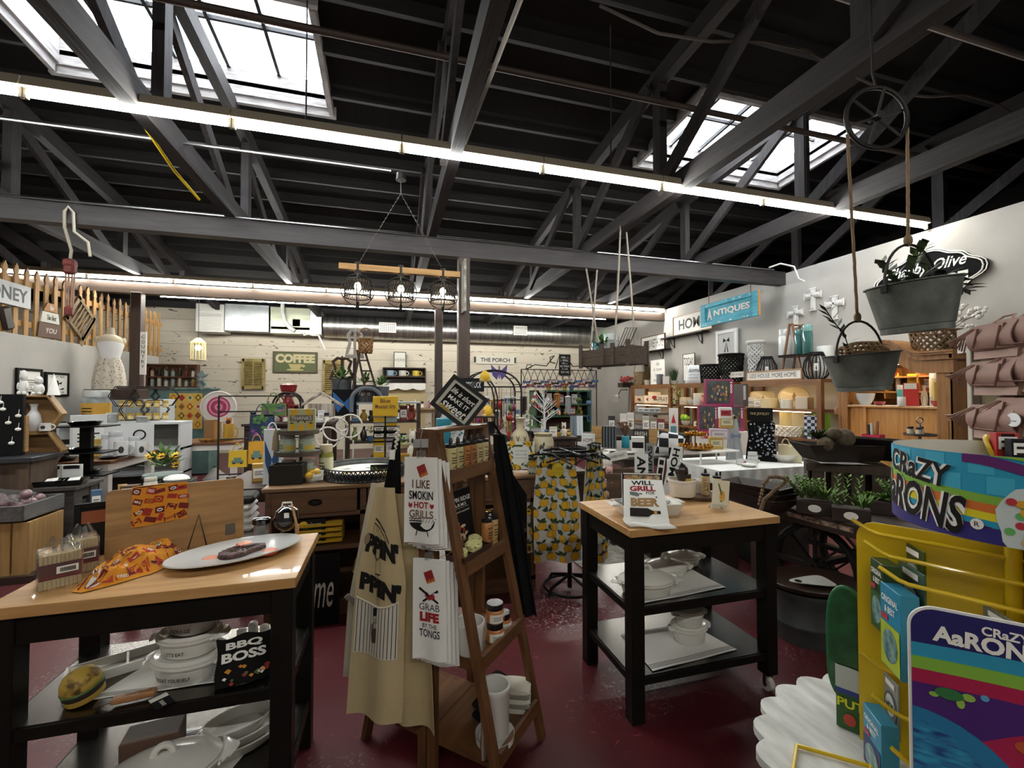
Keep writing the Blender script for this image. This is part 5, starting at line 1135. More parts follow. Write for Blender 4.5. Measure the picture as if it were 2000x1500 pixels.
def planter(lb,u,v,w,kinds,seed,gr=None,tag=True):
 random.seed(seed);p=az(u,v,ZC);t=thing('succulent_planter',lb,'plant',p,ca+R(30),gr);h=.085;d=.1
 MB(wood('33231b','1f1510',.6)).box((0,0,h/2),(w,d,h),.003).obj('wooden_box',t)
 mb=MB(mat('6f8f3a',.6,c2='42662c',nscale=18))
 for x,k in kinds:
  c=(x*w,random.uniform(-.02,.02),h)
  if k=='r':succ_rosette(mb,c,.085)
  elif k=='s':succ_spike(mb,c,.19,(random.uniform(-.2,.2),0),.03)
  elif k=='b':
   for _ in range(14):a=random.uniform(0,6.3);succ_spike(mb,c,random.uniform(.08,.15),(math.cos(a)*.7,math.sin(a)*.7),.026)
  else:
   for _ in range(22):a=random.uniform(0,6.3);add_leaf(mb,c,(math.cos(a),math.sin(a),1),.12,.02,.2)
 mb.obj('succulents',t)
 if tag:MB(PAPER).flat(oval(0,h*.5,.036,.024,16),FR(-d/2)).obj('oval_tag',t)
planter('wooden box of bright green bushy succulents on old cart',1592,1003,.2,((-.35,'b'),(-.1,'b'),(.2,'g'),(.4,'g')),3)
planter('wooden box of spiky blue green succulents with large oval tag',1662,1018,.19,((-.4,'s'),(-.2,'s'),(.1,'s'),(.3,'g')),5)
planter('wooden box of flat rosette succulents at right end of cart',1718,1002,.17,((-.3,'r'),(.15,'r'),(.42,'b')),6,tag=False)
cp_=az(1672,985,ZC);t=thing('slatted_crate','dark slatted wooden crate standing upright behind the succulents','crate',cp_+Vector((.05,.12,0)),ca+R(38));mb=MB(wood('463426','2c2018',.7,'z'))
wc,hcx,dc=.46,.275,.3
for s in(-1,1):
 for i in range(4):mb.box((-wc/2+wc*(i+.5)/4,s*dc/2,hcx/2),(.075,.012,hcx))
 for i in range(3):mb.box((s*wc/2,-dc/2+dc*(i+.5)/3,hcx/2),(.012,.07,hcx))
mb.box((0,0,hcx-.006),(wc+.02,dc+.02,.016));mb.box((0,-dc/2-.008,hcx-.03),(wc+.03,.01,.05));mb.box((0,-dc/2-.008,.03),(wc+.03,.01,.05));mb.obj('crate_body',t)
ct_=cp_+Vector((.05,.12,hcx+.0105));dkw=wood('2c1c14','150e0a',.5)
towel_flat('white cloth draped over left corner of the dark crate',[ct_+Vector((-.28,-.05,0)),ct_+Vector((-.02,-.2,0)),ct_+Vector((.05,.05,0)),ct_+Vector((-.2,.1,0))],ct_.z,'folded_cloth',0)
trough('long dark dough bowl holding moss balls on top of crate',ct_+Vector((-.02,.02,.008)),ca+R(60),.56,.3,.12,None,dkw)
trough('black dough bowl leaning at right end of the crate',ct_+Vector((.17,-.06,.02)),ca+R(20),.42,.2,.09,None,wood('19110d','0f0b09',.5))
trough('black dough bowl tilted on the uppermost pile over the crate',ct_+Vector((.17,-.04,.09)),ca+R(5),.4,.18,.08,None,wood('19110d','0f0b09',.5))
for i,(u,v,r_,lb)in enumerate(((1612,868,.052,'small brown moss ball in the dough bowl on left'),(1648,856,.07,'large brown moss ball in the dough bowl'),(1628,847,.045,'brown moss ball at back of the dough bowl'))):
 MB(mat('5f5240',.9,c2='4a4030',nscale=30,bump=.5)).ball((0,0,0),r_,16,12).obj('moss_ball',None,lb,'decorative ball','moss balls in the dough bowl',None,ad(u,v,3.16))
mb=MB(mat('4c5a30',.7,c2='33421f',nscale=20));q=ad(1598,858,3.25);random.seed(3)
for _ in range(60):a=random.uniform(0,6.3);add_leaf(mb,q,(math.cos(a),math.sin(a),random.uniform(.2,1.2)),.11,.02,.2)
mb.obj('greenery_tuft',None,'spiky green tuft at left end of the moss ball bowl','plant')
for i,(u,v,lb)in enumerate(((1775,978,'shaggy brown twig wreath lying under the pine cone wreath'),(1772,950,'pine cone wreath on old cart beside the crate'))):
 random.seed(i+3);mb=MB(mat(('4a3727','3a2b22')[i],.9,c2=('6a523c','8a7868')[i],nscale=30));p=az(u,v,ZC+.04+.05*i)
 for k in range(150):
  a=random.uniform(0,6.3);q=.17+random.uniform(-.04,.04);b=Vector((q*math.cos(a),q*math.sin(a),random.uniform(-.03,.03)))
  if i:mb.ball(b,(.018,.018,.015),5,4)
  else:add_leaf(mb,b,(random.uniform(-1,1),random.uniform(-1,1),random.uniform(-.2,1)),.07,.012,.1)
 mb.obj('wreath',None,lb,'wreath',None,None,p)
 # ---- ropes, wheel and galvanised hanging planters
wp=ad(1712,230,2.22);t=thing('iron_wheel','old black iron wheel hanging from roof carrying two bucket ropes','wheel',wp,-YAW);mb=MB(mat('17130f',.6,.4));r_=.155
mb.tube([(r_*math.cos(a),0,r_*math.sin(a))for a in[2*pi*i/40 for i in range(40)]],.011,8,True)
mb.obj('rim',t);mb=MB(mat('17130f',.6,.4))
for i in range(6):a=2*pi*i/6+.3;mb.bar((0,0,0),(r_*math.cos(a),.015*math.sin(3*a),r_*math.sin(a)),.012,.006,(0,1,0))
mb.cyl((0,-.03,0),(0,.03,0),.02);mb.obj('spoke',t)
MB(IRON).tube([(0,0,r_),(.0,.02,r_+.09),(0,.03,1.6)],.006,6).obj('hanging_rod',t)
def bucket(lb,u,vt,vb,wt,wb,d,tilt,rope_u,rope_v):
 pt_,pb_=ad(u,vt,d),ad(u,vb,d);h=pt_.z-pb_.z;rt_=wt*d/F/2;rb=wb*d/F/2
 t=thing('hanging_bucket',lb,'bucket',pb_);T_=rot('Y',tilt)
 mb=MB(ZINC).at(T_);mb.lathe([(0,.012),(rb,.01),(rb*1.01,0),(rb*1.03,0),(rb*1.03,h*.12),(rb*1.06,h*.13),(rt_*.98,h*.96),(rt_*1.03,h*.98),(rt_*1.03,h),(rt_*.96,h),(rt_*.93,h*.9),(0,h*.86)],36);mb.obj('bucket_body',t)
 mb=MB(IRON).at(T_);mb.tube([(rt_*1.02*math.cos(a),0,h-.02+rt_*1.15*math.sin(a))for a in[pi*i/16 for i in range(17)]],.006,6);mb.obj('bail_handle',t)
 for s in(-1,1):MB(IRON).at(T_).box((s*rt_*1.04,0,h-.02),(.012,.03,.04),.003).obj('handle_lug',t)
 hb=pb_+T_@Vector((0,0,h-.02+rt_*1.15));tp=ad(rope_u,rope_v,2.22)
 mb=MB(ROPE);n=30;mb.tube([hb+(tp-hb)*(i/n)+Vector((.0015*math.sin(i*2),0,0))for i in range(n+1)],.0075,7);mb.ball(hb+Vector((0,0,.02)),(.018,.018,.03),8,6);mb.obj('rope',None,'long hemp rope holding the '+lb.split(' galvanised')[0]+' hanging bucket','rope','ropes of the hanging buckets')
 return t,T_,h,rt_
t1,T1b,h1,r1=bucket('lower galvanised bucket hanging on rope with woven basket inside',1686,690,762,122,84,2.42,-5,1655,262)
t2,T2b,h2,r2=bucket('upper galvanised bucket hanging on rope filled with leafy stems',1790,553,648,146,106,2.08,-6,1772,250)
bp=Vector(t1 .location)+Vector((.02,-.0,h1*.88))
T_=rot('X',0)
mb=MB(mat('8a6b4a',.8,bump=.4,bscale=120));e_=crt
for k in range(9):
 x=-.13+.03*k;rr_=.058*math.sin(min(1,(k+2)/6)*pi/2)*(1 if k<7 else(1-.28*(k-6)))
 mb.tube([bp+e_*x+Vector((0,0,.03))+cd*(rr_*math.cos(a))+Vector((0,0,rr_*math.sin(a)))for a in[2*pi*i/18 for i in range(18)]],.006,5,True)
for i in range(12):
 a=2*pi*i/12;mb.tube([bp+e_*(-.13+.03*k)+Vector((0,0,.03))+(cd*math.cos(a)+Vector((0,0,math.sin(a))))*.058*math.sin(min(1,(k+2)/6)*pi/2)*(1 if k<7 else(1-.28*(k-6)))for k in range(9)],.005,4)
mb.obj('wicker_basket',None,'small open weave brown basket lying in lower hanging bucket','basket')
def stem(lb,base,P,n,l,w,seed,m=None,berries=None):
 random.seed(seed);mb=MB(m or mat('2f3d20',.5,c2='1f2b16',nscale=20));P=[Vector(base)]+P;mb.tube(P,.003,5)
 for i in range(len(P)-1):
  for k in range(n):
   q=P[i].lerp(P[i+1],k/n);d=(P[i+1]-P[i]).normalized();s=1 if k%2 else-1
   add_leaf(mb,q,d*.5+crt*s*random.uniform(.5,1)+Vector((0,0,random.uniform(-.1,.5)))-cd*random.uniform(-.3,.5),l*random.uniform(.7,1.2),w,.3)
 return mb.obj('foliage_branch',None,lb,'branch',None)
stem('thin leafy green stem rising from lower hanging bucket',bp-crt*.08+Vector((0,0,-.0)),[ad(1650,655,2.42),ad(1628,628,2.42),ad(1612,604,2.42)],5,.085,.022,1)
bq=Vector(t2 .location)+Vector((0,0,h2*.9))
stem('rounded leafy stem standing highest in upper hanging bucket',bq+crt*-.02,[ad(1782,525,2.08),ad(1793,500,2.08),ad(1810,478,2.08)],7,.055,.04,2,mat('4f5f38',.6,c2='36452a',nscale=20))
stem('rounded leafy stem leaning left out of upper hanging bucket',bq+crt*-.08,[ad(1750,545,2.08),ad(1735,530,2.08),ad(1722,513,2.08)],6,.06,.045,3,mat('4f5f38',.6,c2='36452a',nscale=20))
stem('dark twisted stem leaning right out of upper hanging bucket',bq+crt*.07,[ad(1850,535,2.05),ad(1872,550,2.05),ad(1886,572,2.05)],8,.09,.03,4,mat('2b211a',.8,c2='1a1410',nscale=20))
stem('leafy stem lying across rim of upper hanging bucket',bq,[ad(1800,540,2.02),ad(1828,520,2.02)],6,.08,.035,5,mat('3f4a2c',.6))
# ---- purse rack at far right
pr=ad(1902,770,1.78);q=ad(2010,770,1.5);px=Vector((q.x-pr.x,q.y-pr.y,0)).normalized();pa_=math.atan2(px.y,px.x);pn_=Vector((px.y,-px.x,0))
t=thing('purse_rack','tan display panel with white post hung with blush purses','display rack',(pr.x,pr.y,0),pa_)
mb=MB(mat('cfcabd',.6,c2='b5afa0',nscale=12));mb.box((0,0,.9),(.03,.03,1.8),.003);mb.obj('post',t);mb=MB(mat('3a3226',.7));mb.box((-.03,.012,.9),(.012,.02,1.8));mb.obj('dark_edge',t)
mb=MB(mat('6e6248',.8));mb.box((.3,.02,.95),(.58,.015,1.7));mb.obj('back_panel',t)
BL=mat('a5857a',.65,bump=.15,bscale=120);BL2=mat('94736a',.65)
def purse(lb,u,v,w,h,d,gr=None):
 p=ad(u,v,d);t=thing('purse',lb,'purse',p,pa_+R(8),'blush purses hanging on the rack')
 mb=MB(BL);mb.prism([(-w*.46,-.02,-h),(w*.46,-.02,-h),(w*.5,-.01,-h*.1),(w*.42,0,0),(-w*.42,0,0),(-w*.5,-.01,-h*.1)],(0,.045,0));mb.obj('purse_body',t)
 mb=MB(BL2);mb.surf(lambda a,b:Vector(((a-.5)*w*.98,-.012-.022*math.sin(pi*min(1,b*.9))-.004,.0-h*.72*b)),8,8,.004);mb.obj('flap',t)
 mb=MB(mat('8a6a5e',.7))
 for i in range(9):mb.tube([(-w*.35-.002*i,-.03,-.01),(-w*.5-.008*i,-.035-.003*(i%3),-h*.35),(-w*.62-.012*i,-.03,-h*.75+.006*i)],.0035,4)
 mb.obj('tassel',t);MB(mat('6e4a40',.6)).tube([(-w*.2,-.04,-h*.1),(-w*.3,-.045,-h*.7),(w*.2,-.045,-h*.72),(w*.28,-.04,-h*.1)],.004,5).obj('strap',t)
 MB(BL).tube([(-w*.2,0,0),(-w*.12,.03,.03),(w*.12,.03,.03),(w*.2,0,0)],.004,5).obj('hanging_loop',t)
 return t
for i,(v,lb)in enumerate(((632,'top'),(705,'second'),(792,'third'))):
 purse('blush pink purse with tassel at left of the %s row on rack'%lb,1953,v,.20,.125,1.6)
 purse('blush pink purse at right edge of the %s row on rack'%lb,2010,v-14,.20,.13,1.5)
mb=MB(mat('e4e6ea',.4));q=ad(1980,820,1.50);mb.at(tr(*q)@rot('Z',math.degrees(pa_))).prism([(.035*math.cos(a),-.002,.024*math.sin(a))for a in[2*pi*i/20 for i in range(20)]],(0,.002,0));mb.use(mat('7a9ab0',.5));mb.box((0,-.003,-.004),(.03,.001,.004));mb.obj('oval_sticker',None,'white oval sticker card on the lowest blush purse','tag')
q=ad(1885,660,1.85);g_frame('word_sign','white sign with black letters behind top of purse rack','sign',Vector((pr.x,pr.y,ad(1882,690,1.86).z))-px*.068,pa_,.06,.10,frame=None,panel='e2e0da',lines=('H','H'),d=.02)
# ---- armoire
AX_,AY0,AY1,AZ=5.6,3.12,4.30,1.92
pine=wood('9a6c38','75491f',.5,'z',.15);pinel=wood('c08a4a','9f6c32',.5,'z',.1)
t=thing('armoire','large pine armoire with arched crown and lit open shelves','armoire',(WX-.02,(AY0+AY1)/2,0));xd=AX_-WX+.02;hw=(AY1-AY0)/2
mb=MB(pine)
for s in(-1,1):mb.box((xd/2,s*(hw-.012),AZ/2),(-xd,.024,AZ));mb.box((xd+.012,s*(hw-.06),AZ/2),(.03,.12,AZ));mb.box((xd-.004,s*(hw-.03),.8),(.012,.025,.9),.004)
mb.box((-.01,0,AZ/2),(.016,hw*2,AZ));mb.obj('carcass',t)
def arch(o,z):return[(xd+.0,y,z+o+.17*math.cos(pi*.5*min(1,abs(y)/(hw*.62)))**2)for y in[-hw-.04+(2*hw+.08)*i/36 for i in range(37)]]
mb=MB(pine);A0=arch(0,AZ-.03);mb.prism([(xd-.02,q[1],AZ-.17 if abs(q[1])>hw*.72 else AZ-.17+(q[2]-AZ+.03)*.9)for q in A0]+[(xd-.02,q[1],q[2])for q in A0[::-1]],(.04,0,0))
for k,(o,dx,th_)in enumerate(((0,.05,.05),(.05,.075,.03),(.075,.09,.02))):
 B=arch(o,AZ-.03);mb.prism([(xd-dx,q[1]*(1+dx*.5),q[2])for q in B]+[(xd-dx,q[1]*(1+dx*.5),q[2]+th_)for q in B[::-1]],(dx+.2 if k else dx+.1,0,0))
mb.box((xd/2,0,AZ-.01),(-xd,hw*2,.02));
for s in(-1,1):mb.box((xd/2-.02,s*(hw+.03),AZ+.01),(-xd+.06,.05,.09),.012)
mb.obj('crown',t)
mb=MB(pinel)
for z,dd in((1.385,.62),(1.56,.3),(1.74,.3),(.86,.62)):mb.box((-dd/2-.01,0,z-.009),(dd,hw*2-.05,.018))
for y in(-.1,.25):mb.box((-.16,y,1.66),(.3,.014,.38))
mb.box((xd+.05,0,1.12),(.02,hw*2-.2,.5));mb.box((xd+.03,.28,1.12),(.03,.04,.5));mb.box((xd+.02,0,.43),(.03,hw*2-.2,.84));mb.obj('shelf',t)
MB(mat('fff0cf',.5,emit=16)).box((xd/2-.05,0,AZ-.035),(.05,.7,.012)).obj('lamp_strip',t)
MB(mat('d9cfbf',.9)).box((xd/2,0,1.3875),(-xd-.02,hw*1.9,.004)).obj('lace_runner',None,'cream lace runner on the lit armoire shelf','cloth',None,None,(WX-.02,(AY0+AY1)/2,0))
items=[(g_bottle,'sauce_bottle','short red bottle at top left inside the armoire','bottle',1738,706,6.05,1.741,5,'b03018',{'print_':None}),(g_bottle,'sauce_bottle','red bottle second from left on top armoire shelf','bottle',1745,706,6.05,1.741,5,'b03018',{'print_':None}),(g_bottle,'sauce_bottle','red bottle third from left on top armoire shelf','bottle',1752,706,6.05,1.741,5,'a82a18',{'print_':None}),(g_jar,'glass_jar','clear jar on middle armoire shelf beside shaker','jar',1741,735,6.05,1.561,12,'c9b89a',{'glass':True,'lab':None}),(g_bottle,'shaker_bottle','yellow capped white shaker on middle armoire shelf','bottle',1757,728,6.05,1.561,8,'d9d2c0',{'cap':'d9b020','print_':None}),(g_box,'vintage_box','yellow vintage tin with dark lettering on armoire shelf','box',1788,730,6.05,1.561,18,'d2b01c',{'lab':'d8b820','txt':'PARTY|MIX','band':(.1,.9)}),(g_box,'vintage_box','red vintage packet at right of armoire middle shelf','box',1812,732,6.05,1.561,12,'b84a34',{}),(g_cyl,'tin_canister','tall white blue canister standing at right inside armoire','canister',1832,721,5.95,1.388,20,'cfd0cc',{'col2':'e0d6b0'}),(g_box,'vintage_box','yellow tall carton in front of white canister in armoire','box',1838,746,5.78,1.388,14,'d8b43c',{'lab':None}),(g_box,'cooler_jug','red plaid jug with white top on armoire shelf','jug',1782,748,5.75,1.388,22,'b0241c',{'lab':'e4e0d4','band':(.74,.99),'tcol':'cfcac0'}),(g_jar,'teal_jar','small teal jar left of red plaid jug','jar',1762,752,5.9,1.388,12,'4a9aa0',{'lab':None,'cap':'d8d8d4'}),(g_bowl,'red_dish','red and white dish at right front of armoire shelf','dish',1833,783,5.72,1.388,10,'a8302c',{}),(g_cyl,'white_pot','small white pot standing on front of armoire shelf','pot',1763,775,5.62,1.388,13,'d8d4cc',{}),(g_bowl,'glass_bowl','clear glass bowl on armoire shelf below lower bucket','bowl',1692,768,5.75,1.388,16,'c9cfd2',{}),(g_bowl,'red_dish','dark red dish at left end of the armoire shelf','dish',1720,784,5.7,1.388,10,'8a2028',{}),(g_vase,'white_vase','small white vase right of red plaid jug','vase',1808,753,5.85,1.388,11,'d4d0c8',{})]
for f_,n,lb,ct,u,vt,X,z,w,col,kw in items:
 if f_ is g_box:pass
 if f_ is g_box:putx(f_,n,lb,ct,u,vt,X,z,w,kw.pop('d_',.06)if not isinstance(col,float)else col,kw.pop('c',None)or(col if not isinstance(col,float)else 'd2b01c'),rz=RW*.75,**kw)
 else:putx(f_,n,lb,ct,u,vt,X,z,w,col,**kw)
 # ================================================================ RIGHT WALL: decor and shelving
t=thing('wall_plaque','ornate black scalloped wall plaque with white script behind upper bucket','sign',Vector((6.2,3.68,2.93)),RW)
Wp,Hp=1.08,.60
def ornate(k,n=64):
 P=[]
 for i in range(n):
  a=2*pi*i/n;r=1+.10*math.cos(4*a)+.05*math.cos(8*a)-.0;P.append((Wp/2*k*r*math.copysign(abs(math.cos(a))**.75,math.cos(a))*.93,Hp/2*k*r*math.copysign(abs(math.sin(a))**.75,math.sin(a))*.93))
 return P
mb=MB(mat('0a0a0b',.9));mb.prism([(x,0,z)for x,z in ornate(1)],(0,.025,0));mb.obj('board',t)
mb=MB(PAPER);mb.tube([(x,-.004,z)for x,z in ornate(.93)],.008,5,True);mb.tube([(x,-.003,z)for x,z in ornate(.99)],.007,5,True);fn=FR(-.002)
mb.text('Shabby Olive',fn,0,.10,.8,.17,.012,.4);mb.text('VINTAGE',fn,0,-.1,.82,.17,.05);mb.obj('lettering',t)
for u,v,nm in((1588,585,'highest'),(1554,619,'left'),(1630,601,'right')):
 p=ax(u,v,6.235);t=thing('wall_cross','%s white wooden cross of three on the grey wall'%nm,'cross',p,RW);mb=MB(mat('d9d7d3',.6))
 for w,h,y in((.085,.34,0),(.06,.30,-.012),(.03,.26,-.02)):mb.box((0,y,0),(w,.012,h),.003);mb.box((0,y,.06),(h*.8,.012,w),.003)
 for s in(-1,1):mb.box((s*.135,-.006,.06),(.02,.02,.11),.004);mb.box((0,-.006,s*.165),(.11,.02,.02),.004)
 mb.obj('cross_body',t)
a,b=ax(1370,598,5.7),ax(1482,562,5.7);zb=ax(1370,640,5.7).z;Wd=abs(a.y-b.y);Hd=a.z-zb
t=thing('hanging_sign','turquoise old door panel sign reading ANTIQUES hanging on chains','sign',(5.7,(a.y+b.y)/2,zb),RW)
TQ=mat('2f93ad',.6,c2='4fb0c4',nscale=5,stretch=(1,1,4),bump=.1);mb=MB(TQ);mb.box((0,.012,Hd/2),(Wd-.02,.02,Hd-.02))
for s in(-1,1):mb.box((s*(Wd/2-.06),-.005,Hd/2),(.12,.045,Hd),.004);mb.box((0,-.005,Hd/2+s*(Hd/2-.035)),(Wd-.24,.045,.07),.004)
mb.use(wood('b58a5a','9a7044',.7,'z'));mb.box((Wd/2+.006,-.004,Hd/2),(.012,.044,Hd));mb.use(PAPER);rnd=random.Random(5)
for i in range(14):x=rnd.uniform(-.4,.4)*Wd;mb.flat([(x,Hd*.06),(x+rnd.uniform(.03,.12),Hd*.05),(x+.05,Hd*.11)],FR(-.0282))if i%2 else mb.flat([(x,Hd*.9),(x+rnd.uniform(.03,.1),Hd*.93),(x+.03,Hd*.95)],FR(-.0282))
mb.obj('door_panel',t)
mb=MB(PAPER);mb.text('A',FR(-.0035),-.42*Wd*.8,Hd*.5,.13,.2,.04);mb.text('NTIQUES',FR(-.0035),.055*Wd,Hd*.5,Wd*.62,.13,.035);mb.obj('lettering',t)
mb=MB(mat('55504c',.5,.7))
for y in(-.35,.38):mb.tube([(y*Wd,0,Hd),(y*Wd,0,3.66-zb)],.006,5)
mb.obj('chain',t)
MB(WHITE).tube([(5.9,5.62,3.56),(5.95,5.45,3.58),(6.05,5.3,3.5),(6.08,5.25,3.3),(6.16,5.22,3.26)],.014,6).obj('cable',label='white looping cable running from beam end onto right wall',cat='cable')
def wshelf(lb,u0,u1,v0,brackets):
 a,b=ax(u0,v0,6.25),ax(u1,v0,6.25);t=thing('wall_shelf',lb,'shelf',(6.245,(a.y+b.y)/2,a.z),RW);L=abs(a.y-b.y)
 MB(mat('241c17',.6)).box((0,-.09,-.012),(L,.18,.024)).obj('board',t)
 for x in brackets:
  mb=MB(IRON);mb.box((x*L,-.008,-.13),(.02,.012,.22));mb.box((x*L,-.08,-.03),(.02,.15,.012));mb.tube([(x*L,-.01,-.22),(x*L,-.07,-.17),(x*L,-.09,-.1),(x*L,-.15,-.035)],.008,5);mb.obj('bracket',t)
 return a.z
zs=wshelf('black bracketed wall shelf under the HOME SWEET HOME sign',1253,1312,690,(-.3,.25))
wallsign('framed_sign','small framed sign reading HOME SWEET HOME on bracket shelf','sign',1253,1299,660,689.5,X=6.12,frame='6b4a2c',lines=('HOME SWEET HOME',),d=.04,tcol='55504a')
wshelf('black bracketed wall shelf under the larger HOME sign',1303,1386,662,(-.3,.35))
wallsign('framed_sign','larger framed sign reading HOME half behind turquoise sign','sign',1315,1392,620,657,X=6.1,frame='8a6a48',lines=('HOME',),d=.04,bold=.02,tcol='3a3632')
bar_=wood('8a5a2e','66401f',.5,'y',.15);barz=wood('8a5a2e','66401f',.5,'z',.15);LED=mat('ffe3a8',.5,emit=LED_E)
UT,S1,S2=1.74,1.30,.88
def unit(lb,y0,y1):
 t=thing('shelving_unit',lb,'shelving unit',(6.235,(y0+y1)/2,0));L=y1-y0;D=.45;mb=MB(barz)
 for s in(-1,1):
  for x in(-.03,-D+.03):MB(barz).box((x,s*(L/2-.035),UT/2-.02),(.06,.07,UT-.04)).obj('post',t)
 for z in(UT-.02,S1-.015,S2-.015,.43):MB(bar_).box((-D/2,0,z),(D,L if z>1.5 else L-.14,.035)).obj('shelf',t)
 MB(bar_).box((-D+.012,0,UT-.06),(.02,L-.14,.07)).obj('front_rail',t)
 MB(LED).box((-D+.05,0,UT-.046),(.02,L-.2,.012)).obj('light_strip',t);MB(LED).box((-D+.05,0,S1-.039),(.015,L-.4,.008)).obj('light_strip',t)
unit('rustic wooden shelving unit on right wall nearest the armoire',4.68,6.12)
unit('rustic wooden shelving unit on right wall behind pink framed puzzle boxes',6.3,7.85)
unit('rustic wooden shelving unit on right wall closest to far corner',8.05,9.62)
XF,T_Z=5.95,UT+.0
def basketw(*a,**k):return g_basket(*a,**k)
g=lambda*a,**k:putx(*a,**k)
BLKW=mat('15130f',.7,bump=.3,bscale=100)
g(g_basket,'wicker_basket','tall tan wicker basket on far shelving unit top','basket',1251,727,6.0,UT,22,'a08050',handle=True)
for u,v,lb in((1266,703,'dry brown grass plant behind white script sign'),(1318,716,'dark green grass plant on shelf end beside pillow')):
 g(g_plant,'grass_plant',lb,'plant',u,v,6.05,UT,20,nl=90,grass=True,ph=.2,leafm=mat('6a5a30' if 'dry' in lb else '2f4a22',.8),pot='c9c4b8')
wallsign('script_sign','white upright script sign on top of far shelving unit','sign',1271,1299,704,751,X=6.02,frame='d8d4ca',lines=('life','is now','Love','this life'),shear=.3,fw=.01,tcol='6a665e')
g(g_mug,'pitcher','small grey metal pitcher beside white script sign','pitcher',1290,731,5.9,UT,13,'6a6c6c')
g(g_box,'white_block','small white planter block on shelf beside the grey pitcher','planter',1302,735,5.88,UT,12,.06,'dcd8d0',lab=None)
p=ax(1352,748,5.95);t=thing('pillow','white cushion printed home leaning on shelving unit top','cushion',(6.0,p.y,UT+.0),RW+.2);w_,h_=.46,.40;T_=rot('X',-14)
def pil(s):return lambda a,b:T_@Vector(((a-.5)*w_*(1-.06*math.sin(pi*b)),s*.075*(math.sin(pi*a)*math.sin(pi*b))**.5,b*h_*(1-.05*math.sin(pi*a))+.03*math.sin(pi*a)*.3))
mb=MB(mat('d9dce0',.9));mb.surf(pil(-1),14,12);mb.surf(pil(1),14,12);mb.obj('cushion_body',t)
mb=MB(INK);f=lambda x,z:T_@Vector((x,-.08*(max(0,math.sin(pi*(x/w_+.5))*math.sin(pi*z/h_)))**.5-.003,z));mb.text('home',f,0,h_*.66,w_*.66,h_*.24,.0,.25);mb.text('is where you are',f,0,h_*.4,w_*.55,h_*.08,0,.2);mb.text('WELCOME',f,0,h_*.26,w_*.5,h_*.05);mb.obj('lettering',t)
wallsign('word_sign','tall cream sign leaning behind white home cushion','sign',1334,1357,692,745,X=6.15,frame='4a3a2c',lines=('TODAY',''),fw=.012)
def lantern(n,lb,ct,p,rz,w,h,gr=None,col='141210'):
 t=thing(n,lb,ct,p,rz,gr);mb=MB(mat(col,.5));r=w/2
 for i in range(20):
  a=2*pi*i/20;mb.tube([(r*q*math.cos(a),r*q*math.sin(a),h*z)for z,q in((0,.55),(.12,.85),(.35,1),(.6,.9),(.85,.55))],r*.045,4)
 for z,q in((0,.58),(.85,.58),(.9,.52)):mb.tube([(r*q*math.cos(2*pi*i/20),r*q*math.sin(2*pi*i/20),h*z)for i in range(20)],r*.07,5,True)
 mb.obj('slatted_cage',t);MB(CLEAR).lathe([(r*.3,0),(r*.35,h*.6)],14).obj('glass_cup',t);MB(PAPER).box((0,-r*.98,h*.4),(r*.3,.004,h*.25)).obj('price_tag',t);return t
g(g_basket,'black_basket','small black woven basket beside home cushion','basket',1389,713,5.84,UT,38,m=BLKW)
g(g_basket,'black_basket','large black woven basket on middle of shelving units','basket',1430,693,5.95,UT,44,m=BLKW,rows=8)
wallsign('shutter_frame','white arched shutter frame with black bow on grey wall','shutter',1399,1440,648,722,X=6.2,frame='dcdad6',panel='b9b9b8',fw=.06,d=.04,extra=lambda m_,f_,w,h:(m_.use(BLKW),[m_.flat([(0,h*.72),(s*w*.14,h*.80),(s*w*.16,h*.68)],f_)for s in(-1,1)],[m_.flat([(0,h*.72),(s*w*.05,h*.42),(s*w*.1,h*.44)],f_)for s in(-1,1)]))
g(g_basket,'white_basket','tall white woven basket behind black lantern','basket',1478,668,6.04,UT,28,m=mat('d8d8d6',.8,bump=.3,bscale=100),handle=False,rows=12)
g(lantern,'slat_lantern','smaller black slatted lantern left of wooden A ladder','lantern',1500,692,6.0,UT,36)
g(lantern,'slat_lantern','bigger black slatted lantern right of wooden A ladder','lantern',1597,683,5.92,UT,44)
g(g_cyl,'white_lantern','white lantern jar behind the bigger black lantern','lantern',1614,676,6.12,UT,30,'d6d5d2')
p=ax(1542,700,5.92);t=thing('ladder_stand','wooden A ladder stand holding tray of teal jars','plant stand',(6.04,p.y,UT),RW+.12);wl=wood('8a6446','6b4a32',.6,'z');top=ax(1535,633,5.92).z-UT
for s in(-1,1):
 MB(wl).bar((s*.17,-.1,0),(s*.02,-.1,top),.022,.03,(0,1,0)).obj('leg',t);MB(wl).bar((s*.17,.14,0),(s*.02,.14,top),.022,.03,(0,1,0)).obj('leg',t)
MB(wl).cyl((-.0,-.14,top-.02),(.0,.2,top-.02),.014).obj('crossbar',t);zt_=top*.42
mb=MB(wood('7a5636','5a3c24',.5));mb.box((.1,-.02,zt_),(.55,.26,.018));mb.use(BLKW);mb.box((.1,-.15,zt_+.01),(.55,.01,.03));mb.obj('tray',t)
g(g_jar,'canning_jar','pale teal canning jar on right of ladder tray','jar',1581,634,5.95,UT+zt_+.012,18,'5f9a98',lab=None,cap='7fb0ac',glass=True)
g(g_jar,'canning_jar','small teal canning jar in middle of ladder tray','jar',1563,644,5.95,UT+zt_+.012,14,'5a9494',lab=None,cap='4a7a7a',glass=True)
g(g_jar,'canning_jar','frosted white jar at left of ladder tray','jar',1536,643,6.05,UT+zt_+.012,22,'d5d8d6',lab=None,cap='b9bcba')
a_,b_=ax(1456,733,5.8),ax(1565,733,5.8)
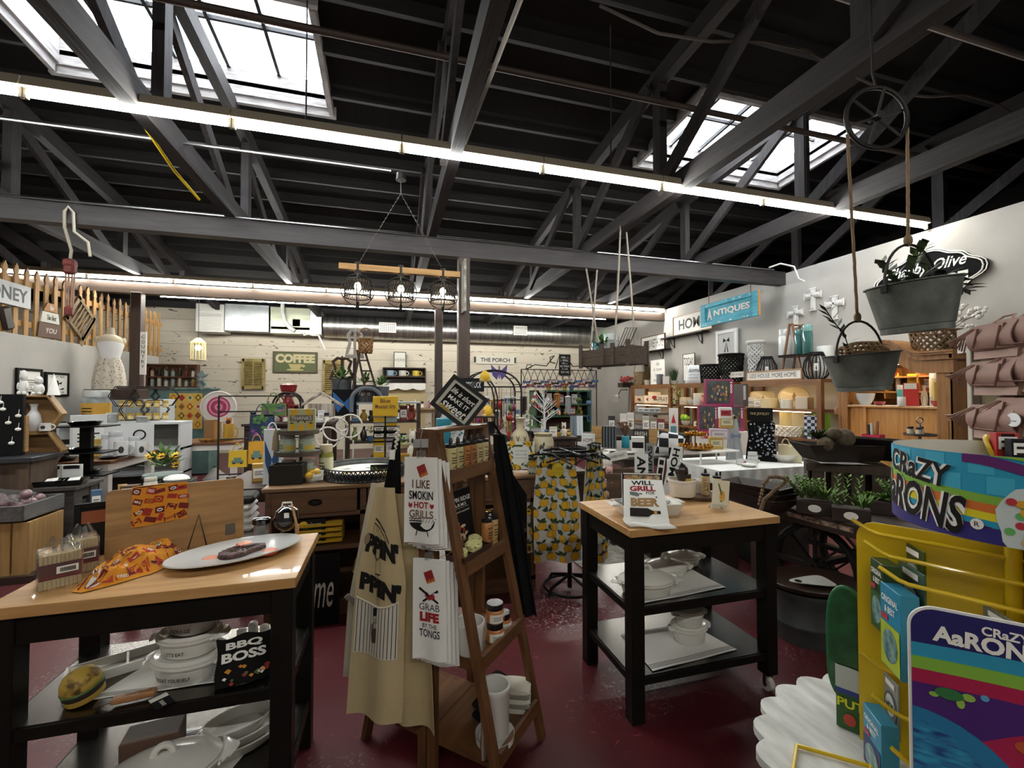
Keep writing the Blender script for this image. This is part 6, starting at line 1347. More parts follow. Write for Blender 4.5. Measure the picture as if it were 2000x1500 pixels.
g_frame('long_sign','long white framed sign reading LESS HOUSE MORE HOME on shelf edge','sign',(5.82,(a_.y+b_.y)/2,UT),RW,abs(a_.y-b_.y),.16,frame='a07c56',lines=('LESS HOUSE. MORE HOME.',),d=.03,tcol='3a3734')
g(g_plant,'potted_plant','small bright green plant in white pot left of the long sign','plant',1418,712,5.86,UT,26,leafm=mat('5f9a4a',.6),nl=50)
wallsign('word_sign','tiny white sign lying left of the long framed sign','sign',1424,1452,727,738,X=5.82,frame='c9c2b4',lines=('COZY UP HERE',),fw=.008)
CRM='d6c9a6'
def oplate(n,lb,ct,p,rz,w,h,col,sq=False,gr=None):
 T_=rot('X',-14)@tr(0,0,h/2);mb=MB(mat(col,.4,coat=.3)).at(T_);O=[(w/2*math.copysign(abs(math.cos(a))**(.35 if sq else 1),math.cos(a)),h/2*math.copysign(abs(math.sin(a))**(.35 if sq else 1),math.sin(a)))for a in[2*pi*i/32 for i in range(32)]]
 mb.prism([(x,0,z)for x,z in O],(0,.014,0));mb.use(mat('8a7a58',.6));mb.tube([(x*.93,-.001,z*.93)for x,z in O],.003,4,True);mb.use(mat('a87a4a',.6));mb.flat(oval(0,.0,w*.06,h*.16,10),FR(-.002));mb.flat(rect(-w*.02,-h*.2,w*.02,h*.2),FR(-.003))
 return mb.obj(n,None,lb,ct,gr,None,p,rz)
g(oplate,'serving_platter','cream rectangular platter standing on middle shelf near armoire','platter',1492,763,6.08,S1+.004,46,CRM,True)
g(oplate,'serving_platter','large cream oval platter standing on middle shelf near armoire','platter',1553,752,6.08,S1+.004,54,CRM)
for f_,n,lb,ct,u,vt,X,z,w,col,kw in[(g_cyl,'cream_bowl','cream bowl in front of the rectangular platter','bowl',1504,778,5.9,S1+.004,30,'d2bf92',{}),(g_cyl,'white_bowl','small white bowl in front of large oval platter','bowl',1538,780,5.88,S1+.004,21,'d8d2c4',{}),(g_box,'house_ornament','white house shaped ornament right of small white bowl','ornament',1567,775,5.88,S1+.004,20,'d0c8b8',{'lab':None}),(g_box,'canister_box','white box with dark print at left of cream bowl','box',1467,776,5.9,S1+.004,20,'dcd6c8',{}),(g_box,'canister_box','second white box beside the cream bowl','box',1481,780,5.86,S1+.004,12,'d4ccba',{}),(g_box,'wooden_box','plain wooden box at right end of middle shelf','box',1583,776,6.05,S1+.004,14,'8a7050',{'lab':None}),(g_basket,'bead_basket','white slatted crate of towels on lower shelf near armoire','basket',1541,832,5.9,S2+.004,50,None,{'m':WHITE}),(g_box,'towel_bundle','striped towel bundle standing in white slatted crate','towel',1535,802,6.0,S2+.06,20,'c9b98c',{'lab':None}),(g_box,'towel_bundle','second striped towel bundle right of the first in crate','towel',1560,805,6.02,S2+.06,22,'b3a98f',{'lab':None}),(g_box,'gingham_bag','blue and white checked bag beside towel crate','bag',1585,812,5.85,S2+.004,22,None,{'lab':None,'chk':1}),(g_box,'gift_box','lime green box behind the checked bag','box',1607,808,6.0,S2+.004,26,'7fae2c',{'lab':None}),(g_cyl,'cake_stand_box','stacked white cake boxes on shelf behind puzzle boxes','box',1337,776,5.95,S1+.004,28,'d8ccb8',{}),(g_bowl,'white_bowl','white floral bowl on middle shelf right of trailing plant','bowl',1352,780,5.88,S1+.004,18,None,{}),(g_cyl,'cake_stand','white footed stand on shelf left of pink puzzle box','cake stand',1366,768,5.9,S1+.004,20,'e0dcd2',{}),(g_vase,'pink_vase','small pink vase right beside the pink puzzle box','vase',1374,772,5.85,S1+.004,10,'b07070',{}),(g_bowl,'fruit_bowl','white bowl full of green apples on lower shelf','bowl',1340,822,5.86,S2+.004,18,None,{}),(g_mug,'white_mug','white printed mug beside the green apple bowl','mug',1362,822,5.82,S2+.004,12,'e0ddd4',{'dec':'2a2a2a'}),(g_frame,'floral_sign','white floral sign at left of far middle shelf','sign',1249,773,5.95,S1+.004,17,None,{}),(g_frame,'floral_sign','second white floral sign on far middle shelf','sign',1266,772,5.95,S1+.004,15,None,{}),(g_frame,'berry_sign','larger cream sign with red berries on far middle shelf','sign',1279,765,6.05,S1+.004,24,None,{}),(g_frame,'letter_sign','white letter block sign at right of far middle shelf','sign',1296,771,5.92,S1+.004,20,None,{})]:
 kw=dict(kw)
 if f_ is g_box:
  d_=.08;chk=kw.pop('chk',0)
  o=g(f_,n,lb,ct,u,vt,X,z,w,d_,col or 'cfd4da',**kw)
  if chk:o.children[0].data.materials[0]=mat('dfe3e8',.8,c2='2c3a5e',nscale=22,kind='c')
 elif f_ is g_bowl:
  p=ax(u,900,X);p.z=z;g_bowl(n,lb,ct,p,0,w*dep(p)/F/2,ax(u,vt,X).z-z)
  if 'apple' in lb:
   for k in range(7):MB(mat('86b030',.4)).ball((0,0,0),.045,10,7).obj('apple',None,'green apple heaped in the white bowl on lower shelf','fruit','green apples in the white bowl',None,p+Vector((.06*math.cos(k*2.1)*(k>0),.06*math.sin(k*2.1)*(k>0),.15+.03*(k<2))))
 elif f_ is g_frame:g(f_,n,lb,ct,u,vt,X,z,w,frame='c9b89a',fw=.008,tilt=6,lines=('PRAY',)if 'letter' in lb else(),extra=None if 'letter' in lb else(lambda m_,f2,w2,h2:(m_.use(RED),m_.flat(oval(0,h2*.5,w2*.2,h2*.16,9),f2),m_.use(GREEN),m_.flat(oval(w2*.1,h2*.3,w2*.2,h2*.06,8),f2))))
 elif f_ is g_basket:g(f_,n,lb,ct,u,vt,X,z,w,**kw)
 else:g(f_,n,lb,ct,u,vt,X,z,w,col,**kw)
for i in range(4):
 g(g_box,'white_gift_box','%s white patterned box in row on grey tray by far shelving'%ORD[i],'box',1252+11*i,797,5.6,1.126,10,.1,'d2d3d4',lab='8e9498',gr='white boxes on the grey tray')
t=thing('tiered_tray','grey wooden tiered tray stand below far shelving unit','tray',(5.62,8.55,0));GW=wood('6a6866','4c4a49',.6,'y')
for z,w in((1.1,.86),(.84,.9),(.4,1.0)):MB(GW).box((0,0,z),(.34,w,.05)).obj('tray',t)
for s in(-1,1):MB(GW).box((0,s*.2,.55),(.06,.06,1.1)).obj('upright',t)
random.seed(11)
mb=MB(mat('4f6f30',.6,c2='8aa05a',nscale=15));q=ax(1322,745,5.78)
for k in range(70):add_leaf(mb,q+Vector((random.uniform(-.06,.04),random.uniform(-.12,.12),-.42*random.random())),(random.uniform(-1,1),random.uniform(-1,1),-.8),.07,.03)
mb.obj('trailing_plant',None,'green trailing vine hanging over shelf post beside pillow','plant')
p=ax(1213,765,6.0);t=thing('wall_lamp','white swing wall lamp near the far right corner','lamp',p);MB(WHITE).cyl((-.1,0,-.12),(-.22,-.08,-.2),.06,.1,14).obj('shade',t);MB(IRON).tube([(.2,0,.05),(.0,0,.05),(-.1,0,-.1)],.012,6).obj('arm',t)
t=thing('flower_box','small wall box of red flowers by far right corner','plant',ax(1218,752,6.0));MB(DARKW).box((.05,0,0),(.3,.26,.12)).obj('box',t);mb=MB(mat('b0403a',.6));random.seed(2)
for k in range(26):mb.ball((random.uniform(-.1,.2),random.uniform(-.13,.13),random.uniform(.08,.22)),.035,6,4)
mb.obj('blossoms',t)
# ---- hanging weathered crate planter
q0,q1=ad(1150,700,5.35),ad(1246,690,4.75);ex=q1-q0;L=Vector((ex.x,ex.y,0)).length;an=math.atan2(ex.y,ex.x);z0=ad(1190,714,5.0).z
cpos=Vector(((q0 .x+q1 .x)/2,(q0 .y+q1 .y)/2,z0));t=thing('hanging_planter_box','long weathered wooden box hung by ropes from the beam','planter box',cpos,an);wwd=wood('55473c','3a3029',.8)
mb=MB(wwd)
for s in(-1,1):
 for k in range(2):mb.box((0,s*.14,.05+k*.095),(L,.02,.09))
 mb.box((s*L/2,0,.1),(.02,.3,.2))
mb.box((0,0,.01),(L,.28,.02));mb.obj('box_body',t)
for x in(-.47,.0,.2,.49):
 for s in(-1,1):MB(wwd).box((x*L,s*.158,.12),(.05,.018,.28 if abs(x)>.4 else.24)).obj('batten',t)
for x,y,u,v,dd in((-.42,.12,1145,525,5.6),(-.3,-.12,1166,528,5.55),(.2,-.12,1212,440,5.4),(.32,.12,1223,448,5.45)):
 a=Vector((x*L,y,.2));w_=ad(u,v,dd)-cpos;w_=Matrix.Rotation(-an,3,'Z')@w_;MB(mat('8d857a',.9)).tube([a,a.lerp(w_,.5)+Vector((.005,0,0)),w_],.011,6).obj('rope',t)
def onbox(x,y,z=.025):return cpos+Matrix.Rotation(an,3,'Z')@Vector((x*L,y,z))
g_jar('glass_jar','blue green glass jar in hanging box on left','jar',onbox(-.3,0),0,.16,.26,'9ac0c0',lab=None,cap='3f7a8a',glass=True);g_jar('glass_jar','clear glass jar in the middle of hanging box','jar',onbox(-.02,0),0,.18,.34,'d8e0e0',lab=None,cap='b0b8b8',glass=True)
mb=MB(mat('3f7a3c',.6));foliage(mb,onbox(-.12,-.03,.22),.1,40,.09,.04);mb.obj('ivy_plant',None,'green leaves trailing in the hanging weathered box','plant')
mb=MB(IRON);q=onbox(.22,0,.2)
for k in range(5):mb.tube([q+crt*(.03*k-.06)+Vector((0,0,0)),q+crt*(.03*k+.03)+Vector((0,0,.22))],.004,4)
mb.tube([q-crt*.06,q+crt*.06,q+crt*.16+Vector((0,0,.22)),q+crt*.03+Vector((0,0,.22))],.005,4,True);mb.obj('wire_basket',None,'rusty wire rack sticking out of hanging box','rack');MB(DARKW).box((0,0,.17),(.02,.3,.34)).obj('dark_board',None,'dark board standing at the far end of hanging box','board',None,None,onbox(-.17,.1,.03),an)
# ================================================================ CENTRE-RIGHT TABLES
twd=wood('6f665e','554d46',.6,'y')
def table(n,lb,x0,x1,y0,y1,z,m,legm=None,leg=.07,th=.035,apron=.09,rz=0):
 t=thing(n,lb,'table',((x0+x1)/2,(y0+y1)/2,0),rz);w,d=x1-x0,y1-y0
 MB(m).box((0,0,z-th/2),(w,d,th),.003).obj('tabletop',t);legm=legm or m
 for sx in(-1,1):
  for sy in(-1,1):MB(legm).box((sx*(w/2-.03-leg/2),sy*(d/2-.03-leg/2),(z-th)/2),(leg,leg,z-th)).obj('leg',t)
 if apron:
  mb=MB(legm)
  for s in(-1,1):mb.box((0,s*(d/2-.05),z-th-apron/2),(w-.2,.02,apron));mb.box((s*(w/2-.05),0,z-th-apron/2),(.02,d-.2,apron))
  mb.obj('apron_rail',t)
 return t
table('farm_table','weathered grey wood table with FRESH sign and white dishes',2.75,4.15,4.75,6.5,.76,twd,wood('4a3e34','332a24',.6,'z'))
G=lambda f_,n,lb,ct,u,vt,Y,w,*a,z=.761,**k:put(f_,n,lb,ct,u,vt,Y,z,w,*a,**k)
G(g_box,'cookbook','dark book with white FRESH title on the grey table','book',1252,838,5.25,30,.03,'2a2622',lab='2a2622',txt='FRESH',tcol='e8e2d4',band=(.62,.95))
G(g_box,'chalk_planter','white ceramic holder with chalk label before FRESH book','holder',1246,853,5.0,25,.1,'dcdad4',lab='16181a',band=(.35,.7))
G(g_bag,'striped_bag','grey and black striped bag on grey wood table','bag',1190,832,5.7,28,'5c6064',strap=False,motif=lambda m_,f_,w,h:[m_.flat(rect(-w*.5+i*w*.2,0,-w*.42+i*w*.2,h*.98),f_)for i in range(5)],mcol='1d1f22',d=.12)
G(g_bowl if 0 else g_cyl,'teal_jar','bright teal glass jar of twigs on grey table','jar',1222,852,5.6,15,'2a8fa5')
mb=MB(mat('6b4c36',.8));random.seed(5);q=ay(1222,855,5.6)
for k in range(30):d=Vector((random.uniform(-.5,.5),random.uniform(-.4,.4),1)).normalized();e=q+d*random.uniform(.14,.24);mb.tube([q,e],.004,4);mb.ball(e,.018,5,4)
mb.obj('dried_twigs',None,'dried brown pods standing in bright teal jar','dried flowers')
G(g_box,'acrylic_sign','white card with grey arch behind at left of grey table','sign',1149,847,5.9,26,.03,'d6d8da',txt='HOME')
for i,(u,lb)in enumerate(((1192,'oval white plate at left among white dishes on grey table'),(1214,'folded white cloth plate in middle of grey table front'),(1228,'white dish closest to the white chalk holder'),(1165,'small white saucer behind striped bag on grey table'))):
 p=ay(u,900,5.0+.25*(i==0)+.5*(i==3));p.z=.7615;g_plate('white_plate',lb,'plate',p,0,.085)
for u,vt,Y,w,lb in((1168,832,6.2,22,'pale wooden crate behind striped bag on grey table'),(1289,838,5.9,46,'pale wooden crate behind FRESH book')):
 p=ay(u,900,Y);p.z=.761;h=ay(u,vt,Y).z-.761;wv_=w*dep(p)/F;t=thing('wooden_crate',lb,'crate',p,face_cam(p));pl=wood('b08c58','94703f',.7);mb=MB(pl)
 for k in range(3):
  for s in(-1,1):mb.box((0,s*.13,h*(k+.5)/3),(wv_,.014,h*.28));mb.box((s*wv_/2,0,h*(k+.5)/3),(.014,.26,h*.28))
 mb.box((0,0,.008),(wv_,.26,.014));mb.obj('slats',t)
table('display_table','long low dark table behind grey wood table with metal trays',3.3,5.3,6.75,7.7,.8,DARKW,leg=.08)
def tray(lb,u,v,Y,w,z,gr=None):
 p=ay(u,900,Y);p.z=z;L=w*dep(p)/F;t=thing('metal_tray',lb,'tray',p,face_cam(p),gr);mb=MB(mat('5e6062',.5,.7));mb.box((0,0,.006),(L,.28,.012))
 for s in(-1,1):mb.box((0,s*.14,.05),(L,.01,.1));mb.box((s*L/2,0,.05),(.01,.28,.1))
 mb.obj('tray_body',t);return p
tray('long galvanised metal tray at left on dark table',1218,818,7.1,68,.801);tray('second galvanised metal tray at right on dark table',1277,836,6.95,54,.801)
for i,(u,vt,c,lb)in enumerate(((1195,812,'2a2a2c','black lidded pot in the left galvanised tray'),(1262,812,'b9b4a4','grey printed pouch in second galvanised tray'),(1277,815,'8a7d68','tan printed pouch in second galvanised tray'),(1292,818,'7a3030','red printed pouch in second galvanised tray'),(1232,806,'d9d6cc','cream bag standing in the left galvanised tray'),(1218,808,'dcdad4','white bag standing in the left galvanised tray'))):
 G(g_box,'pouch',lb,'package',u,vt,7.1 if u<1240 else 6.95,13,.06,c,z=.815)
G(g_frame,'gnome_towel','white towel with red gnome hanging beside apple bowl','towel',1316,797,5.6,17,frame=None,panel='dcd8d2',d=.02,extra=lambda m_,f_,w,h:(m_.use(mat('b02030',.8)),m_.flat(rect(-w*.3,h*.1,w*.3,h*.3),f_),m_.flat([(-w*.25,h*.6),(w*.25,h*.6),(0,h*.85)],f_),m_.use(mat('5a8a90',.8)),m_.flat(rect(-w*.32,h*.3,w*.32,h*.52),f_)))
for u,c,lb in((1120,'76838c','slate blue towel hanging left of the pair'),(1132,'ced6dc','pale blue towel hanging right of the pair')):
 p=ay(u,812,7.0);f=hang(Vector(),.11,.12,.34,crt,-cd,1.5,.01);MB(mat(c,.9)).surf(lambda i,j:f(i-.5,j),8,8,.006).obj('hanging_towel',None,lb,'towel','towels on the towel bar',None,p)
p=ay(1126,812,7.0);t=thing('towel_stand','thin black towel bar stand with two blue towels','stand',(p.x,p.y+.02,0));mb=MB(IRON);mb.cyl((0,.0,0),(0,0,p.z+.01),.01);mb.cyl((-.16,0,p.z+.008),(.16,0,p.z+.008),.007);mb.cyl((0,0,0),(0,0,.02),.12,n=20);mb.obj('frame',t)
def scrate(lb,u,vt,vb,Y,w,dd=.4):
 p=ay(u,vb,Y);p.z=max(0,p.z);h=ay(u,vt,Y).z-p.z;L=w*dep(p)/F;t=thing('wooden_crate',lb,'crate',p,face_cam(p)+.35);mb=MB(wood('6a5442','4c3b2e',.8))
 for k in range(3):
  for s in(-1,1):mb.box((0,s*dd/2,h*(k+.5)/3),(L,.014,h*.3));mb.box((s*L/2,0,h*(k+.5)/3),(.014,dd,h*.3))
 mb.box((0,0,.008),(L,dd,.014));mb.obj('slats',t);return p,h
low=table('bench','low dark bench in front of grey table holding toy crate',2.15,3.0,3.95,4.6,.42,DARKW,leg=.06,apron=0)
p=ay(1215,900,4.25);p.z=.421;t=thing('wooden_crate','old wooden crate on low bench stuffed with pink plush pigs','crate',p,R(-20));mb=MB(wood('6a5442','4c3b2e',.8));L,h,dd=.46,.28,.36
for k in range(3):
 for s in(-1,1):mb.box((0,s*dd/2,h*(k+.5)/3),(L,.014,h*.3));mb.box((s*L/2,0,h*(k+.5)/3),(.014,dd,h*.3))
mb.box((0,0,.008),(L,dd,.014));mb.obj('slats',t)
for u,vt,Y,z,w,h,c,lb in((1176,905,4.05,.43,.15,.24,'b88f88','pink plush pig leaning on left end of the toy crate'),(1190,890,4.3,.55,.13,.2,'c49a92','pink plush pig peeping out from toy crate'),(1184,878,4.4,.70,.14,.2,'dad6d0','black and white plush cow above the toy crate')):
 p=ay(u,900,Y);p.z=z;g_fig('plush_toy',lb,'plush toy',p,face_cam(p),w,h,c,'1c1a1a' if 'cow' in lb else '8a5a58')
p=ay(1206,905,4.27);p.z=.702;g_frame('market_sign','tilted white sign with dark capitals above toy crate','sign',p+Vector((0,0,.0)),face_cam(p),.22,.09,frame=None,panel='d4d2ca',lines=('FARMERS MARKET',),d=.015,roll=-14)
for u0,u1,vt,vb,Y,txt,rl,lb in((1240,1266,887,921,3.9,'ANT',0,'tall white word sign with letters ANT running down'),(1263,1277,866,918,4.0,'SWEET',0,'narrow grey word sign with letters SWEET running down'),(1290,1310,868,916,3.95,'HOME',12,'tilted white word sign with letters HOME running down'),(1274,1287,893,918,3.85,'IM',8,'small tilted white word sign between the taller signs')):
 u=(u0+u1)/2;p=ay(u,960,Y);h=ay(u,vt,Y).z-.42;p.z=.42;w=(u1-u0)*dep(p)/F;t=thing('word_sign',lb,'sign',p,face_cam(p));T_=tr(0,0,0)@rot('X',-6)@rot('Y',rl)
 MB(mat('dddbd6' if txt!='SWEET' else '7a7a7a',.7)).at(T_).box((0,0,h/2),(w,.02,h)).obj('board',t);mb=MB(INK).at(T_);mb.text(txt,FR(-.011),0,h*.64,h*.62,w*.62,.03,0,-90);mb.obj('lettering',t)
MB(DARKW).box((0,0,.209),(.75,.3,.418)).obj('storage_chest',None,'dark wooden trunk carrying the tall word signs','trunk',None,None,(2.72,3.72,0))
p=ay(1306,900,4.7);p.z=.761;t=thing('pillow','black and white buffalo checked cushion on grey table end','cushion',p,face_cam(p));w_,h_=.34,.30
mb=MB(mat('d6d6d6',.9,c2='17181a',nscale=9,kind='c'));mb.surf(pil(-1),12,10);mb.surf(pil(1),12,10);mb.obj('cushion_body',t)
t=thing('display_stand','white stepped display stand carrying the pink framed puzzle boxes','stand',(4.55,5.15,0));mb=MB(WHITE);mb.box((0,0,.5),(.7,.4,1.0));mb.obj('stand_body',t)
def puzzle(lb,u0,u1,vt,Y,z):
 p=ay((u0+u1)/2,900,Y);p.z=z;h=ay((u0+u1)/2,vt,Y).z-z;w=(u1-u0)*dep(p)/F
 t=thing('puzzle_box',lb,'puzzle box',p,face_cam(p)+R(26));mb=MB(mat('8a2f58',.4));mb.box((0,0,h/2),(w,.07,h),.002);mb.obj('carton',t)
 mb=MB(mat('2e3436',.5,c2='4a5250',nscale=9));fn=FR(-.036);mb.flat(rect(-w*.46,h*.14,w*.36,h*.95),fn);rnd=random.Random(int(u0));f2=lambda x,zz:fn(x,zz)+Vector((0,-.0008,0))
 for i in range(34):mb.use(mat(rnd.choice(('a8884a','8a6a3a','c0a060','5a4a34','2a4a7a','7a3a4a')),.5));mb.flat(oval(rnd.uniform(-w*.4,w*.3),h*rnd.uniform(.22,.75),w*.035,h*.06,7),f2)
 mb.use(PAPER);mb.text('1000',fn,w*.41,h*.7,h*.4,w*.07,.03,0,-90);mb.obj('print',t)
puzzle('upper pink framed cat puzzle box on display stand',1378,1432,741,5.05,1.345);puzzle('lower pink framed cat puzzle box on display stand',1364,1400,791,5.0,1.001);puzzle('pink framed puzzle box lying under the upper puzzle box',1400,1452,792,5.15,1.001)
t=thing('wine_box','grey and brown carton standing right of upper puzzle box','box',ay(1446,800,5.15));t.location.z=1.345;MB(mat('4a423e',.6)).box((0,0,.16),(.09,.2,.32)).obj('carton',t);MB(mat('b9bcc0',.5)).box((-.02,-.101,.2),(.04,.003,.2)).obj('label',t)
t=thing('wire_riser','white metal riser stand carrying gold trays and soap boxes','stand',(3.52,4.2,.754));MB(WHITE).box((0,0,.137),(.52,.36,.018),.004).obj('top',t);[MB(WHITE).cyl((sx*.24,sy*.16,0),(sx*.24,sy*.16,.13),.01).obj('leg',t)for sx in(-1,1)for sy in(-1,1)]
GOLD=mat('c08a34',.25,1)
p=ay(1358,880,4.2);p.z=.901;t=thing('tiered_stand','gold filigree tiered tray on white metal table','tray',p)
for z,r in((.02,.17),(.16,.10)):
 mb=MB(GOLD);mb.lathe([(0,z),(r,z),(r,z+.006),(0,z+.006)],28)
 for k in range(22):a=2*pi*k/22;mb.ball((r*math.cos(a),r*math.sin(a),z+.02),(.018,.018,.024),6,4)
 mb.obj('tray',t)
mb=MB(GOLD);mb.cyl((0,0,0),(0,0,.26),.008);mb.tube([(.035*math.cos(a),0,.29+.035*math.sin(a))for a in[2*pi*i/14 for i in range(14)]],.006,5,True);mb.lathe([(.08,0),(.06,.01),(.02,.02)],16);mb.obj('stem',t)
for u,vt,zz,w,c,lab,lb in((1398,862,.901,24,'b0924a','e0d8b8','gold soap box lowest in the stack by gold tray'),(1404,841,1.01,32,'b5a6b4','d8d0d8','lavender soap box stacked on the gold soap box'),(1419,818,1.135,24,'b0924a','e0d8b8','gold soap box beneath the white red soap box'),(1417,800,1.245,22,'d9d6d2','a83038','white and red soap box topmost in the stack')):
 p=ay(u,900,4.2);p.z=zz;s_=w*dep(p)/F;g_box('soap_box',lb,'box',p,face_cam(p)+R(12),s_,s_*.98 if 'lavender' not in lb else.118,.1,c,lab=lab,band=(.25,.75),gr='stacked soap boxes')
p=ay(1380,868,4.35);p.z=.901;mb=MB(mat('b01e2c',.6));foliage(mb,(0,0,.09),.06,30,.06,.04);mb.obj('red_flowers',None,'small red blossoms between gold tray and soap boxes','flowers',None,None,p)
tc_=table('dining_table','table under white lace cloth carrying black jewellery bust',3.25,4.55,3.72,4.5,.745,DARKW,leg=.07)
mb=MB(mat('dcdcd8',.9,bump=.6,bscale=90));x0,x1,y0,y1=3.22,4.58,3.68,4.54
def clf(s,dz):return Vector((0,0,dz))
mb.box(((x0+x1)/2,(y0+y1)/2,.7505),(x1-x0,y1-y0,.005));mb.surf(lambda a,b:Vector((x0+(x1-x0)*a,y0-.015*math.sin(a*60)*b-.01,.752-.14*b-.012*abs(math.sin(a*30))*b)),90,4,.004);mb.surf(lambda a,b:Vector((x0-.01-.015*math.sin(a*40)*b,y1-(y1-y0)*a,.752-.14*b)),40,4,.004);mb.obj('tablecloth',None,'white lace trimmed tablecloth on table with jewellery bust','tablecloth')
Zt=.7535
p=ay(1487,900,4.1);p.z=Zt;hb=ay(1487,822,4.1).z-Zt;t=thing('jewelry_bust','tall black velvet jewellery bust draped in silver necklaces','jewellery display',p,face_cam(p));mb=MB(mat('0d0d0e',.9));mb.prism([(-.16,-.02,0),(.16,-.02,0),(.15,-.02,hb*.3),(.13,-.02,hb*.6),(.14,-.02,hb*.95),(.1,-.02,hb),(-.1,-.02,hb),(-.14,-.02,hb*.95),(-.13,-.02,hb*.6),(-.15,-.02,hb*.3)],(0,.06,0));mb.box((0,.06,.06),(.2,.14,.12));mb.obj('velvet_board',t)
random.seed(9);mb=MB(mat('aeb4bc',.25,.9))
for k in range(90):x=random.gauss(.06,.06)if random.random()<.5 else random.uniform(-.14,.13);mb.ball((max(-.15,min(.16,x)),-.03,hb*random.uniform(.08,.95)),random.uniform(.006,.016),6,4)
for k in range(6):x=-.1+.04*k;mb.tube([(x,-.026,hb*.9),(x+.02,-.03,hb*(.4-.03*k)),(x+.04,-.026,hb*.9)],.003,4)
mb.obj('silver_necklaces',t)
put(g_box,'jewelry_sign','black framed sign standing on top of jewellery bust','sign',1485,797,4.12,Zt+hb+.002,44,.03,'141414',lab='0c0c0c',txt='FINE JEWELRY',tcol='b9a878',band=(.3,.75))
for k in range(3):
 p=ay(1470,900,4.0);p.z=Zt+.001+.042*k;g_mug('teacup','%s white floral teacup in stack before jewellery bust'%('lowest','middle','topmost')[k],'cup',p,R(20*k),.115-.01*k,.04,'d8d8d6','stacked teacups')
for u,Y,lb in((1448,3.95,'white floral teacup at left of the stacked cups'),(1530,4.0,'wide white bowl with wooden spoon right of bust')):
 p=ay(u,900,Y);p.z=Zt+.001
 if 'bowl' in lb:g_bowl('serving_bowl',lb,'bowl',p,0,.15,.09)
 else:g_mug('teacup',lb,'cup',p,0,.1,.06,'d8d8d6',dec='9a3a4a');g_plate('saucer','white saucer plate in front of the single floral teacup','saucer',p+Vector((-.02,-.13,0)),0,.08)
for u,vt,Y,w,c,lb in((1535,868,4.0,26,CRM,'cream canvas bag with black handles behind wide bowl'),(1553,872,3.9,22,'d8cfae','cream bread bag at right behind wide bowl')):
 put(g_bag,'canvas_bag',lb,'bag',u,vt,Y,Zt+.001,w,c)
p=ay(1432,818,4.25);f=hang(Vector(),lambda s:.09+.12*s,0,p.z-Zt-.005,crt,-cd,2,.015);t=thing('linen_apron','pale grey linen with blue bow standing on clothed table','linen',p);MB(mat('b6bac0',.9)).surf(lambda i,j:f(i-.5,j),12,14,.006).obj('linen_body',t);mb=MB(mat('7a86a0',.8));mb.box((0,-.03,-.2),(.1,.02,.02));mb.flat([(0,-.2),(-.07,-.16),(-.07,-.23)],FR(-.04));mb.flat([(0,-.2),(.07,-.16),(.07,-.23)],FR(-.04));mb.obj('bow',t);MB(GLOSSBLK).ball((0,0,.02),.03,8,6).obj('finial',t)
mb=MB(mat('33382f',.6,c2='282c25',nscale=6));mb.box((0,0,.31),(.62,.36,.62),.01);mb.box((0,0,.635),(.66,.40,.03),.006);mb.obj('green_chest',None,'dark green painted trunk in front of the clothed table','trunk',None,None,(3.47,3.38,0),R(-4))
MB(mat('7f9a8a',.6)).lathe([(.035,0),(.04,.03),(.022,.06),(.03,.1),(.02,.14),(.028,.3),(.024,.5),(.035,.55),(.035,.62)],14).obj('turned_post',None,'pale green turned post standing behind right cart','post',None,None,az(1396,1090,0))
mb=MB(mat('8a857c',.95,c2='5f5b55',nscale=14));mb.box((0,0,.006),(1.1,1.7,.012));mb.obj('floor_rug',None,'grey patterned rug on floor between clothes rack and right cart','rug',None,None,(2.15,4.25,0),R(4))
mb=MB(WHITE);mb.prism([(.16*math.cos(a)*(1+.06*math.sin(9*a)),.12*math.sin(a),.001)for a in[2*pi*i/40 for i in range(40)]],(0,0,.01));mb.obj('fluffy_mat',None,'small ruffled white mat by foot of the green post','mat',None,None,az(1362,1094,0.012))
MB(mat('4a4a48',.5,.7)).lathe([(.3,0),(.34,.02),(.36,.36),(.37,.38),(.34,.38)],32,sy=.7).obj('metal_tub',None,'large dark oval metal tub under the flatbed cart front','tub',None,None,(2.62,3.25,0))
p=Vector((6.0,3.15,AZ+.0));p=Vector((5.76,3.32,AZ+.012))
t=g_basket('cotton_basket','wide wicker basket of white cotton stems on the armoire','basket',p,0,.44,.27,'6a4f34');random.seed(21)
mb=MB(mat('dcd8d2',.9));b2=MB(mat('4a3624',.8))
for k in range(9):
 a=random.uniform(0,6.3);e=Vector((.38*math.cos(a),.38*math.sin(a),random.uniform(.3,.62)));b2 .tube([(0,0,.2),e*.6+Vector((0,0,.1)),e],.004,4)
 for j in range(7):q=e*random.uniform(.55,1)+Vector((random.uniform(-.04,.04),random.uniform(-.04,.04),random.uniform(0,.08)));mb.ball(q,random.uniform(.018,.03),6,5)
mb.obj('cotton_bolls',t);b2 .obj('twigs',t)
p=ax(1850,695,5.72);g_plant('fern','dark green fern tuft on front corner of armoire','plant',(5.72,p.y,AZ+.001),0,.26,.2,nl=130,ph=.1,leafm=mat('3c5a34',.6))
MB(pinel).box((0,0,.43),(.42,1.0,.86)).obj('pine_chest',None,'pine chest in front of armoire holding pink bucket','chest',None,None,(5.36,3.7,0))
p=ax(1706,870,5.4);p.z=.861;t=thing('pink_bucket','bright pink bin of bottles and tools before armoire','bin',p);mb=MB(mat('b01f4c',.5));mb.lathe([(.1,0),(.12,.2),(.115,.2),(.095,.01)],4,a0=pi/4+.3);mb.obj('bin_body',t)
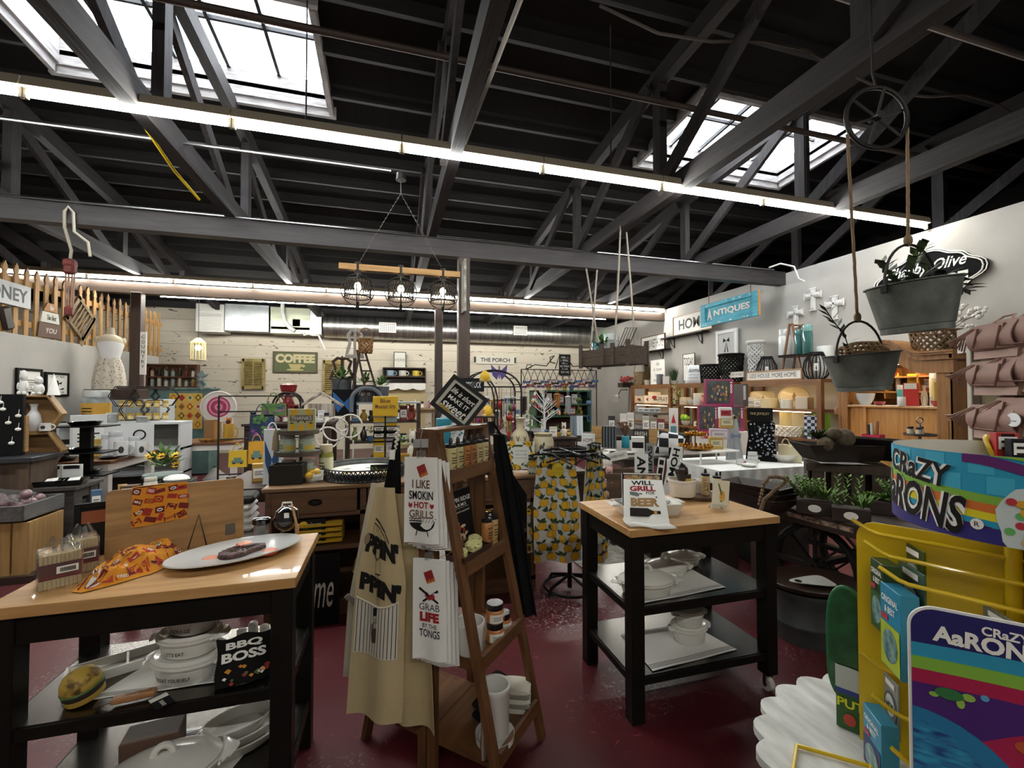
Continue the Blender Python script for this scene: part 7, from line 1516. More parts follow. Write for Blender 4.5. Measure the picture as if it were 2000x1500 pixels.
for i,c in enumerate(('c9a83c','2a2a2a','b9b4a8','8a5a3a')):MB(mat(c,.5)).cyl((0,0,0),(.02*(i-1.5),.01,.27+.02*i),.012,.016,8).obj('bottle' if i else 'yellow_brush',None,('yellow brush','black bottle','pale bottle','brown brush')[i]+' sticking out of the bright pink bin','utensil',None,None,p+Vector((.03*math.cos(i*1.7),.03*math.sin(i*1.7),.02)))
p=ax(1797,870,5.36);p.z=.861;t=thing('tiered_stand','two tier metal stand of little glass bottles before armoire','stand',p);SM=mat('77736c',.35,.9)
for z,r in((.06,.17),(.23,.13)):MB(SM).lathe([(0,z),(r,z),(r*1.03,z+.025),(r*.98,z+.025),(r*.97,z+.006),(0,z+.006)],30).obj('tier',t)
mb=MB(SM);mb.lathe([(.09,0),(.06,.02),(.015,.06),(.02,.15),(.012,.23),(.02,.3),(.008,.36)],14);mb.tube([(.05*math.cos(a),0,.39+.03*math.sin(a))for a in[2*pi*i/14 for i in range(14)]],.006,5,True);mb.obj('stem',t)
pb_=None
for k in range(10):
 up_=k>=6;a=k*1.05+.4;r=.085 if up_ else.12;q=p+Vector((r*math.cos(a),r*math.sin(a),.237 if up_ else.067));lb='tiny corked glass bottle on the %s tier of metal stand'%('upper' if up_ else 'lower')
 if pb_ is None:pb_=g_bottle('glass_bottle',lb,'bottle',q,0,.045,.085,'c9bfae',cap='2a1d14',print_=None,nozzle=False,gr='little bottles on the lower tier')
 else:dup(pb_,q,0,lb,'little bottles on the %s tier'%('upper' if up_ else 'lower'))
random.seed(17);mb=MB(mat('6a5034',.9));q=ax(1652,735,5.72)
for k in range(40):a=random.uniform(0,6.3);add_leaf(mb,q+Vector((0,0,-.35*random.random())),(math.cos(a)*.4,math.sin(a)*.4,-1),.14,.02)
mb.tube([q+Vector((0,0,.12)),q,q+Vector((0,0,-.3))],.008,5);mb.obj('dried_bundle',None,'brown dried grass bundle hanging from shelf side beside lower bucket','dried flowers')
for i in range(2):MB(wood('8a5a34','6a4224',.5)).lathe([(.012,.2),(.014,.12),(.05,.06),(.045,.0),(.01,-.03)],14,(0,0,0)).obj('wooden_bell',None,'%s turned wooden bell hanging below the dried grass bundle'%('left','right')[i],'ornament',None,None,q+Vector((.0,.1-.17*i,-.5-.04*i))).data
# ================================================================ CHANDELIER AND THINGS HUNG FROM THE BEAMS
YC=4.3;t=thing('chandelier','three lantern wooden bar chandelier hanging from junction box','chandelier',ay(783,352,YC));c0=Vector(t.location);LC=lambda u,v:ay(u,v,YC)-c0
MB(STEEL).cyl((0,0,.0),(0,0,.06),.05,.045,16).obj('junction_box',t)
ap=LC(783,378);mb=MB(mat('6a6560',.4,.8));mb.tube([(0,0,0),ap],.006,5)
for u,v in((702,512),(862,522)):
 q=LC(u,v);n=34
 for i in range(n):a,b=ap.lerp(q,i/n),ap.lerp(q,(i+.9)/n);s=Vector((0,.007,0))if i%2 else Vector((.007,0,.004));mb.tube([a,a.lerp(b,.5)+s,b,a.lerp(b,.5)-s],.0022,4,True)
mb.obj('chain',t)
a,b=LC(662,521),LC(898,536);b.z=a.z=(a.z+b.z)/2;MB(wood('b08a58','8f6a3c',.6)).box((a+b)/2,(b.x-a.x,.05,.055)).obj('wooden_bar',t)
for u in(699,783,865):
 x=LC(u,530).x;z=a.z;s=.148;mb=MB(mat('26221f',.5,.5))
 def ring(fn_,r=.005):mb.tube([fn_(2*pi*i/28)for i in range(28)],r,5,True)
 mb.cyl((x,0,z+.05),(x,0,z-.06),.028);cz=z-.06-s
 ring(lambda q:(x+s*math.cos(q),0,cz+s*math.sin(q)));ring(lambda q:(x,s*math.cos(q),cz+s*math.sin(q)));mb.cyl((x,0,cz-s-.015),(x,0,cz-s+.03),.016)
 r=s*.8;h0,h1=cz-s*.5,cz+s*.55
 for k in(h0,h1):mb.tube([(x+r*math.cos(q),r*math.sin(q),k)for q in[2*pi*i/28 for i in range(28)]],.005,4,True)
 n=26
 for i in range(n):
  for sg in(-1,1):mb.tube([(x+r*math.cos(2*pi*(i+sg*2.2*j)/n),r*math.sin(2*pi*(i+sg*2.2*j)/n),h0+(h1-h0)*j)for j in(0,.33,.67,1)],.0032,3)
 mb.lathe([(r,h1),(.03,h1+.03)],20,(x,0,0),caps=False)
 L_=mb.obj('lantern_shade',t);MB(mat('fff1d8',.5,emit=BULB_E)).ball((x,0,cz+.03),(.03,.03,.04),12,8).obj('bulb',L_)
t=thing('weathered_frame','white distressed narrow frame fixed to the near post','frame',ay(906,560,5.51));h_=.66;mb=MB(mat('b5b2aa',.8,c2='6e675e',nscale=12));mb.box((0,0,0),(.03,.22,h_),.004);mb.use(mat('8c877e',.8));mb.box((-.018,0,0),(.01,.1,h_*.8));mb.obj('frame_body',t)
t=thing('pulley','old red block pulley hung by rope from the near beam','pulley',ay(137,512,BM1Y));d=-.56;mb=MB(mat('6e2a24',.6,.2,c2='4a1d18',nscale=20));mb.box((0,0,-.05),(.1,.08,.16),.02);mb.cyl((-.04,0,-.02),(.04,0,-.02),.05);mb.obj('pulley_block',t);MB(mb.mats[0]).box((0,0,-.52),(.07,.06,.1),.015).obj('lower_block',t)
mb=MB(mat('8a6a58',.8));[mb.tube([(x,0,-.1),(x*.8,0,-.5)],.008,5)for x in(-.035,-.01,.02,.04)];mb.tube([(0,0,-.57),(.02,0,-.6),(0,0,-.64),(-.02,0,-.61)],.008,5);mb.obj('pulley_line',t)
MB(mat('a39b8c',.9)).tube([(0,0,.04),(.02,-.02,.12),(-.02,-.06,.35),(-.0,-.1,.5),(.02,-.08,.56),(.07,-.09,.5),(.08,-.09,.3),(.2,-.09,.2),(.22,-.09,.05)],.014,6).obj('rope',t)
# ================================================================ LEFT WALL
LW=pi/2;XL=LX+.02
def lsign(n,lb,ct,u0,u1,vt,vb,X=XL,**k):
 a,b=ax(u0,vt,X),ax(u1,vt,X);zb=ax(u0,vb,X).z
 return g_frame(n,lb,ct,Vector((X,(a.y+b.y)/2,zb)),LW,abs(a.y-b.y),a.z-zb,**k)
def bee1(mb,fn,w,h):
 mb.use(mat('9a958a',.8))
 for i in range(7):r=w*.27*math.sin(pi*(.25+.75*(1-i/7)));mb.flat(rect(-r,h*(.16+.075*i),r,h*(.2+.075*i)),fn)
 mb.use(INK);mb.flat(oval(0,h*.22,w*.05,h*.06,10),fn)
 for s in(-1,1):mb.flat(oval(s*w*.3,h*.72,w*.07,h*.05,8),fn);mb.flat([(s*w*.3,h*.68),(s*w*.24,h*.3),(s*w*.27,h*.3)],fn)
def bee2(mb,fn,w,h):
 mb.use(INK);mb.flat(oval(0,h*.52,w*.07,h*.1,10),fn);mb.flat(oval(0,h*.63,w*.05,h*.04,8),fn)
 for s in(-1,1):mb.flat([(s*w*.03,h*.55),(s*w*.2,h*.62),(s*w*.16,h*.5)],fn);mb.flat([(s*w*.05,h*.3),(s*w*.3,h*.37),(s*w*.25,h*.28)],fn)
 mb.text('LET IT BEE',fn,0,h*.82,w*.6,h*.08);mb.text('OR CAN BE',fn,0,h*.18,w*.6,h*.08)
lsign('framed_print','black framed beehive print on the left grey wall','picture',32,82,718,782,extra=bee1,fw=.035,d=.03)
lsign('framed_print','black framed bee print with lettering right of beehive print','picture',88,134,726,775,extra=bee2,fw=.035,d=.03)
a=ax(58,562,-4.61);t=thing('word_sign','white sign ending in letters NEY fixed to picket fence','sign',(-4.61,a.y-.425,a.z-.29),LW);MB(mat('c5c6c6',.7)).box((0,0,.145),(.85,.03,.29)).obj('board',t);mb=MB(mat('3c3c40',.7));mb.text('HONEY',FR(-.016),0,.145,.74,.17,.02);mb.obj('lettering',t)
p=ax(98,660,-4.61);t=thing('stacked_sign','three piece wooden beehive shaped sign hanging on picket fence','sign',p,LW)
for z0,z1,w0,w1,c,s in((0,.2,.46,.40,'5a4030','YOU'),(.21,.36,.36,.30,'c9c5ba','The Best'),(.37,.49,.26,.12,'9a6a3a','Bee')):
 MB(mat(c,.7)).prism([(-w0/2,0,z0),(w0/2,0,z0),(w1/2,0,z1),(-w1/2,0,z1)],(0,.02,0)).obj('board',t);mb=MB(PAPER if c!='c9c5ba' else INK);mb.text(s,FR(-.001),.02,(z0+z1)/2,w1*.6,.07,0,.2,fit=True);mb.obj('lettering',t)
MB(ROPE).tube([(-.05,.01,.48),(0,.01,.72),(.05,.01,.48)],.005,4).obj('hanger',t)
p=ax(157,622,-4.612);t=thing('chair_back','slatted wooden chair back turned diamondwise on picket fence','decor',p,LW);T_=rot('Y',38);mb=MB(wood('7a6444','5c4a30',.7)).at(T_)
for s in(-1,1):mb.box((0,0,s*.22),(.5,.03,.05));mb.box((s*.22,0,0),(.06,.03,.5))
mb.box((.25,0,-.02),(.08,.03,.62))
for k in range(5):mb.box((-.12+.07*k,0,0),(.025,.02,.42))
mb.obj('slats',t)
p=ax(17,640,-4.60);MB(mat('2a1d15',.6)).at(rot('Y',-18)).box((0,0,.12),(.16,.06,.3),.03).obj('carved_block',None,'dark carved wooden piece at left end of picket fence','decor',None,None,p,LW)
p=ay(214,740,8.3);p.z=1.60
zc_=p.z;t=thing('dress_form','cream dress form wearing white top and floral half apron','mannequin',(p.x,8.3,zc_),face_cam(p));H_=ay(214,640,8.3).z-zc_
MB(mat('c9bba2',.8)).lathe([(.16,H_*.3),(.115,H_*.5),(.14,H_*.62),(.165,H_*.72),(.165,H_*.8),(.115,H_*.86),(.055,H_*.89),(.045,H_*.97),(.05,H_)],26,sy=.68).obj('torso',t)
MB(mat('e0dedb',.9)).lathe([(.125,H_*.46),(.12,H_*.5),(.146,H_*.62),(.17,H_*.72),(.15,H_*.79)],22,sy=.72,a0=pi*1.15,arc=pi*.8).obj('white_top',t)
MB(mat('8d7d6c',.95,c2='c9c0b0',nscale=28,kind='v',contrast=(.2,.4))).lathe([(.2,0),(.195,H_*.15),(.165,H_*.36),(.128,H_*.48),(.122,H_*.51)],60,sy=.7,flute=.03,nf=10,caps=False).obj('floral_apron',t)
for s in(-1,1):MB(mat('c9bba2',.8)).ball((s*.15,0,H_*.79),(.04,.045,.055),10,8).obj('shoulder_cap',t)
MB(wood('3a1f16','26140e',.5)).box((0,0,.08),(.66,.4,.16),.01).obj('dark_chest',None,'dark wooden chest under the floral dress form','chest',None,None,(p.x+.1,8.3,zc_-.161),0)
lcab=MB(mat('b9bfc0',.6));lcab.box((0,0,(zc_-.162)/2),(.95,.5,zc_-.162),.004);lcab.use(mat('a3a9aa',.6));[lcab.box((s*.23,-.255,.75),(.4,.012,1.2),.004)for s in(-1,1)];lcab.obj('storage_cabinet',None,'pale grey cabinet standing under the dress form and chest','cabinet',None,None,(p.x+.28,8.36,0))
p=ay(277,690,8.78);p.x=-3.96;t=thing('vertical_sign','narrow white vertical sign on left post reading COUNTRY downwards','sign',(p.x,p.y,p.z),-YAW*0);hh=.72;mb=MB(PAPER);mb.box((0,0,0),(.09,.02,hh),.003);mb.obj('board',t);mb=MB(INK);[mb.text(ch,FR(-.011),0,hh*(.38-.115*i),.045,.055)for i,ch in enumerate('COUNTRY')];mb.obj('lettering',t)
# ---- barn counter with tray of onions and crates, black stand, hexagon shelves
p=az(68,893,.95);CX=p.x;t=thing('barn_counter','barn wood counter with pewter top at far left','counter',(CX-.62,p.y+.17,0));bw_=wood('5d4a38','42332a',.8,'z')
MB(mat('5a5a5c',.4,.8,c2='43454a',nscale=8)).box((0,0,.93),(1.24,.42,.045),.004).obj('countertop',t);MB(bw_).box((0,.02,.455),(1.16,.34,.91)).obj('body',t)
for x in(-.5,.0,.53):MB(bw_).box((x,-.16,.455),(.09,.03,.9)).obj('plank_trim',t)
CYf=p.y+.17-.21
def tray_z(z):return ay(20,z,CYf-.28).z
zt=az(40,1000,.0)
t=thing('onion_tray','grey tray heaped with bagged purple onions against barn counter','tray',(CX-.30,CYf-.26,.50));mb=MB(GW);mb.box((0,0,.02),(1.1,.46,.04));[mb.box((0,s*.23,.06),(1.1,.03,.12))for s in(-1,1)];[mb.box((s*.55,0,.06),(.03,.46,.12))for s in(-1,1)];mb.obj('tray_body',t)
random.seed(4);on=MB(mat('6a4a5a',.4,c2='8a6f6c',nscale=20,coat=.4)).ball((0,0,0),.042,10,7).obj('onion',None,'purple onion heaped in grey tray by barn counter','onion','onions heaped in the grey tray',None,(CX-.0,CYf-.3,.60))
for k in range(44):x,y=random.uniform(-.48,.46),random.uniform(-.16,.16);dup(on,(CX-.30+x,CYf-.26+y,.585+.12*random.random()*(1-abs(y)/.2)))
mb=MB(CLEAR);mb.surf(lambda a,b:Vector(((a-.5)*.9,(b-.5)*.36,.05+.15*math.sin(pi*a)*math.sin(pi*b)+.02*math.sin(9*a+7*b))),14,8);mb.obj('plastic_wrap',None,'crumpled clear plastic wrap over the onions','wrap',None,None,(CX-.30,CYf-.26,.59))
for i,x in enumerate((-.28,-.86)):
 t=thing('pine_crate','pale pine slatted crate %s onion tray'%('under right half of the' if not i else 'under left half of the'),'crate',(CX+.27+x,CYf-.27,.06));mb=MB(wood('b08c5a','94703f',.7,'z'));[mb.box((-.25+.125*k,-.2,.21),(.11,.018,.42))for k in range(5)];[mb.box((s*.285,0,.21),(.018,.4,.42))for s in(-1,1)];mb.box((0,.2,.21),(.57,.018,.42));mb.box((0,0,.01),(.57,.4,.02));mb.obj('slats',t)
MB(DARKW).box((0,0,.03),(1.3,.5,.058)).obj('low_platform',None,'low dark platform under the pine crates','platform',None,None,(CX-.30,CYf-.27,0))
p=ay(12,890,CYf+.2);p.z=.953;t=thing('jewelry_stand','tall black display stand with white charms at far left','display stand',p,R(20));mb=MB(mat('0c0c0d',.7));hh=ay(12,770,CYf+.2).z-.953;mb.box((0,0,hh/2),(.22,.1,hh),.004);mb.obj('panel',t)
mb=MB(PAPER);random.seed(3)
for k in range(8):x,z=random.uniform(-.09,.09),hh*(.1+.11*k);MB(PAPER).ball((x,-.056,z),(.022,.006,.016),6,4).tube([(x,-.053,z),(x+.005,-.053,z+.06)],.002,4).obj('charm',t)
hexm=wood('a07c4e','84633a',.6)
for i,(u,vt,vb)in enumerate(((63,772,846),(66,846,918))):
 Yh=5.45;a,b=ay(u,vt,Yh),ay(u,vb,Yh);R_=(a.z-b.z)/2/.866;c=(a+b)/2;t=thing('hexagon_shelf','%s open wooden hexagon shelf box by left wall'%('upper' if not i else 'lower'),'shelf',c,R(12))
 for k in range(6):q0,q1=[Vector((R_*math.cos(pi/3*(k+j)),0,R_*math.sin(pi/3*(k+j))))for j in(0,1)];i0,i1=q0*.92,q1*.92;MB(hexm).prism([q0,q1,i1,i0],(0,.13,0)).obj('side_panel',t)
 MB(hexm).prism([(R_*math.cos(pi/3*k),0.12,R_*math.sin(pi/3*k))for k in range(6)],(0,.01,0)).obj('back_panel',t)
 if not i:Hc,HR=c,R_
 else:Hc2,HR2=c,R_
q=Hc+Vector((.02,.05,-HR*.79));g_vase('white_pitcher','white pitcher standing in the upper hexagon shelf','pitcher',q+Vector((-.05,.02,.0)),.3,.12,.27,'d4d4d2');g_mug('bee_mug','white enamel mug at bottom of the upper hexagon shelf','mug',q+Vector((.07,-.03,0)),.2,.09,.08,'d8d6d2',dec='2a2a2a')
for k in range(4):MB(wood('c9a878','a88450',.6)).cyl((0,0,0),(.02,.1,0),.028,n=12).obj('wood_reel',None,'small round wooden reel stacked in the lower hexagon shelf','reel','wooden reels in the lower hexagon',None,Hc2+Vector((-.06+.06*(k%2),.0,-HR2*.76+.06*(k//2))))
for k,(dx,w,h,lb)in enumerate(((-.14,.10,.26,'white ceramic angel figurine at left on upper hexagon'),(-.02,.11,.2,'white ceramic bird figurine in middle on upper hexagon'),(.1,.09,.22,'white cone tree ornament at right on upper hexagon'))):
 q=Hc+Vector((dx+.03,.06,HR*.866+.001));(g_fig('figurine',lb,'figurine',q,0,w,h,'d4d2ce','b0aca4',ears=False)if k<2 else MB(WHITE).lathe([(.05,0),(.03,.1),(0,.22)],14).obj('tree_ornament',None,lb,'ornament',None,None,q))
t=thing('charm_board','narrow tan board of little bells between black stand and hexagons','display board',ay(39,892,CYf+.25));t.location.z=.953;MB(hexm).box((0,0,.2),(.1,.04,.34)).obj('board',t);mb=MB(mat('c9b9a0',.5));[mb.ball((random.uniform(-.05,.05),-.03,.04+.05*k),.018,6,4)for k in range(7)];mb.obj('bells',t)
# ---- white farmhouse table, pan displays, bookcase
wtop=wood('7a4f30','5d3a22',.5);table('farmhouse_table','white farmhouse table with brown top carrying bee canisters',-4.35,-3.05,6.1,7.2,.76,wtop,WHITE,leg=.08)
P_=lambda f_,n,lb,ct,u,vt,Y,w,*a,z=.761,**k:put(f_,n,lb,ct,u,vt,Y,z,w,*a,**k)
P_(g_frame,'white_backboard','white backboard with round ring handle behind bee mugs','board',242,828,6.9,90,frame=None,panel='d4d6d8',d=.03,extra=lambda m_,f_,w,h:(m_.tube([f_(w*.25+.06*math.cos(q),h*.6+.06*math.sin(q))for q in[2*pi*i/16 for i in range(16)]],.01,5,True),m_.flat(rect(w*.24,h*.15,w*.26,h*.48),f_)))
for i,(u,vt,w)in enumerate(((207,848,16),(225,842,22),(262,852,20))):P_(g_jar,'bee_canister','%s white bee printed canister in front of white backboard'%ORD[i],'canister',u,vt,6.55,w,'d4d6d8',cap='c5c9cc',lab=None)
for i,(u,w)in enumerate(((236,22),(276,20))):P_(g_mug,'bee_mug','%s white bee mug at front of the canisters'%('left' if not i else 'right'),'mug',u,862,6.4,w,'dcdcda',dec='2a2a2a')
def pan(lb,u,v,Y,w,z=None,a=0.3):
 p=ay(u,v,Y);p.z=z if z else p.z;r=w*dep(p)/F/2;t=thing('skillet',lb,'pan',p,a,'black cast iron skillets');MB(GLOSSBLK).lathe([(r*.8,0),(r,r*.28),(r*1.04,r*.3),(r*.94,r*.28),(r*.76,.012),(0,.01)],24).obj('pan_body',t);MB(GLOSSBLK).bar((-r*.95,0,r*.25),(-r*2.0,0,r*.34),.035,.014).obj('handle',t)
t=thing('pan_stand','black metal tiered stand displaying skillets beside farmhouse table','display stand',ay(165,960,5.84));t.location.z=0;bx_=Vector(t.location);MB(BLACK).box((0,.02,.6),(.1,.06,1.2)).obj('column',t);MB(BLACK).lathe([(.3,0),(.3,.02),(.05,.04)],24).obj('base',t)
for z,lb in((.66,'lowest'),(.90,'middle'),(1.18,'top')):MB(BLACK).box((0,-.02,z),(.5,.3,.014)).obj('tray',t);pan('black cast iron skillet on the %s tray of pan stand'%lb,165,900,5.81,52,z+.008,0);
pan('black skillet sticking out left on table beside pan stand',120,900,6.25,46,.7615,.1);pan('small black skillet at right end of farmhouse table front',212,893,6.3,30,.7615,pi)
for i,(u,vt,c,lb,w)in enumerate(((133,858,'1b1a18','black skillet box at left on farmhouse table',26),(182,858,'b59a4a','gold and black skillet box right of pan stand',34),(172,810,'d0d2d2','white skillet box standing behind pan stand top',52))):P_(g_box,'skillet_box',lb,'box',u,vt,6.75-.15*(i==1),w,.06,c,lab='b9a860' if i==1 else 'e0e0de',band=(.15,.7),z=.761)
GD=wood('4c4540','35302d',.7);table('low_counter','low grey plank counter in front of pan stand',-3.22,-2.8,5.08,5.5,.66,GD,GD,leg=.12)
MB(wood('45403c','322e2b',.8,'z')).box((0,0,.25),(.3,.26,.5)).obj('storage_chest',None,'grey vertical plank chest under the low counter','chest',None,None,(-3.01,5.29,0))
for u,lb in((98,'black baking dish with white card on low grey counter'),(142,'second black baking dish on low grey counter')):p=ay(u,950,5.2);p.z=.661;mb=MB(GLOSSBLK);mb.lathe([(.1,0),(.13,.05),(.135,.055),(.12,.05),(.09,.01),(0,.008)],4,a0=pi/4,sx=1.1);mb.use(PAPER);mb.prism([(-.05,-.04,.012),(.05,-.06,.012),(.06,.0,.07),(-.03,.02,.06)],(0,.002,.002));mb.obj('baking_dish',None,lb,'baking dish',None,None,p,.2)
for i,(u,vt)in enumerate(((102,905),(141,915))):p=ay(u,950,5.44);p.z=.661;g_box('skillet_box',('white and black box leaning behind left baking dish','white box behind the second baking dish')[i],'box',p,.1,.15,.16,.04,'d0d0cc',lab='1a1a1a',band=(.75,.95))
t=thing('book_shelf','white open bookcase behind farmhouse table with glass domes on top','bookcase',(-3.66,7.75,0));WB=mat('d0d3d5',.6);[MB(WB).box((s*.72,0,.545),(.03,.4,1.09)).obj('side_panel',t)for s in(-1,1)];[MB(WB).box((0,0,z),(1.47,.42,.03)).obj('shelf',t)for z in(1.1,.72,.36)];MB(mat('6a6762',.7)).box((0,.19,.55),(1.44,.02,1.08)).obj('back_panel',t)
BZ=1.116;Q_=lambda f_,n,lb,ct,u,vt,w,*a,Y=7.7,**k:put(f_,n,lb,ct,u,vt,Y,BZ,w,*a,**k)
Q_(g_jar,'beverage_dispenser','clear glass drink dispenser with yellow label on white bookcase','dispenser',186,762,44,'cfd6d6',cap='b9bcba',lab='c99a3a',glass=True)
for u,vt,w,lb in((215,806,22,'clear glass dome left on white bookcase top'),(277,812,20,'low round glass dome right on white bookcase top')):Q_(g_jar,'glass_dome',lb,'glass dome',u,vt,w,'d8dcdc',cap='c9cdcd',lab=None,glass=True)
p=ay(283,805,7.75);p.z=BZ;t=thing('hexagon_rack','black honeycomb wire rack filled with honey jars','rack',p,R(15));hh=ay(283,757,7.75).z-BZ;R_=hh/2/.866/1.0*.56;mb=MB(IRON)
for cx,cz in((-.24,.5),(0,.5),(.24,.5),(-.12,.1),(.12,.1)):
 for yy in(-.06,.06):mb.tube([(cx+R_*math.cos(pi/3*k),yy,hh*(.25+cz)+R_*math.sin(pi/3*k))for k in range(6)],.007,4,True)
mb.obj('wire_cells',t);MB(DARKW).box((0,0,hh*.98),(.6,.16,.03)).obj('top_board',t)
jr=None
for k in range(12):
 q=p+Vector((-.27+.108*(k%6),-.03,hh*(.06+.36*(k//6))))
 if jr is None:jr=g_jar('honey_jar','small gold lidded honey jar in black honeycomb rack','jar',q,0,.08,.1,'b08a3a',cap='c0a24a',lab='d8c58a',gr='honey jars in the honeycomb rack')
 else:dup(jr,q)
table('low_shelf','low white shelf of boxes between pan stand and wire tables',-2.72,-2.36,5.0,5.75,.40,WB,leg=.04,apron=0)
for u,vt,Y,w,z,lb in((318,905,5.4,64,.70,'round wire mesh side table topped with sunflowers'),(282,938,5.05,54,.56,'lower round wire side table with pale top')):
 p=ay(u,950,Y);r=w*dep(p)/F/2;t=thing('wire_table',lb,'side table',(p.x,Y,0));MB(mat('6f7f7c',.5)).lathe([(0,z-.02),(r,z-.02),(r,z),(0,z)],28).obj('tabletop',t);mb=MB(IRON);n=18;mb.tube([(r*math.cos(2*pi*i/n),r*math.sin(2*pi*i/n),z-.03)for i in range(n)],.008,4,True)
 for i in range(n):a=2*pi*i/n;mb.tube([(r*math.cos(a),r*math.sin(a),z-.02),(r*.72*math.cos(a+.5),r*.72*math.sin(a+.5),.0)],.004,3);mb.tube([(r*math.cos(a),r*math.sin(a),z-.02),(r*.72*math.cos(a-.5),r*.72*math.sin(a-.5),.0)],.004,3)
 mb.obj('wire_frame',t);tp_=Vector((p.x,Y,z+.001))
 if 'sun' in lb:
  random.seed(6);mb=MB(GREEN);foliage(mb,(0,0,.06),.16,60,.1,.05);g_=mb.obj('sunflowers',None,'bunch of yellow sunflowers lying on round wire table','flowers',None,None,tp_)
  for k in range(8):
   x,y,zz=random.uniform(-.2,.2),random.uniform(-.15,.1),random.uniform(.08,.2);mb=MB(mat('e0b21c',.6));c=Vector((x,y,zz))
   for i in range(12):a=2*pi*i/12;add_leaf(mb,c,(math.cos(a),math.sin(a)-.5,.5*math.sin(a)+.3),.06,.03)
   mb.use(mat('3a2414',.8));mb.ball(c,.022,8,5);mb.obj('flower_head',g_)
 else:g_jar('cotton_jar','clear jar of white cotton on the lower wire table','jar',tp_+Vector((.05,0,0)),0,.11,.16,'d8d4cc',cap='cfc8b8',lab=None);g_box('brown_box','small brown box with white label on lower wire table','box',tp_+Vector((-.1,-.02,0)),.2,.14,.1,.08,'5a4334')
p=ay(345,945,5.2);t=thing('metal_bin','galvanised bin painted with green apple beside wire tables','bin',(p.x,5.2,.42),.1);mb=MB(GALV);mb.lathe([(.15,0),(.17,.24),(.165,.24),(.14,.01),(0,.01)],4,a0=pi/4,sx=1.2);mb.obj('bin_body',t);mb=MB(mat('5f8f4a',.6));mb.flat(oval(-.03,.11,.05,.05,14),FR(-.118));mb.obj('apple_print',t);MB(WHITE).ball((0,0,.25),(.12,.08,.05),10,6).obj('folded_cloth',None,'white cloth heaped in the galvanised apple bin','cloth',None,None,(p.x,5.2,.42))
table('small_bench','small white bench with yellow top holding the apple bin',p.x-.2,p.x+.36,5.0,5.42,.42,YEL,WHITE,leg=.05,apron=.05)
# ---- teal cabinet with textile, arched shelf, lantern
Yt=9.6;a,b=ay(322,757,Yt),ay(412,757,Yt);t=thing('teal_cabinet','teal painted cabinet hung with bright floral textile','cabinet',((a.x+b.x)/2-.24,Yt+.25,0));TL=mat('6f8f8c',.6,c2='587573',nscale=5);wT=b.x-a.x+.48;MB(TL).box((0,0,a.z/2),(wT-.06,.46,a.z-.04)).obj('carcass',t);MB(TL).box((0,-.01,a.z-.02),(wT,.52,.04),.008).obj('top_board',t)
q0,q1=ay(327,768,Yt-.1),ay(391,838,Yt-.1);t=thing('floral_textile','bright yellow red floral textile panel hung before teal cabinet','textile',((q0 .x+q1 .x)/2,Yt-.02,q1 .z),0);w,h=q1 .x-q0 .x,q0 .z-q1 .z;mb=MB(mat('d9b45a',.9));mb.box((0,0,h/2),(w,.01,h));f=FR(-.006);rnd=random.Random(3)
for i in range(4):
 for j in range(4):
  x,z=w*(-.375+.25*i),h*(.125+.25*j);mb.use(mat(('a8242c','d8cfae','4a4a44','c9622a')[(i+j)%4],.8));mb.flat([(x-w*.1,z),(x,z-h*.1),(x+w*.1,z),(x,z+h*.1)],f);mb.use(mat(('e0c02a','5f7a3a','b03a3a')[(i*2+j)%3],.8));mb.flat(oval(x,z,w*.05,h*.05,8),lambda x_,z_:f(x_,z_)+Vector((0,-.001,0)))
mb.obj('fabric',t);MB(IRON).cyl((0,.02,-q1 .z),(0,.02,.1),.012).obj('stand_pole',t)
q0,q1=ay(284,710,Yt+.15),ay(380,757,Yt+.15);t=thing('arched_shelf','dark wooden arched wall shelf of bottles on teal cabinet','shelf',((q0 .x+q1 .x)/2,Yt+.3,a.z+.001));w,h=q1 .x-q0 .x,q0 .z-a.z;AW=wood('6a3a22','4d2814',.5)
[MB(AW).box((0,-.02,z*h),(w,.16,.025)).obj('shelf',t)for z in(.03,.45,.97)];[MB(AW).box((s*w/2,-.02,h/2),(.03,.16,h)).obj('side_panel',t)for s in(-1,1)];MB(mat('6f5a44',.7)).box((0,.05,h/2),(w,.012,h)).obj('back_panel',t)
mb=MB(AW)
for k in range(5):cx=-w/2+w*(k+.5)/5;mb.tube([(cx+w*.09*math.cos(q),-.09,h*.72+h*.18*math.sin(q))for q in[pi*i/8 for i in range(9)]],.014,4)
mb.obj('arched_rail',t)
random.seed(14)
for k in range(14):
 r=k//7;x=-w*.42+w*.84*(k%7)/6;c=random.choice(('c9b89a','7a2a1c','d8d4cc','b08a4a','3a2c24','a8b4b4'));q=Vector(t.location)+Vector((x,-.04,h*(.047+.42*(1-r))+.001));g_bottle('little_bottle','%s little bottle from left on %s row of arched shelf'%(ORD[k%7],'upper' if not r else 'lower'),'bottle',q,0,.06,.15+.04*(k%3),c,cap='6a5a4a',print_=None,nozzle=k%2==0,gr='bottles on the arched shelf')
t=thing('metal_flower','pale teal metal flower ornament at right end of teal cabinet','ornament',ay(392,742,Yt));mb=MB(mat('8fa3a4',.5,.4));[add_leaf(mb,(0,0,0),(math.cos(2*pi*k/9),-.2,math.sin(2*pi*k/9)),.2,.13)for k in range(9)];mb.ball((0,-.03,0),.05,8,6);mb.obj('petals',t)
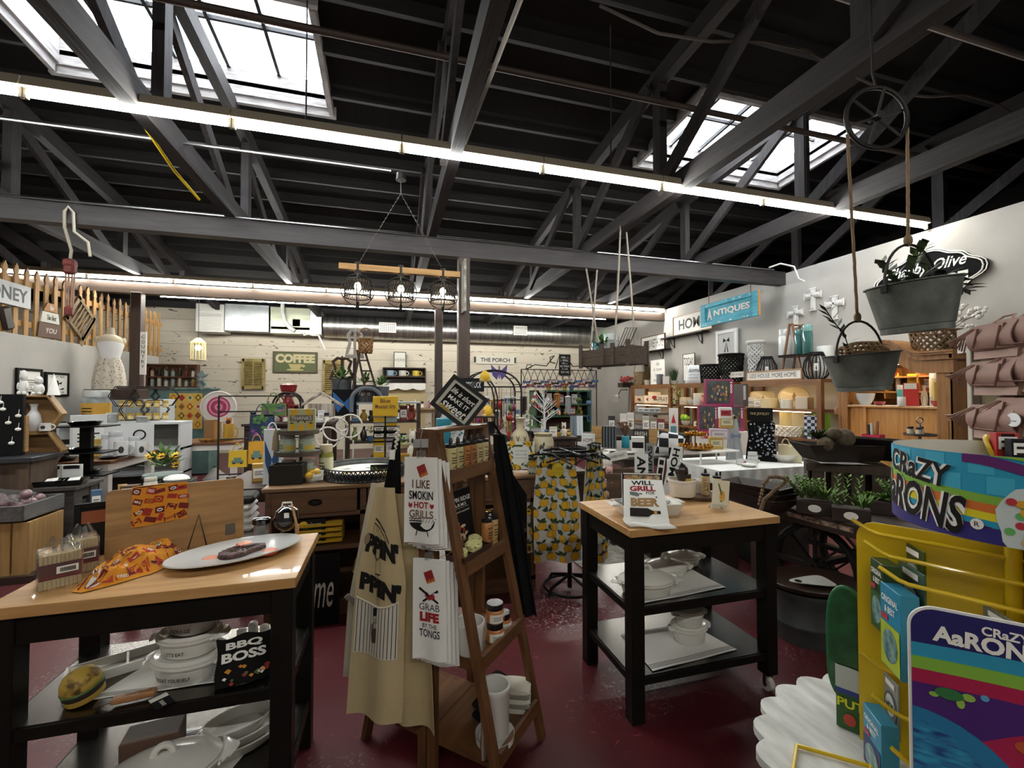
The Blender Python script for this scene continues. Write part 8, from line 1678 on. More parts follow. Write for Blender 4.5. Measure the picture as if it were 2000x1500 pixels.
p=ay(387,702,8.83);hh=ay(387,660,8.83).z-p.z;t=thing('hanging_lantern','cream birdcage lantern glowing under the far lights','lantern',p);mb=MB(mat('d9cfae',.6));r=.11;[mb.tube([(r*math.cos(2*pi*k/14),r*math.sin(2*pi*k/14),0),(r*math.cos(2*pi*k/14),r*math.sin(2*pi*k/14),hh*.8),(r*.3*math.cos(2*pi*k/14),r*.3*math.sin(2*pi*k/14),hh*.97)],.006,4)for k in range(14)];mb.lathe([(r*1.1,-.02),(r*1.1,0)],16);mb.lathe([(r*1.1,hh*.78),(r*.3,hh)],16,caps=False);mb.obj('cage',t);MB(mat('ffe2a0',.5,emit=12)).ball((0,0,hh*.55),.05,10,8).obj('bulb',t);MB(IRON).tube([(0,0,hh),(0,0,3.46-p.z)],.004,4).obj('cord',t)
# ---- table T4 with boards and pitcher
table('kitchen_table','white legged table with brown top holding cutting boards',-3.4,-2.3,7.95,8.75,.76,wtop,WHITE,leg=.08)
V_=lambda f_,n,lb,ct,u,vt,w,*a,Y=8.2,z=.761,**k:put(f_,n,lb,ct,u,vt,Y,z,w,*a,**k)
for i,(u,vt,w,c)in enumerate(((411,820,22,'8a6034'),(424,824,12,'a5793f'))):V_(g_box,'cutting_board',('dark striped cutting board with tag standing on brown table','narrow pale cutting board right of the striped one')[i],'cutting board',u,vt,w,.025,c,lab=None)
V_(g_mug,'yellow_pitcher','yellow pitcher holding an orange sunflower on brown table','pitcher',446,828,18,'b8923a');mb=MB(mat('d98a2a',.6));q=ay(446,824,8.2);[add_leaf(mb,q,(math.cos(a),-.4,math.sin(a)),.1,.05)for a in[2*pi*i/11 for i in range(11)]];mb.use(mat('4a2a18',.8));mb.ball(q,.04,8,6);mb.obj('sunflower',None,'orange sunflower standing in the yellow pitcher','flower')
for i in range(4):p=ay(398+12*i,850,8.05);p.z=.761;g_bowl('wooden_bowl','%s little wooden bowl from left along brown table edge'%ORD[i],'bowl',p,0,.07,.05,'a87c3c','little wooden bowls')
p=ay(416,893,8.3);t=thing('pillow','white printed cushion lying below the brown topped table','cushion',(p.x,8.3,.0),0);w_,h_=.4,.28;mb=MB(mat('d0cdc6',.9));mb.surf(pil(-1),10,8);mb.surf(pil(1),10,8);mb.obj('cushion_body',t)
# ================================================================ BACK WALL
def bsign(n,lb,ct,u0,u1,vt,vb,Y=BY-.04,**k):
 a,b=ay(u0,vt,Y),ay(u1,vb,Y);return g_frame(n,lb,ct,Vector(((a.x+b.x)/2,Y,b.z)),0,b.x-a.x,a.z-b.z,**k)
def cup(mb,fn,w,h):mb.use(mat('c9bd94',.7));mb.text('COFFEE',fn,0,h*.68,w*.88,h*.42,.06);mb.use(mat('b9ac74',.7));mb.flat([(-w*.16,h*.42),(w*.16,h*.42),(w*.1,h*.2),(-w*.1,h*.2)],fn);mb.flat(oval(0,h*.15,w*.2,h*.05,12),fn);mb.flat(oval(w*.18,h*.33,w*.04,h*.07,8),fn)
bsign('coffee_sign','vintage green sign reading COFFEE with cup on back wall','sign',533,620,686,729,frame='4a3a22',panel='5a6240',tcol='c9bd94',extra=cup,fw=.03)
def shut(lb,u0,u1,vt,vb,Y,n=14):
 a,b=ay(u0,vt,Y),ay(u1,vb,Y);w,h=b.x-a.x,a.z-b.z;t=thing('wooden_shutter',lb,'shutter',((a.x+b.x)/2,Y,b.z));SH=mat('a8955f',.8,c2='8d7c4c',nscale=10);mb=MB(SH);[mb.box((s*w*.44,0,h/2),(w*.12,.05,h))for s in(-1,1)];mb.box((0,0,h/2),(w*.06,.04,h));[mb.box((0,0,z*h),(w*.9,.05,h*.1))for z in(.05,.95)];mb.obj('frame',t);mb=MB(SH);[mb.at(tr(0,-.005,h*(.12+.76*k/n))@rot('X',35)).box((0,0,0),(w*.8,.045,h*.012))for k in range(n+1)];mb.at(Matrix()).use(mat('4a4022',.9)).box((0,.022,h/2),(w*.9,.004,h*.95));mb.obj('louvre',t)
shut('tan louvred shutter on back wall left of COFFEE sign',472,517,700,760,BY-.06);shut('tan louvred shutter right of COFFEE sign behind dark harp frame',630,672,703,770,BY-.06)
t=bsign('word_plaque','white oval ended plaque reading THE PORCH on back wall','sign',928,1006,694,712,frame=None,panel='d4cfc0',lines=('THE PORCH',),bold=.02,d=.03,tcol='2e2b28')
for s in(-1,1):a,b=ay(928,694,BY-.04),ay(1006,712,BY-.04);MB(mat('2e2b28',.6)).box((s*(b.x-a.x)/2,.0,(a.z-b.z)/2),(.06,.025,(a.z-b.z)*.7),.01).obj('end_tab',t)
bsign('chalk_sign','tall black sign headed HERBS on back wall','sign',1092,1114,692,733,frame='1a1816',panel='16151a',lines=('HERBS','LAVENDER','MINT','ROSEMARY','SAGE','THYME'),tcol='d8d6d0',fw=.015,Y=BY-.06)
bsign('framed_print','small framed line drawing hanging above dark wall shelf','picture',769,793,687,719,Y=BY-.2,frame='2a2622',panel='dcd8cc',fw=.02,lines=('','HERB',''),tcol='77736a')
# ================================================================ CENTRE: dresser and its display
DW=wood('6a4a30','4d3422',.5,'x',.15);DX0,DX1,DY0,DY1=-.78,1.12,3.27,3.78
t=thing('dresser','long wooden dresser with cup pull drawers and open cubbies','dresser',((DX0+DX1)/2,(DY0+DY1)/2,0));w,d=DX1-DX0,DY1-DY0
MB(wood('8a6a48','6a4c30',.5)).box((0,0,.885),(w+.04,d+.04,.03),.006).obj('top_board',t);mb=MB(DW);mb.box((0,d/2-.01,.45),(w,.02,.84));[mb.box((0,0,z),(w,d,.03))for z in(.70,.47,.1)];mb.box((0,-d/2+.02,.05),(w,.03,.09));[mb.box((x,0,.44),(.04,d,.87))for x in(-w/2+.02,-.33,.33,w/2-.02)];mb.obj('carcass',t)
for x,ww in((-.64,.54),(0,.6),(.64,.54)):
 dr=MB(wood('6f4e32','523824',.5,'x',.15)).box((x,-d/2-.006,.79),(ww,.024,.15),.004).obj('drawer',t)
 for k in((-.15,.15)if ww>.55 else(0,)):MB(mat('1c1815',.35,.7)).lathe([(.045,0),(.04,.02),(.0,.03)],14,(x+k,-d/2-.018,.78),sy=.5,arc=pi,a0=pi,caps=False).ball((x+k,-d/2-.02,.79),(.045,.018,.022),12,8).obj('cup_pull',dr)
x0=(DX0+DX1)/2
DZ=.901
for lb,x,y,z,c,w in(('folded yellow fabric stack in dresser cubby',-.45,3.4,.486,'c09a1c',.3),('mustard folded blankets in right dresser cubby',.85,3.45,.486,'a8842a',.3)):roll(lb,Vector((x,y,z)),0,w,.24,.15,c,c,4)
mb=MB(mat('b08a1e',.9,bump=.5,bscale=120));rp=az(672,1132,.28)
mb.surf(lambda a,b:Vector(((.02+.085*a)*math.cos(a*15),-.12+.24*b,.105+(.02+.085*a)*math.sin(a*15))),70,2,.012);mb.obj('rolled_blanket',None,'rolled mustard yellow blanket in lower dresser cubby','blanket',None,None,(-.14,3.36,.118))
for lb,u,s,tx in(('black yellow framed kitchen sign in upper left dresser cubby',605,.18,'happiness|is lemons'),('black tall lemon sign leaning at left of the dresser',612,.3,'Home')):
 p=ay(u,1040,3.3 if s<.2 else 3.18);p.z=.486 if s<.2 else 0;g_frame('lemon_sign',lb,'sign',p,0,s*1.1,.2 if s<.2 else.45,frame='121212',panel='111112',lines=tuple(tx.split('|')),tcol='d8d4c8',tilt=4,shear=.3,extra=lambda m_,f_,w,h:(m_.use(YEL),m_.flat(oval(-w*.2,h*.75,w*.12,h*.08,10),f_)))
p=ay(563,945,3.42);p.z=DZ;t=thing('rattan_box','black woven rectangular basket on left end of dresser','basket',p,-.05);mb=MB(mat('24211e',.8,c2='3a352f',nscale=120,kind='c'));w,h=.2,.135;[mb.box((0,s*.07,h/2),(w,.012,h))for s in(-1,1)];[mb.box((s*w/2,0,h/2),(.012,.14,h))for s in(-1,1)];mb.box((0,0,.005),(w,.14,.01));mb.obj('woven_body',t)
p=ay(613,946,3.40);p.z=DZ;g_bowl('glass_dish','clear glass dish of lemons with printed card on dresser','dish',p,0,.075,.05,m=CLEAR);
for i in range(3):MB(mat('d9a81c',.5)).ball((0,0,0),(.032,.026,.026),12,8).obj('lemon',None,'yellow lemon heaped in the clear glass dish','fruit','lemons in the glass dish',None,p+Vector((-.03+.025*i,.012*(i%2),.045+.012*i)))
g_frame('recipe_card','white lemon card leaning in the clear glass dish','card',p+Vector((.03,-.035,.02)),-.15,.07,.07,frame=None,panel='dfe0d8',d=.006,tilt=15,extra=lambda m_,f_,w,h:(m_.use(YEL),m_.flat(oval(0,h*.75,w*.3,h*.12,10),f_)))
p=ay(712,935,3.55);p.z=DZ;t=thing('lattice_tray','round galvanised lattice tray with lemon runner on dresser','tray',p);r=mpx(74,p);mb=MB(mat('3a3836',.5,.6));n=60;[mb.tube([(r*math.cos(2*pi*i/n),r*math.sin(2*pi*i/n),.005),(r*1.02*math.cos(2*pi*(i+sg*1.6)/n),r*1.02*math.sin(2*pi*(i+sg*1.6)/n),.085)],.004,4)for i in range(n)for sg in(-1,1)];[mb.tube([(r*1.01*math.cos(2*pi*i/n),r*1.01*math.sin(2*pi*i/n),z)for i in range(n)],.005,5,True)for z in(.005,.085)];mb.obj('lattice_rim',t);MB(GALV).lathe([(0,.003),(r,.003),(r,.006),(0,.006)],40).lathe([(r*.98,.01),(r*1.0,.1)],40,a0=.35,arc=2.4,caps=False).obj('metal_plate',t)
mb=MB(PAPER);mb.lathe([(0,.05),(r*.86,.05),(r*.86,.056),(0,.056)],36);f=up_fn(lambda x,y:Vector((x,y,.0575)),(0,0,1));random.seed(4)
for k in range(7):lemon(mb,f,random.uniform(-.6,.6)*r,random.uniform(-.6,.6)*r,.055,random.uniform(0,3),False);leafd(mb,f,random.uniform(-.6,.6)*r,random.uniform(-.6,.6)*r,.07,random.uniform(0,6))
mb.obj('lemon_runner',None,'white lemon printed round cloth in lattice tray','cloth',None,None,p)
for i,u in enumerate((734,756)):
 p=ay(u,938,3.4);p.z=DZ;t=thing('lemon_block','%s small black block printed with lemons on dresser'%('left' if not i else 'right'),'block',p,face_cam(p));w,h=.078+.012*i,.105;MB(mat('15140f',.6)).box((0,0,h/2),(w,.03,h),.002).obj('block',t);mb=MB(YEL);f=up_fn(FR(-.0155),(0,-1,0));[lemon(mb,f,x,h*.4,.034,.2,False)for x in((-.0,)if not i else(-.02,.02))];[leafd(mb,f,x,h*.65,.035,.6+i)for x in(-.015,.012)];mb.obj('lemon_print',t)
p=ay(1018,918,3.4);p.z=DZ;t=thing('lemon_plaque','square lemon bordered plaque on black easel at dresser right end','plaque',p,face_cam(p));w=.22;T_=tr(0,0,.02)@rot('X',-10);MB(mat('e0e0d8',.6)).at(T_).box((0,0,w/2),(w,.012,w),.001).obj('plaque_body',t);mb=MB(YEL).at(T_);f=up_fn(FR(-.0065),(0,-1,0));random.seed(12)
for k in range(40):
 a=2*pi*k/40;q=.42*w;x,z=max(-q,min(q,.6*w*math.cos(a))),max(-q,min(q,.6*w*math.sin(a)))+w/2
 lemon(mb,f,x,z,.045,a,False)if k%7==0 else leafd(mb,f,x*.9,w/2+(z-w/2)*.9,.035,a+random.uniform(-1,1))
mb.use(mat('5a80a0',.7));[mb.text(s,f,0,w*(.66-.13*i),w*.42,w*.07,0,.3)for i,s in enumerate(('when life gives','lemons trade','gratitude'))];mb.obj('lemon_print',t);MB(IRON).tube([(-.07,-.03,.025),(-.07,.0,.015),(0,.1,.0),(.07,0,.015),(.07,-.03,.025)],.005,5).obj('easel',t)
p=ay(583,930,3.6);p.z=DZ;t=thing('tiered_tray','three tier wooden tray stand of lemon canisters on dresser','tray',p);s=mpx(1,p);zt3=[DZ+.03,ay(583,882,3.6).z,ay(583,842,3.6).z];GT=wood('5d5346','443c32',.7)
for z,r in zip(zt3,(.17,.165,.14)):MB(GT).lathe([(0,z-DZ-.02),(r,z-DZ-.02),(r*1.02,z-DZ+.012),(r*.98,z-DZ+.012),(r*.97,z-DZ),(0,z-DZ)],28).obj('tier',t)
mb=MB(IRON);mb.cyl((0,.1,0),(0,.1,zt3[2]-DZ+.1),.008);mb.obj('pole',t);MB(mat('8a7a62',.9)).lathe([(.004,.16),(.02,.1),(.026,0)],10,(-.15,-.03,zt3[1]-DZ+.02)).obj('tassel',t)
for i,(x,z)in enumerate(((-.07,1),(.06,1),(-.06,0),(.06,0))):g_jar('lemon_canister','%s floral canister on %s tier of lemon tray'%('left' if x<0 else 'right','middle' if z else 'lowest'),'canister',p+Vector((x,-.03,zt3[z]-DZ+.001)),0,.11,.13 if z else.11,'8f9a8c',cap='8a8a84',lab='a8b49a',lab2='c9a83c')
t=g_box('lemon_notebook','spiral lemon printed notebook standing on top tier','notebook',p+Vector((.02,0,zt3[2]-DZ+.001)),-.05,.19,.165,.03,'b9b48c',lab='6f6a5a',txt='THANKS',tcol='e8e6de',band=(.45,.72));mb=MB(YEL);f=up_fn(FR(-.0162),(0,-1,0));[lemon(mb,f,x,z,.04,x*9,False)for x,z in((-.06,.03),(.0,.025),(.06,.04),(.05,.14),(-.05,.14))];[leafd(mb,f,x,.06,.03,x*20)for x in(-.08,-.03,.03,.08)];mb.obj('lemon_print',t)
put(g_bag,'butterfly_tote','white tote printed with blue butterfly left of lemon tray','bag',531,838,4.2,.76,30,'d5d9dc',motif=lambda m_,f_,w,h:[m_.flat([(0,h*.45),(s*w*.42,h*.8),(s*w*.38,h*.4),(s*w*.15,h*.15)],f_)for s in(-1,1)],mcol='2a4f7a')
put(g_jar,'oil_bottle','olive green soap pump jar with white bow on dresser','bottle',637,868,3.62,DZ,26,'8a8a3a',cap='c9bd9c',lab='d0cda8')
table('gift_table','dark gift table behind the dresser holding totes and cards',-1.35,1.95,4.05,5.0,.755,DARKW,leg=.07)
# ================================================================ MIDDLE AND BACK DISPLAYS
GZ=.756
B_=lambda f_,n,lb,ct,u,vt,Y,w,*a,z=GZ,**k:put(f_,n,lb,ct,u,vt,Y,z,w,*a,**k)
pr_=ad(1112,880,3.45);t=thing('clothes_rack','round black metal clothes rack with lemon aprons','clothes rack',(pr_.x,pr_.y,0));zr_=pr_.z-.01;mb=MB(BLACK);mb.cyl((0,0,.02),(0,0,zr_),.018);mb.obj('pole',t)
MB(BLACK).tube([(.22*math.cos(2*pi*i/30),.22*math.sin(2*pi*i/30),zr_)for i in range(30)],.012,8,True).obj('hanging_ring',t);mb=MB(BLACK);[mb.bar((0,0,zr_),(.22*math.cos(a),.22*math.sin(a),zr_),.015,.015)for a in(0,pi/2,pi,1.5*pi)];[mb.tube([(0,0,.12),(.2*math.cos(a),.2*math.sin(a),.06),(.23*math.cos(a),.23*math.sin(a),.012)],.012,6)for a in(.4,1.97,3.54,5.1)];mb.tube([(.2*math.cos(2*pi*i/30),.2*math.sin(2*pi*i/30),.03)for i in range(30)],.01,6,True);mb.obj('base',t)
random.seed(31);mb=MB(IRON)
for k in range(9):
 a=2*pi*k/9+.2;e=Vector((.26*math.cos(a),.26*math.sin(a),0));s_=Vector((-math.sin(a),math.cos(a),0))*.19;q=Vector((pr_.x,pr_.y,zr_+.012))
 MB(BLACK).tube([q+e*.85+Vector((0,0,.02)),q+e*.87+Vector((0,0,.05)),q+e*.9+Vector((0,0,.03)),q+e*.9],.004,5).tube([q+e*.95-s_+Vector((0,0,-.06)),q+e*.9+Vector((0,0,.0)),q+e*.95+s_+Vector((0,0,-.06))],.007,5).obj('hanger',None,'black hanger on the round clothes rack','hanger','hangers on the round rack')
def lap(lb,u,vt,vb,d,wt,wb,bg,seed,n=34,tagc=False,dark=False,ex=crt):
 P=ad(u,vt,d);L=P.z-ad(u,vb,d).z;w0,w1=wt*d/F,wb*d/F;t=thing('lemon_apron',lb,'apron',P);f=hang(Vector(),lambda s:w0+(w1-w0)*min(1,s*2.2),0,L,ex,-cd if ex is crt else Vector((ex.y,-ex.x,0)),1.6,.018,.01)
 mb=MB(mat(bg,.9,bump=.15,bscale=200));mb.surf(lambda i,j:f(i-.5,j),24,24,.004);g_=up_fn(lambda x,y:f(x,y,.005),-cd);rnd=random.Random(seed)
 nx=4;ny=max(4,int(n/nx))
 for j in range(ny):
  for i in range(nx):
   x=-.5+(i+.5+.3*(j%2)-.15)/nx+rnd.uniform(-.04,.04);y=(j+.5)/ny+rnd.uniform(-.02,.02);sx=1/w1;sy=1/L;h_=lambda px,py,x=x,y=y,sx=sx,sy=sy:g_(max(-.5,min(.5,x+px*sx)),max(.003,min(.997,y+py*sy)));h_.up=g_.up
   for k in range(4):leafd(mb,h_,rnd.uniform(-.015,.015),.02,.045,rnd.uniform(-1.6,1.6),'36492a' if not dark else '22301f')
   lemon(mb,h_,0,-.01,.042,rnd.uniform(-.5,.5))
   if(i+j)%2:lemon(mb,h_,.026,-.012,.038,rnd.uniform(-.5,.5))
 if tagc:mb.use(mat('d9c02a',.7));mb.flat(oval(.02/w1*.5,.86,.05/w1,.055/L,20),lambda x,y:f(x,y,.0075));mb.use(mat('a88a18',.7));[mb.flat(rect(-.1,.875-.02*i,.15,.88-.02*i),lambda x,y:f(x,y,.009))for i in range(4)]
 mb.obj('printed_cloth',t);MB(BLACK).tube([f(-.5,1)+Vector((0,0,.0)),f(0,1)+Vector((0,0,.015)),f(.5,1)],.007,5).obj('waist_band',t)
lap('white apron printed with lemons and round yellow label on rack',1086,888,1094,3.3,72,92,'d5d4cc',3,40,True);lap('lemon apron hanging behind the labelled lemon apron',1052,890,1075,3.45,40,50,'c9cabf',4,24);lap('dark leafy lemon apron at right side of clothes rack',1160,868,1098,3.55,40,74,'b9bcb0',5,40,dark=True,ex=(crt*.8+cd*.6))
def wire_wrap(mb,r,z0,z1,n=9):[mb.tube([(r*math.cos(2*pi*(k+sg*j*1.2)/n),r*math.sin(2*pi*(k+sg*j*1.2)/n),z0+(z1-z0)*j)for j in(0,.33,.67,1)],.004,3)for k in range(n)for sg in(-1,1)]
for u,vt,w,lb,nk in((1016,816,40,'cream narrow necked vase wrapped in rusty wire',1),(1061,846,44,'cream wide mouthed pot wrapped in rusty wire',0)):
 p=ay(u,900,4.6);p.z=GZ;h=ay(u,vt,4.6).z-GZ;r=w*dep(p)/F/2;t=thing('wire_vase',lb,'vase',p);MB(mat('b9ae94',.5,c2='a39878',nscale=6)).lathe([(r*.5,0),(r*.95,h*.3),(r,h*.5)]+([(r*.7,h*.68),(r*.35,h*.78),(r*.34,h*.92),(r*.5,h),(r*.4,h)]if nk else[(r*.9,h*.8),(r*.75,h*.9),(r*.85,h),(r*.75,h),(r*.6,h*.85)]),24).obj('vase_body',t);mb=MB(mat('5a3a2a',.6,.4));wire_wrap(mb,r*1.03,h*.1,h*.62);mb.obj('wire_wrap',t)
p=ay(1062,900,6.2);t=thing('branch_tree','white metal branch tree hung with little ornaments','ornament tree',(p.x,6.2,.9));hh=ay(1062,768,6.2).z-.9;mb=MB(mat('cfd0ce',.5));mb.tube([(0,0,0),(.01,0,hh*.5),(0,0,hh)],[.02,.014,.005],6);random.seed(8);tips=[]
for k in range(26):a=random.uniform(0,6.3);z=hh*random.uniform(.25,.92);L=.26*(1.15-z/hh)+.06;m_=Vector((L*.5*math.cos(a),L*.5*math.sin(a),z+.04));e=Vector((L*math.cos(a),L*math.sin(a),z+.13));mb.tube([(0,0,z-.04),m_,e],[.008,.006,.003],4);mb.tube([m_,m_+Vector((.06*math.cos(a+1),.06*math.sin(a+1),.07))],.003,3);tips.append(e)
mb.obj('branches',t);MB(WHITE).lathe([(.14,0),(.14,.02),(.02,.04)],20).obj('base',t)
for k,e in enumerate(tips[:16]):
 c,cn=(('b04a5a','pink'),('d5d5d8','silver'),('7a8a5a','green'),('c9a45a','gold'))[k%4];MB(mat(c,.4)).ball((0,0,-.05),(.02,.02,.028),8,6).obj('tree_ornament',None,'%s ornament hanging on the white branch tree'%cn,'ornament',cn+' ornaments on the branch tree',None,Vector(t.location)+e)
def chime(n,lb,p,c,L,gr,kind):
 mb=MB(mat(c,.45,.2));mb.tube([(0,0,0),(0,0,-L*.3)],.003,3)
 if kind==0:mb.lathe([(0,-L*.3),(.045,-L*.34),(.045,-L*.37),(0,-L*.38)],10);[mb.cyl((.032*math.cos(a),.032*math.sin(a),-L*.38),(.032*math.cos(a),.032*math.sin(a),-L*(.8+.05*i)),.007,n=6)for i,a in enumerate((0,1.57,3.14,4.71))]
 elif kind==1:mb.ball((0,0,-L*.45),(.04,.04,.05),8,6);mb.tube([(0,0,-L*.5),(0,0,-L*.8)],.004,3);mb.flat([(0,-L*.78),(.03,-L*.86),(0,-L),(-.03,-L*.86)],FR(0))
 else:
  for s in(-1,1):mb.add([(0,0,-L*.4),(s*.09,.02,-L*.3),(s*.08,.02,-L*.46),(s*.06,.02,-L*.62),(0,0,-L*.5)],[(0,1,2,3,4)])
  mb.bar((0,0,-L*.36),(0,0,-L*.56),.012,.012)
 return mb.obj(n,None,lb,'garden ornament',gr,None,p)
YA=5.6;a0,a1=ay(905,850,YA),ay(1012,850,YA);za=ay(955,724,YA).z;zs_=ay(1010,765,YA).z;t=thing('arch_rack','black iron arched garden rack hung with wind chimes','rack',((a0 .x+a1 .x)/2,YA,0));hw_=(a1 .x-a0 .x)/2;mb=MB(IRON)
for y in(-.15,.15):mb.tube([(-hw_,y,0),(-hw_,y,zs_)]+[(-hw_*math.cos(q),y,zs_+(za-zs_)*math.sin(q))for q in[pi*i/14 for i in range(15)]]+[(hw_,y,0)],.012,6)
[mb.cyl((-hw_*math.cos(q),-.15,zs_+(za-zs_)*math.sin(q)),(-hw_*math.cos(q),.15,zs_+(za-zs_)*math.sin(q)),.007,n=6)for q in[pi*i/9 for i in range(10)]];[mb.cyl((-hw_,y,z),(hw_,y,z),.008,n=6)for z in(1.45,1.62)for y in(-.15,.15)];mb.obj('frame',t);proto={}
CH=(('a02a24','red',1),('b9bcc0','silver',0),('2c2420','dark',0),('b07a3a','copper',0),('4a6a8a','blue',1),('7a2a5a','plum',1),('5a6a3a','green',1))
random.seed(41)
def hangc(k,p,L,gr_,where):
 c,cn,kd=CH[k%7];key=(cn,where)
 lb='%s %s hanging on the %s'%(cn,'wind chime' if kd==0 else 'glass drop ornament',where)
 if key not in proto:proto[key]=chime('wind_chime',lb,p,c,L,'%s ornaments on the %s'%(cn,where),kd)
 else:dup(proto[key],p)
for k in range(34):hangc(k,(t.location.x-hw_+2*hw_*((k*.37)%1),YA+(-.15 if k%2 else.15),1.62 if k%3 else 1.45),random.choice((.4,.5,.6)),1,'black arch rack')
YT=8.6;b0,b1=ay(1018,760,YT),ay(1165,760,YT);ztp=ay(1060,722,YT).z;t=thing('trellis_rack','black wire trellis rack with scrolled top and butterflies','rack',((b0 .x+b1 .x)/2,YT,0));hw2=(b1 .x-b0 .x)/2;hz=.36;mb=MB(IRON)
for x in(-hw2,hw2):mb.cyl((x,0,0),(x,0,ztp),.012,n=6)
for z in(ztp,ztp-hz):mb.cyl((-hw2,0,z),(hw2,0,z),.01,n=6)
[mb.tube([(-hw2+2*hw2*(i+.5*(1-s))/12,0,ztp),(-hw2+2*hw2*(i+.5*(1+s))/12,0,ztp-hz)],.006,4)for i in range(12)for s in(-1,1)]
for s in(-1,1):mb.tube([(s*.75,0,ztp),(s*.55,0,ztp+.1),(s*.3,0,ztp+.08),(s*.12,0,ztp+.3),(s*.22,0,ztp+.26),(s*.2,0,ztp+.16),(s*.1,0,ztp+.14)],.012,5);mb.tube([(s*.75,0,ztp),(s*.72,0,ztp+.1),(s*.62,0,ztp+.09),(s*.64,0,ztp+.03)],.01,5)
mb.tube([(-.1,0,ztp+.02),(0,0,ztp+.34),(.1,0,ztp+.02)],.012,5);mb.obj('wire_frame',t);bprot={}
for k in range(22):
 c,cn=(('5a3a6a','purple'),('3a5a8a','blue'),('8a3a44','red'),('9a8a9a','mauve'),('2c2826','black'))[k%5];p=(t.location.x-hw2+2*hw2*(k+.5)/22,YT-.03,ztp-hz+.1+.16*((k*.61)%1));lb='%s metal butterfly clipped on the trellis rack'%cn
 if cn in bprot:dup(bprot[cn],p)
 else:bprot[cn]=chime('metal_butterfly',lb,p,c,.22,cn+' butterflies on the trellis rack',2)
for k in range(30):hangc(k+2,(t.location.x-hw2+2*hw2*((k*.43)%1),YT-.06,ztp-hz),random.choice((.45,.6,.75)),1,'trellis rack')
MB(mat('4a3a78',.5)).add([(0,0,0),(-.11,0,.1),(-.09,0,-.04),(-.03,0,-.1)],[(0,1,2,3)]).add([(0,0,0),(.11,0,.1),(.09,0,-.04),(.03,0,-.1)],[(0,1,2,3)]).bar((0,0,-.08),(0,0,.08),.015,.015).obj('metal_butterfly',None,'large violet butterfly on top of the black arch rack','garden ornament',None,None,ay(975,727,YA-.15))
table('garden_table','long dark garden table below trellis rack crowded with gifts',1.76,2.7,5.95,8.2,.898,DARKW,leg=.08)
KN=((g_plant,'potted_plant','plant','leafy potted plant'),(g_box,'gift_box','box','gift box'),(g_jar,'candle_jar','candle','candle jar'),(g_fig,'figurine','figurine','animal figurine'),(g_vase,'bud_vase','vase','bud vase'))
CL=(('8a3a3a','red'),('d0cabc','cream'),('4a6a8a','blue'),('6a7a3a','olive'),('b08a3a','gold'),('2a2826','black'),('c9cdd0','white'),('a0607a','rose'))
def clutter(n,x0,x1,y0,y1,z,where,seed,hs=(.1,.26),ks=(0,1,2,3,4)):
 rnd=random.Random(seed);cols=n
 for k in range(n):
  x=x0+(x1-x0)*(k+.5)/n;y=y0+(y1-y0)*((k*.618)%1);f_,nm,ct,kd=KN[ks[rnd.randrange(len(ks))]];c,cn=rnd.choice(CL);w=min(.8*(x1-x0)/n*1.6,rnd.uniform(.1,.17));h=rnd.uniform(*hs);lb='%s %s, %s from left %s'%(cn,kd,ORD[k],where);p=Vector((x,y,z))
  if f_ is g_plant:f_(nm,lb,ct,p,0,w*1.5,h*1.2,c,nl=30,leafm=GREEN if k%2 else LEAF2)
  elif f_ is g_box:f_(nm,lb,ct,p,face_cam(p),w,h,w*.6,c)
  elif f_ is g_jar:f_(nm,lb,ct,p,0,w*.75,h*.7,c)
  elif f_ is g_fig:f_(nm,lb,ct,p,face_cam(p),w,h,c)
  else:f_(nm,lb,ct,p,0,w*.8,h,c)
clutter(13,1.8,2.65,6.6,8.0,.899,'on the garden table',5,(.14,.34));clutter(9,1.85,2.65,6.02,6.12,.899,'along garden table front edge',9,(.1,.22))
t=thing('green_cabinet','green glazed display cabinet with gnomes by the far corner','cabinet',(4.35,10.7,0));GR_=mat('2f5a40',.5);[MB(GR_).box((s*.75,0,.8),(.04,.5,1.6)).obj('side_panel',t)for s in(-1,1)];[MB(GR_).box((0,0,z),(1.54,.52,.04)).obj('shelf',t)for z in(.5,.95,1.25,1.6)];MB(mat('4a2c20',.7)).box((0,.24,.8),(1.48,.02,1.58)).obj('back_panel',t)
clutter(7,3.75,4.95,10.55,10.65,1.271,'on upper shelf of green cabinet',3,(.18,.28),(3,2,1));clutter(6,3.75,4.95,10.55,10.65,.971,'on lower shelf of green cabinet',13,(.16,.24),(3,4,1));clutter(4,3.9,4.8,10.65,10.75,1.621,'on top of green cabinet',17,(.2,.3),(0,4))
p=ay(941,900,4.75);p.z=GZ;t=thing('black_rack','black metal shelf rack with curved sides behind squeeze bottles','rack',p);zt_=ay(941,745,4.75).z-GZ;mb=MB(IRON);w=mpx(56,p);[mb.tube([(s*w/2,y,0),(s*w/2,y,zt_*.8),(s*w*.42,y,zt_*.92),(s*w*.25,y,zt_)],.009,5)for s in(-1,1)for y in(-.08,.08)];mb.obj('frame',t)
for k,z in enumerate((.13,.36,.57)):MB(IRON).box((0,0,zt_*z),(w,.2,.014)).obj('shelf',t)
q=Vector(p);g_box('pink_box','pink floral box on top shelf of black rack','box',q+Vector((-.06,0,zt_*.57+.008)),0,.13,.08,.1,'b08a80',lab=None);g_frame('word_sign','small white verse sign on middle shelf of black rack','sign',q+Vector((-.02,-.03,zt_*.36+.008)),0,.14,.12,frame=None,panel='dcdad2',lines=('Count','your','blessings'));g_box('black_book','black book beside small verse sign on black rack','book',q+Vector((.1,0,zt_*.36+.008)),0,.06,.13,.08,'1c1c1e',lab=None)
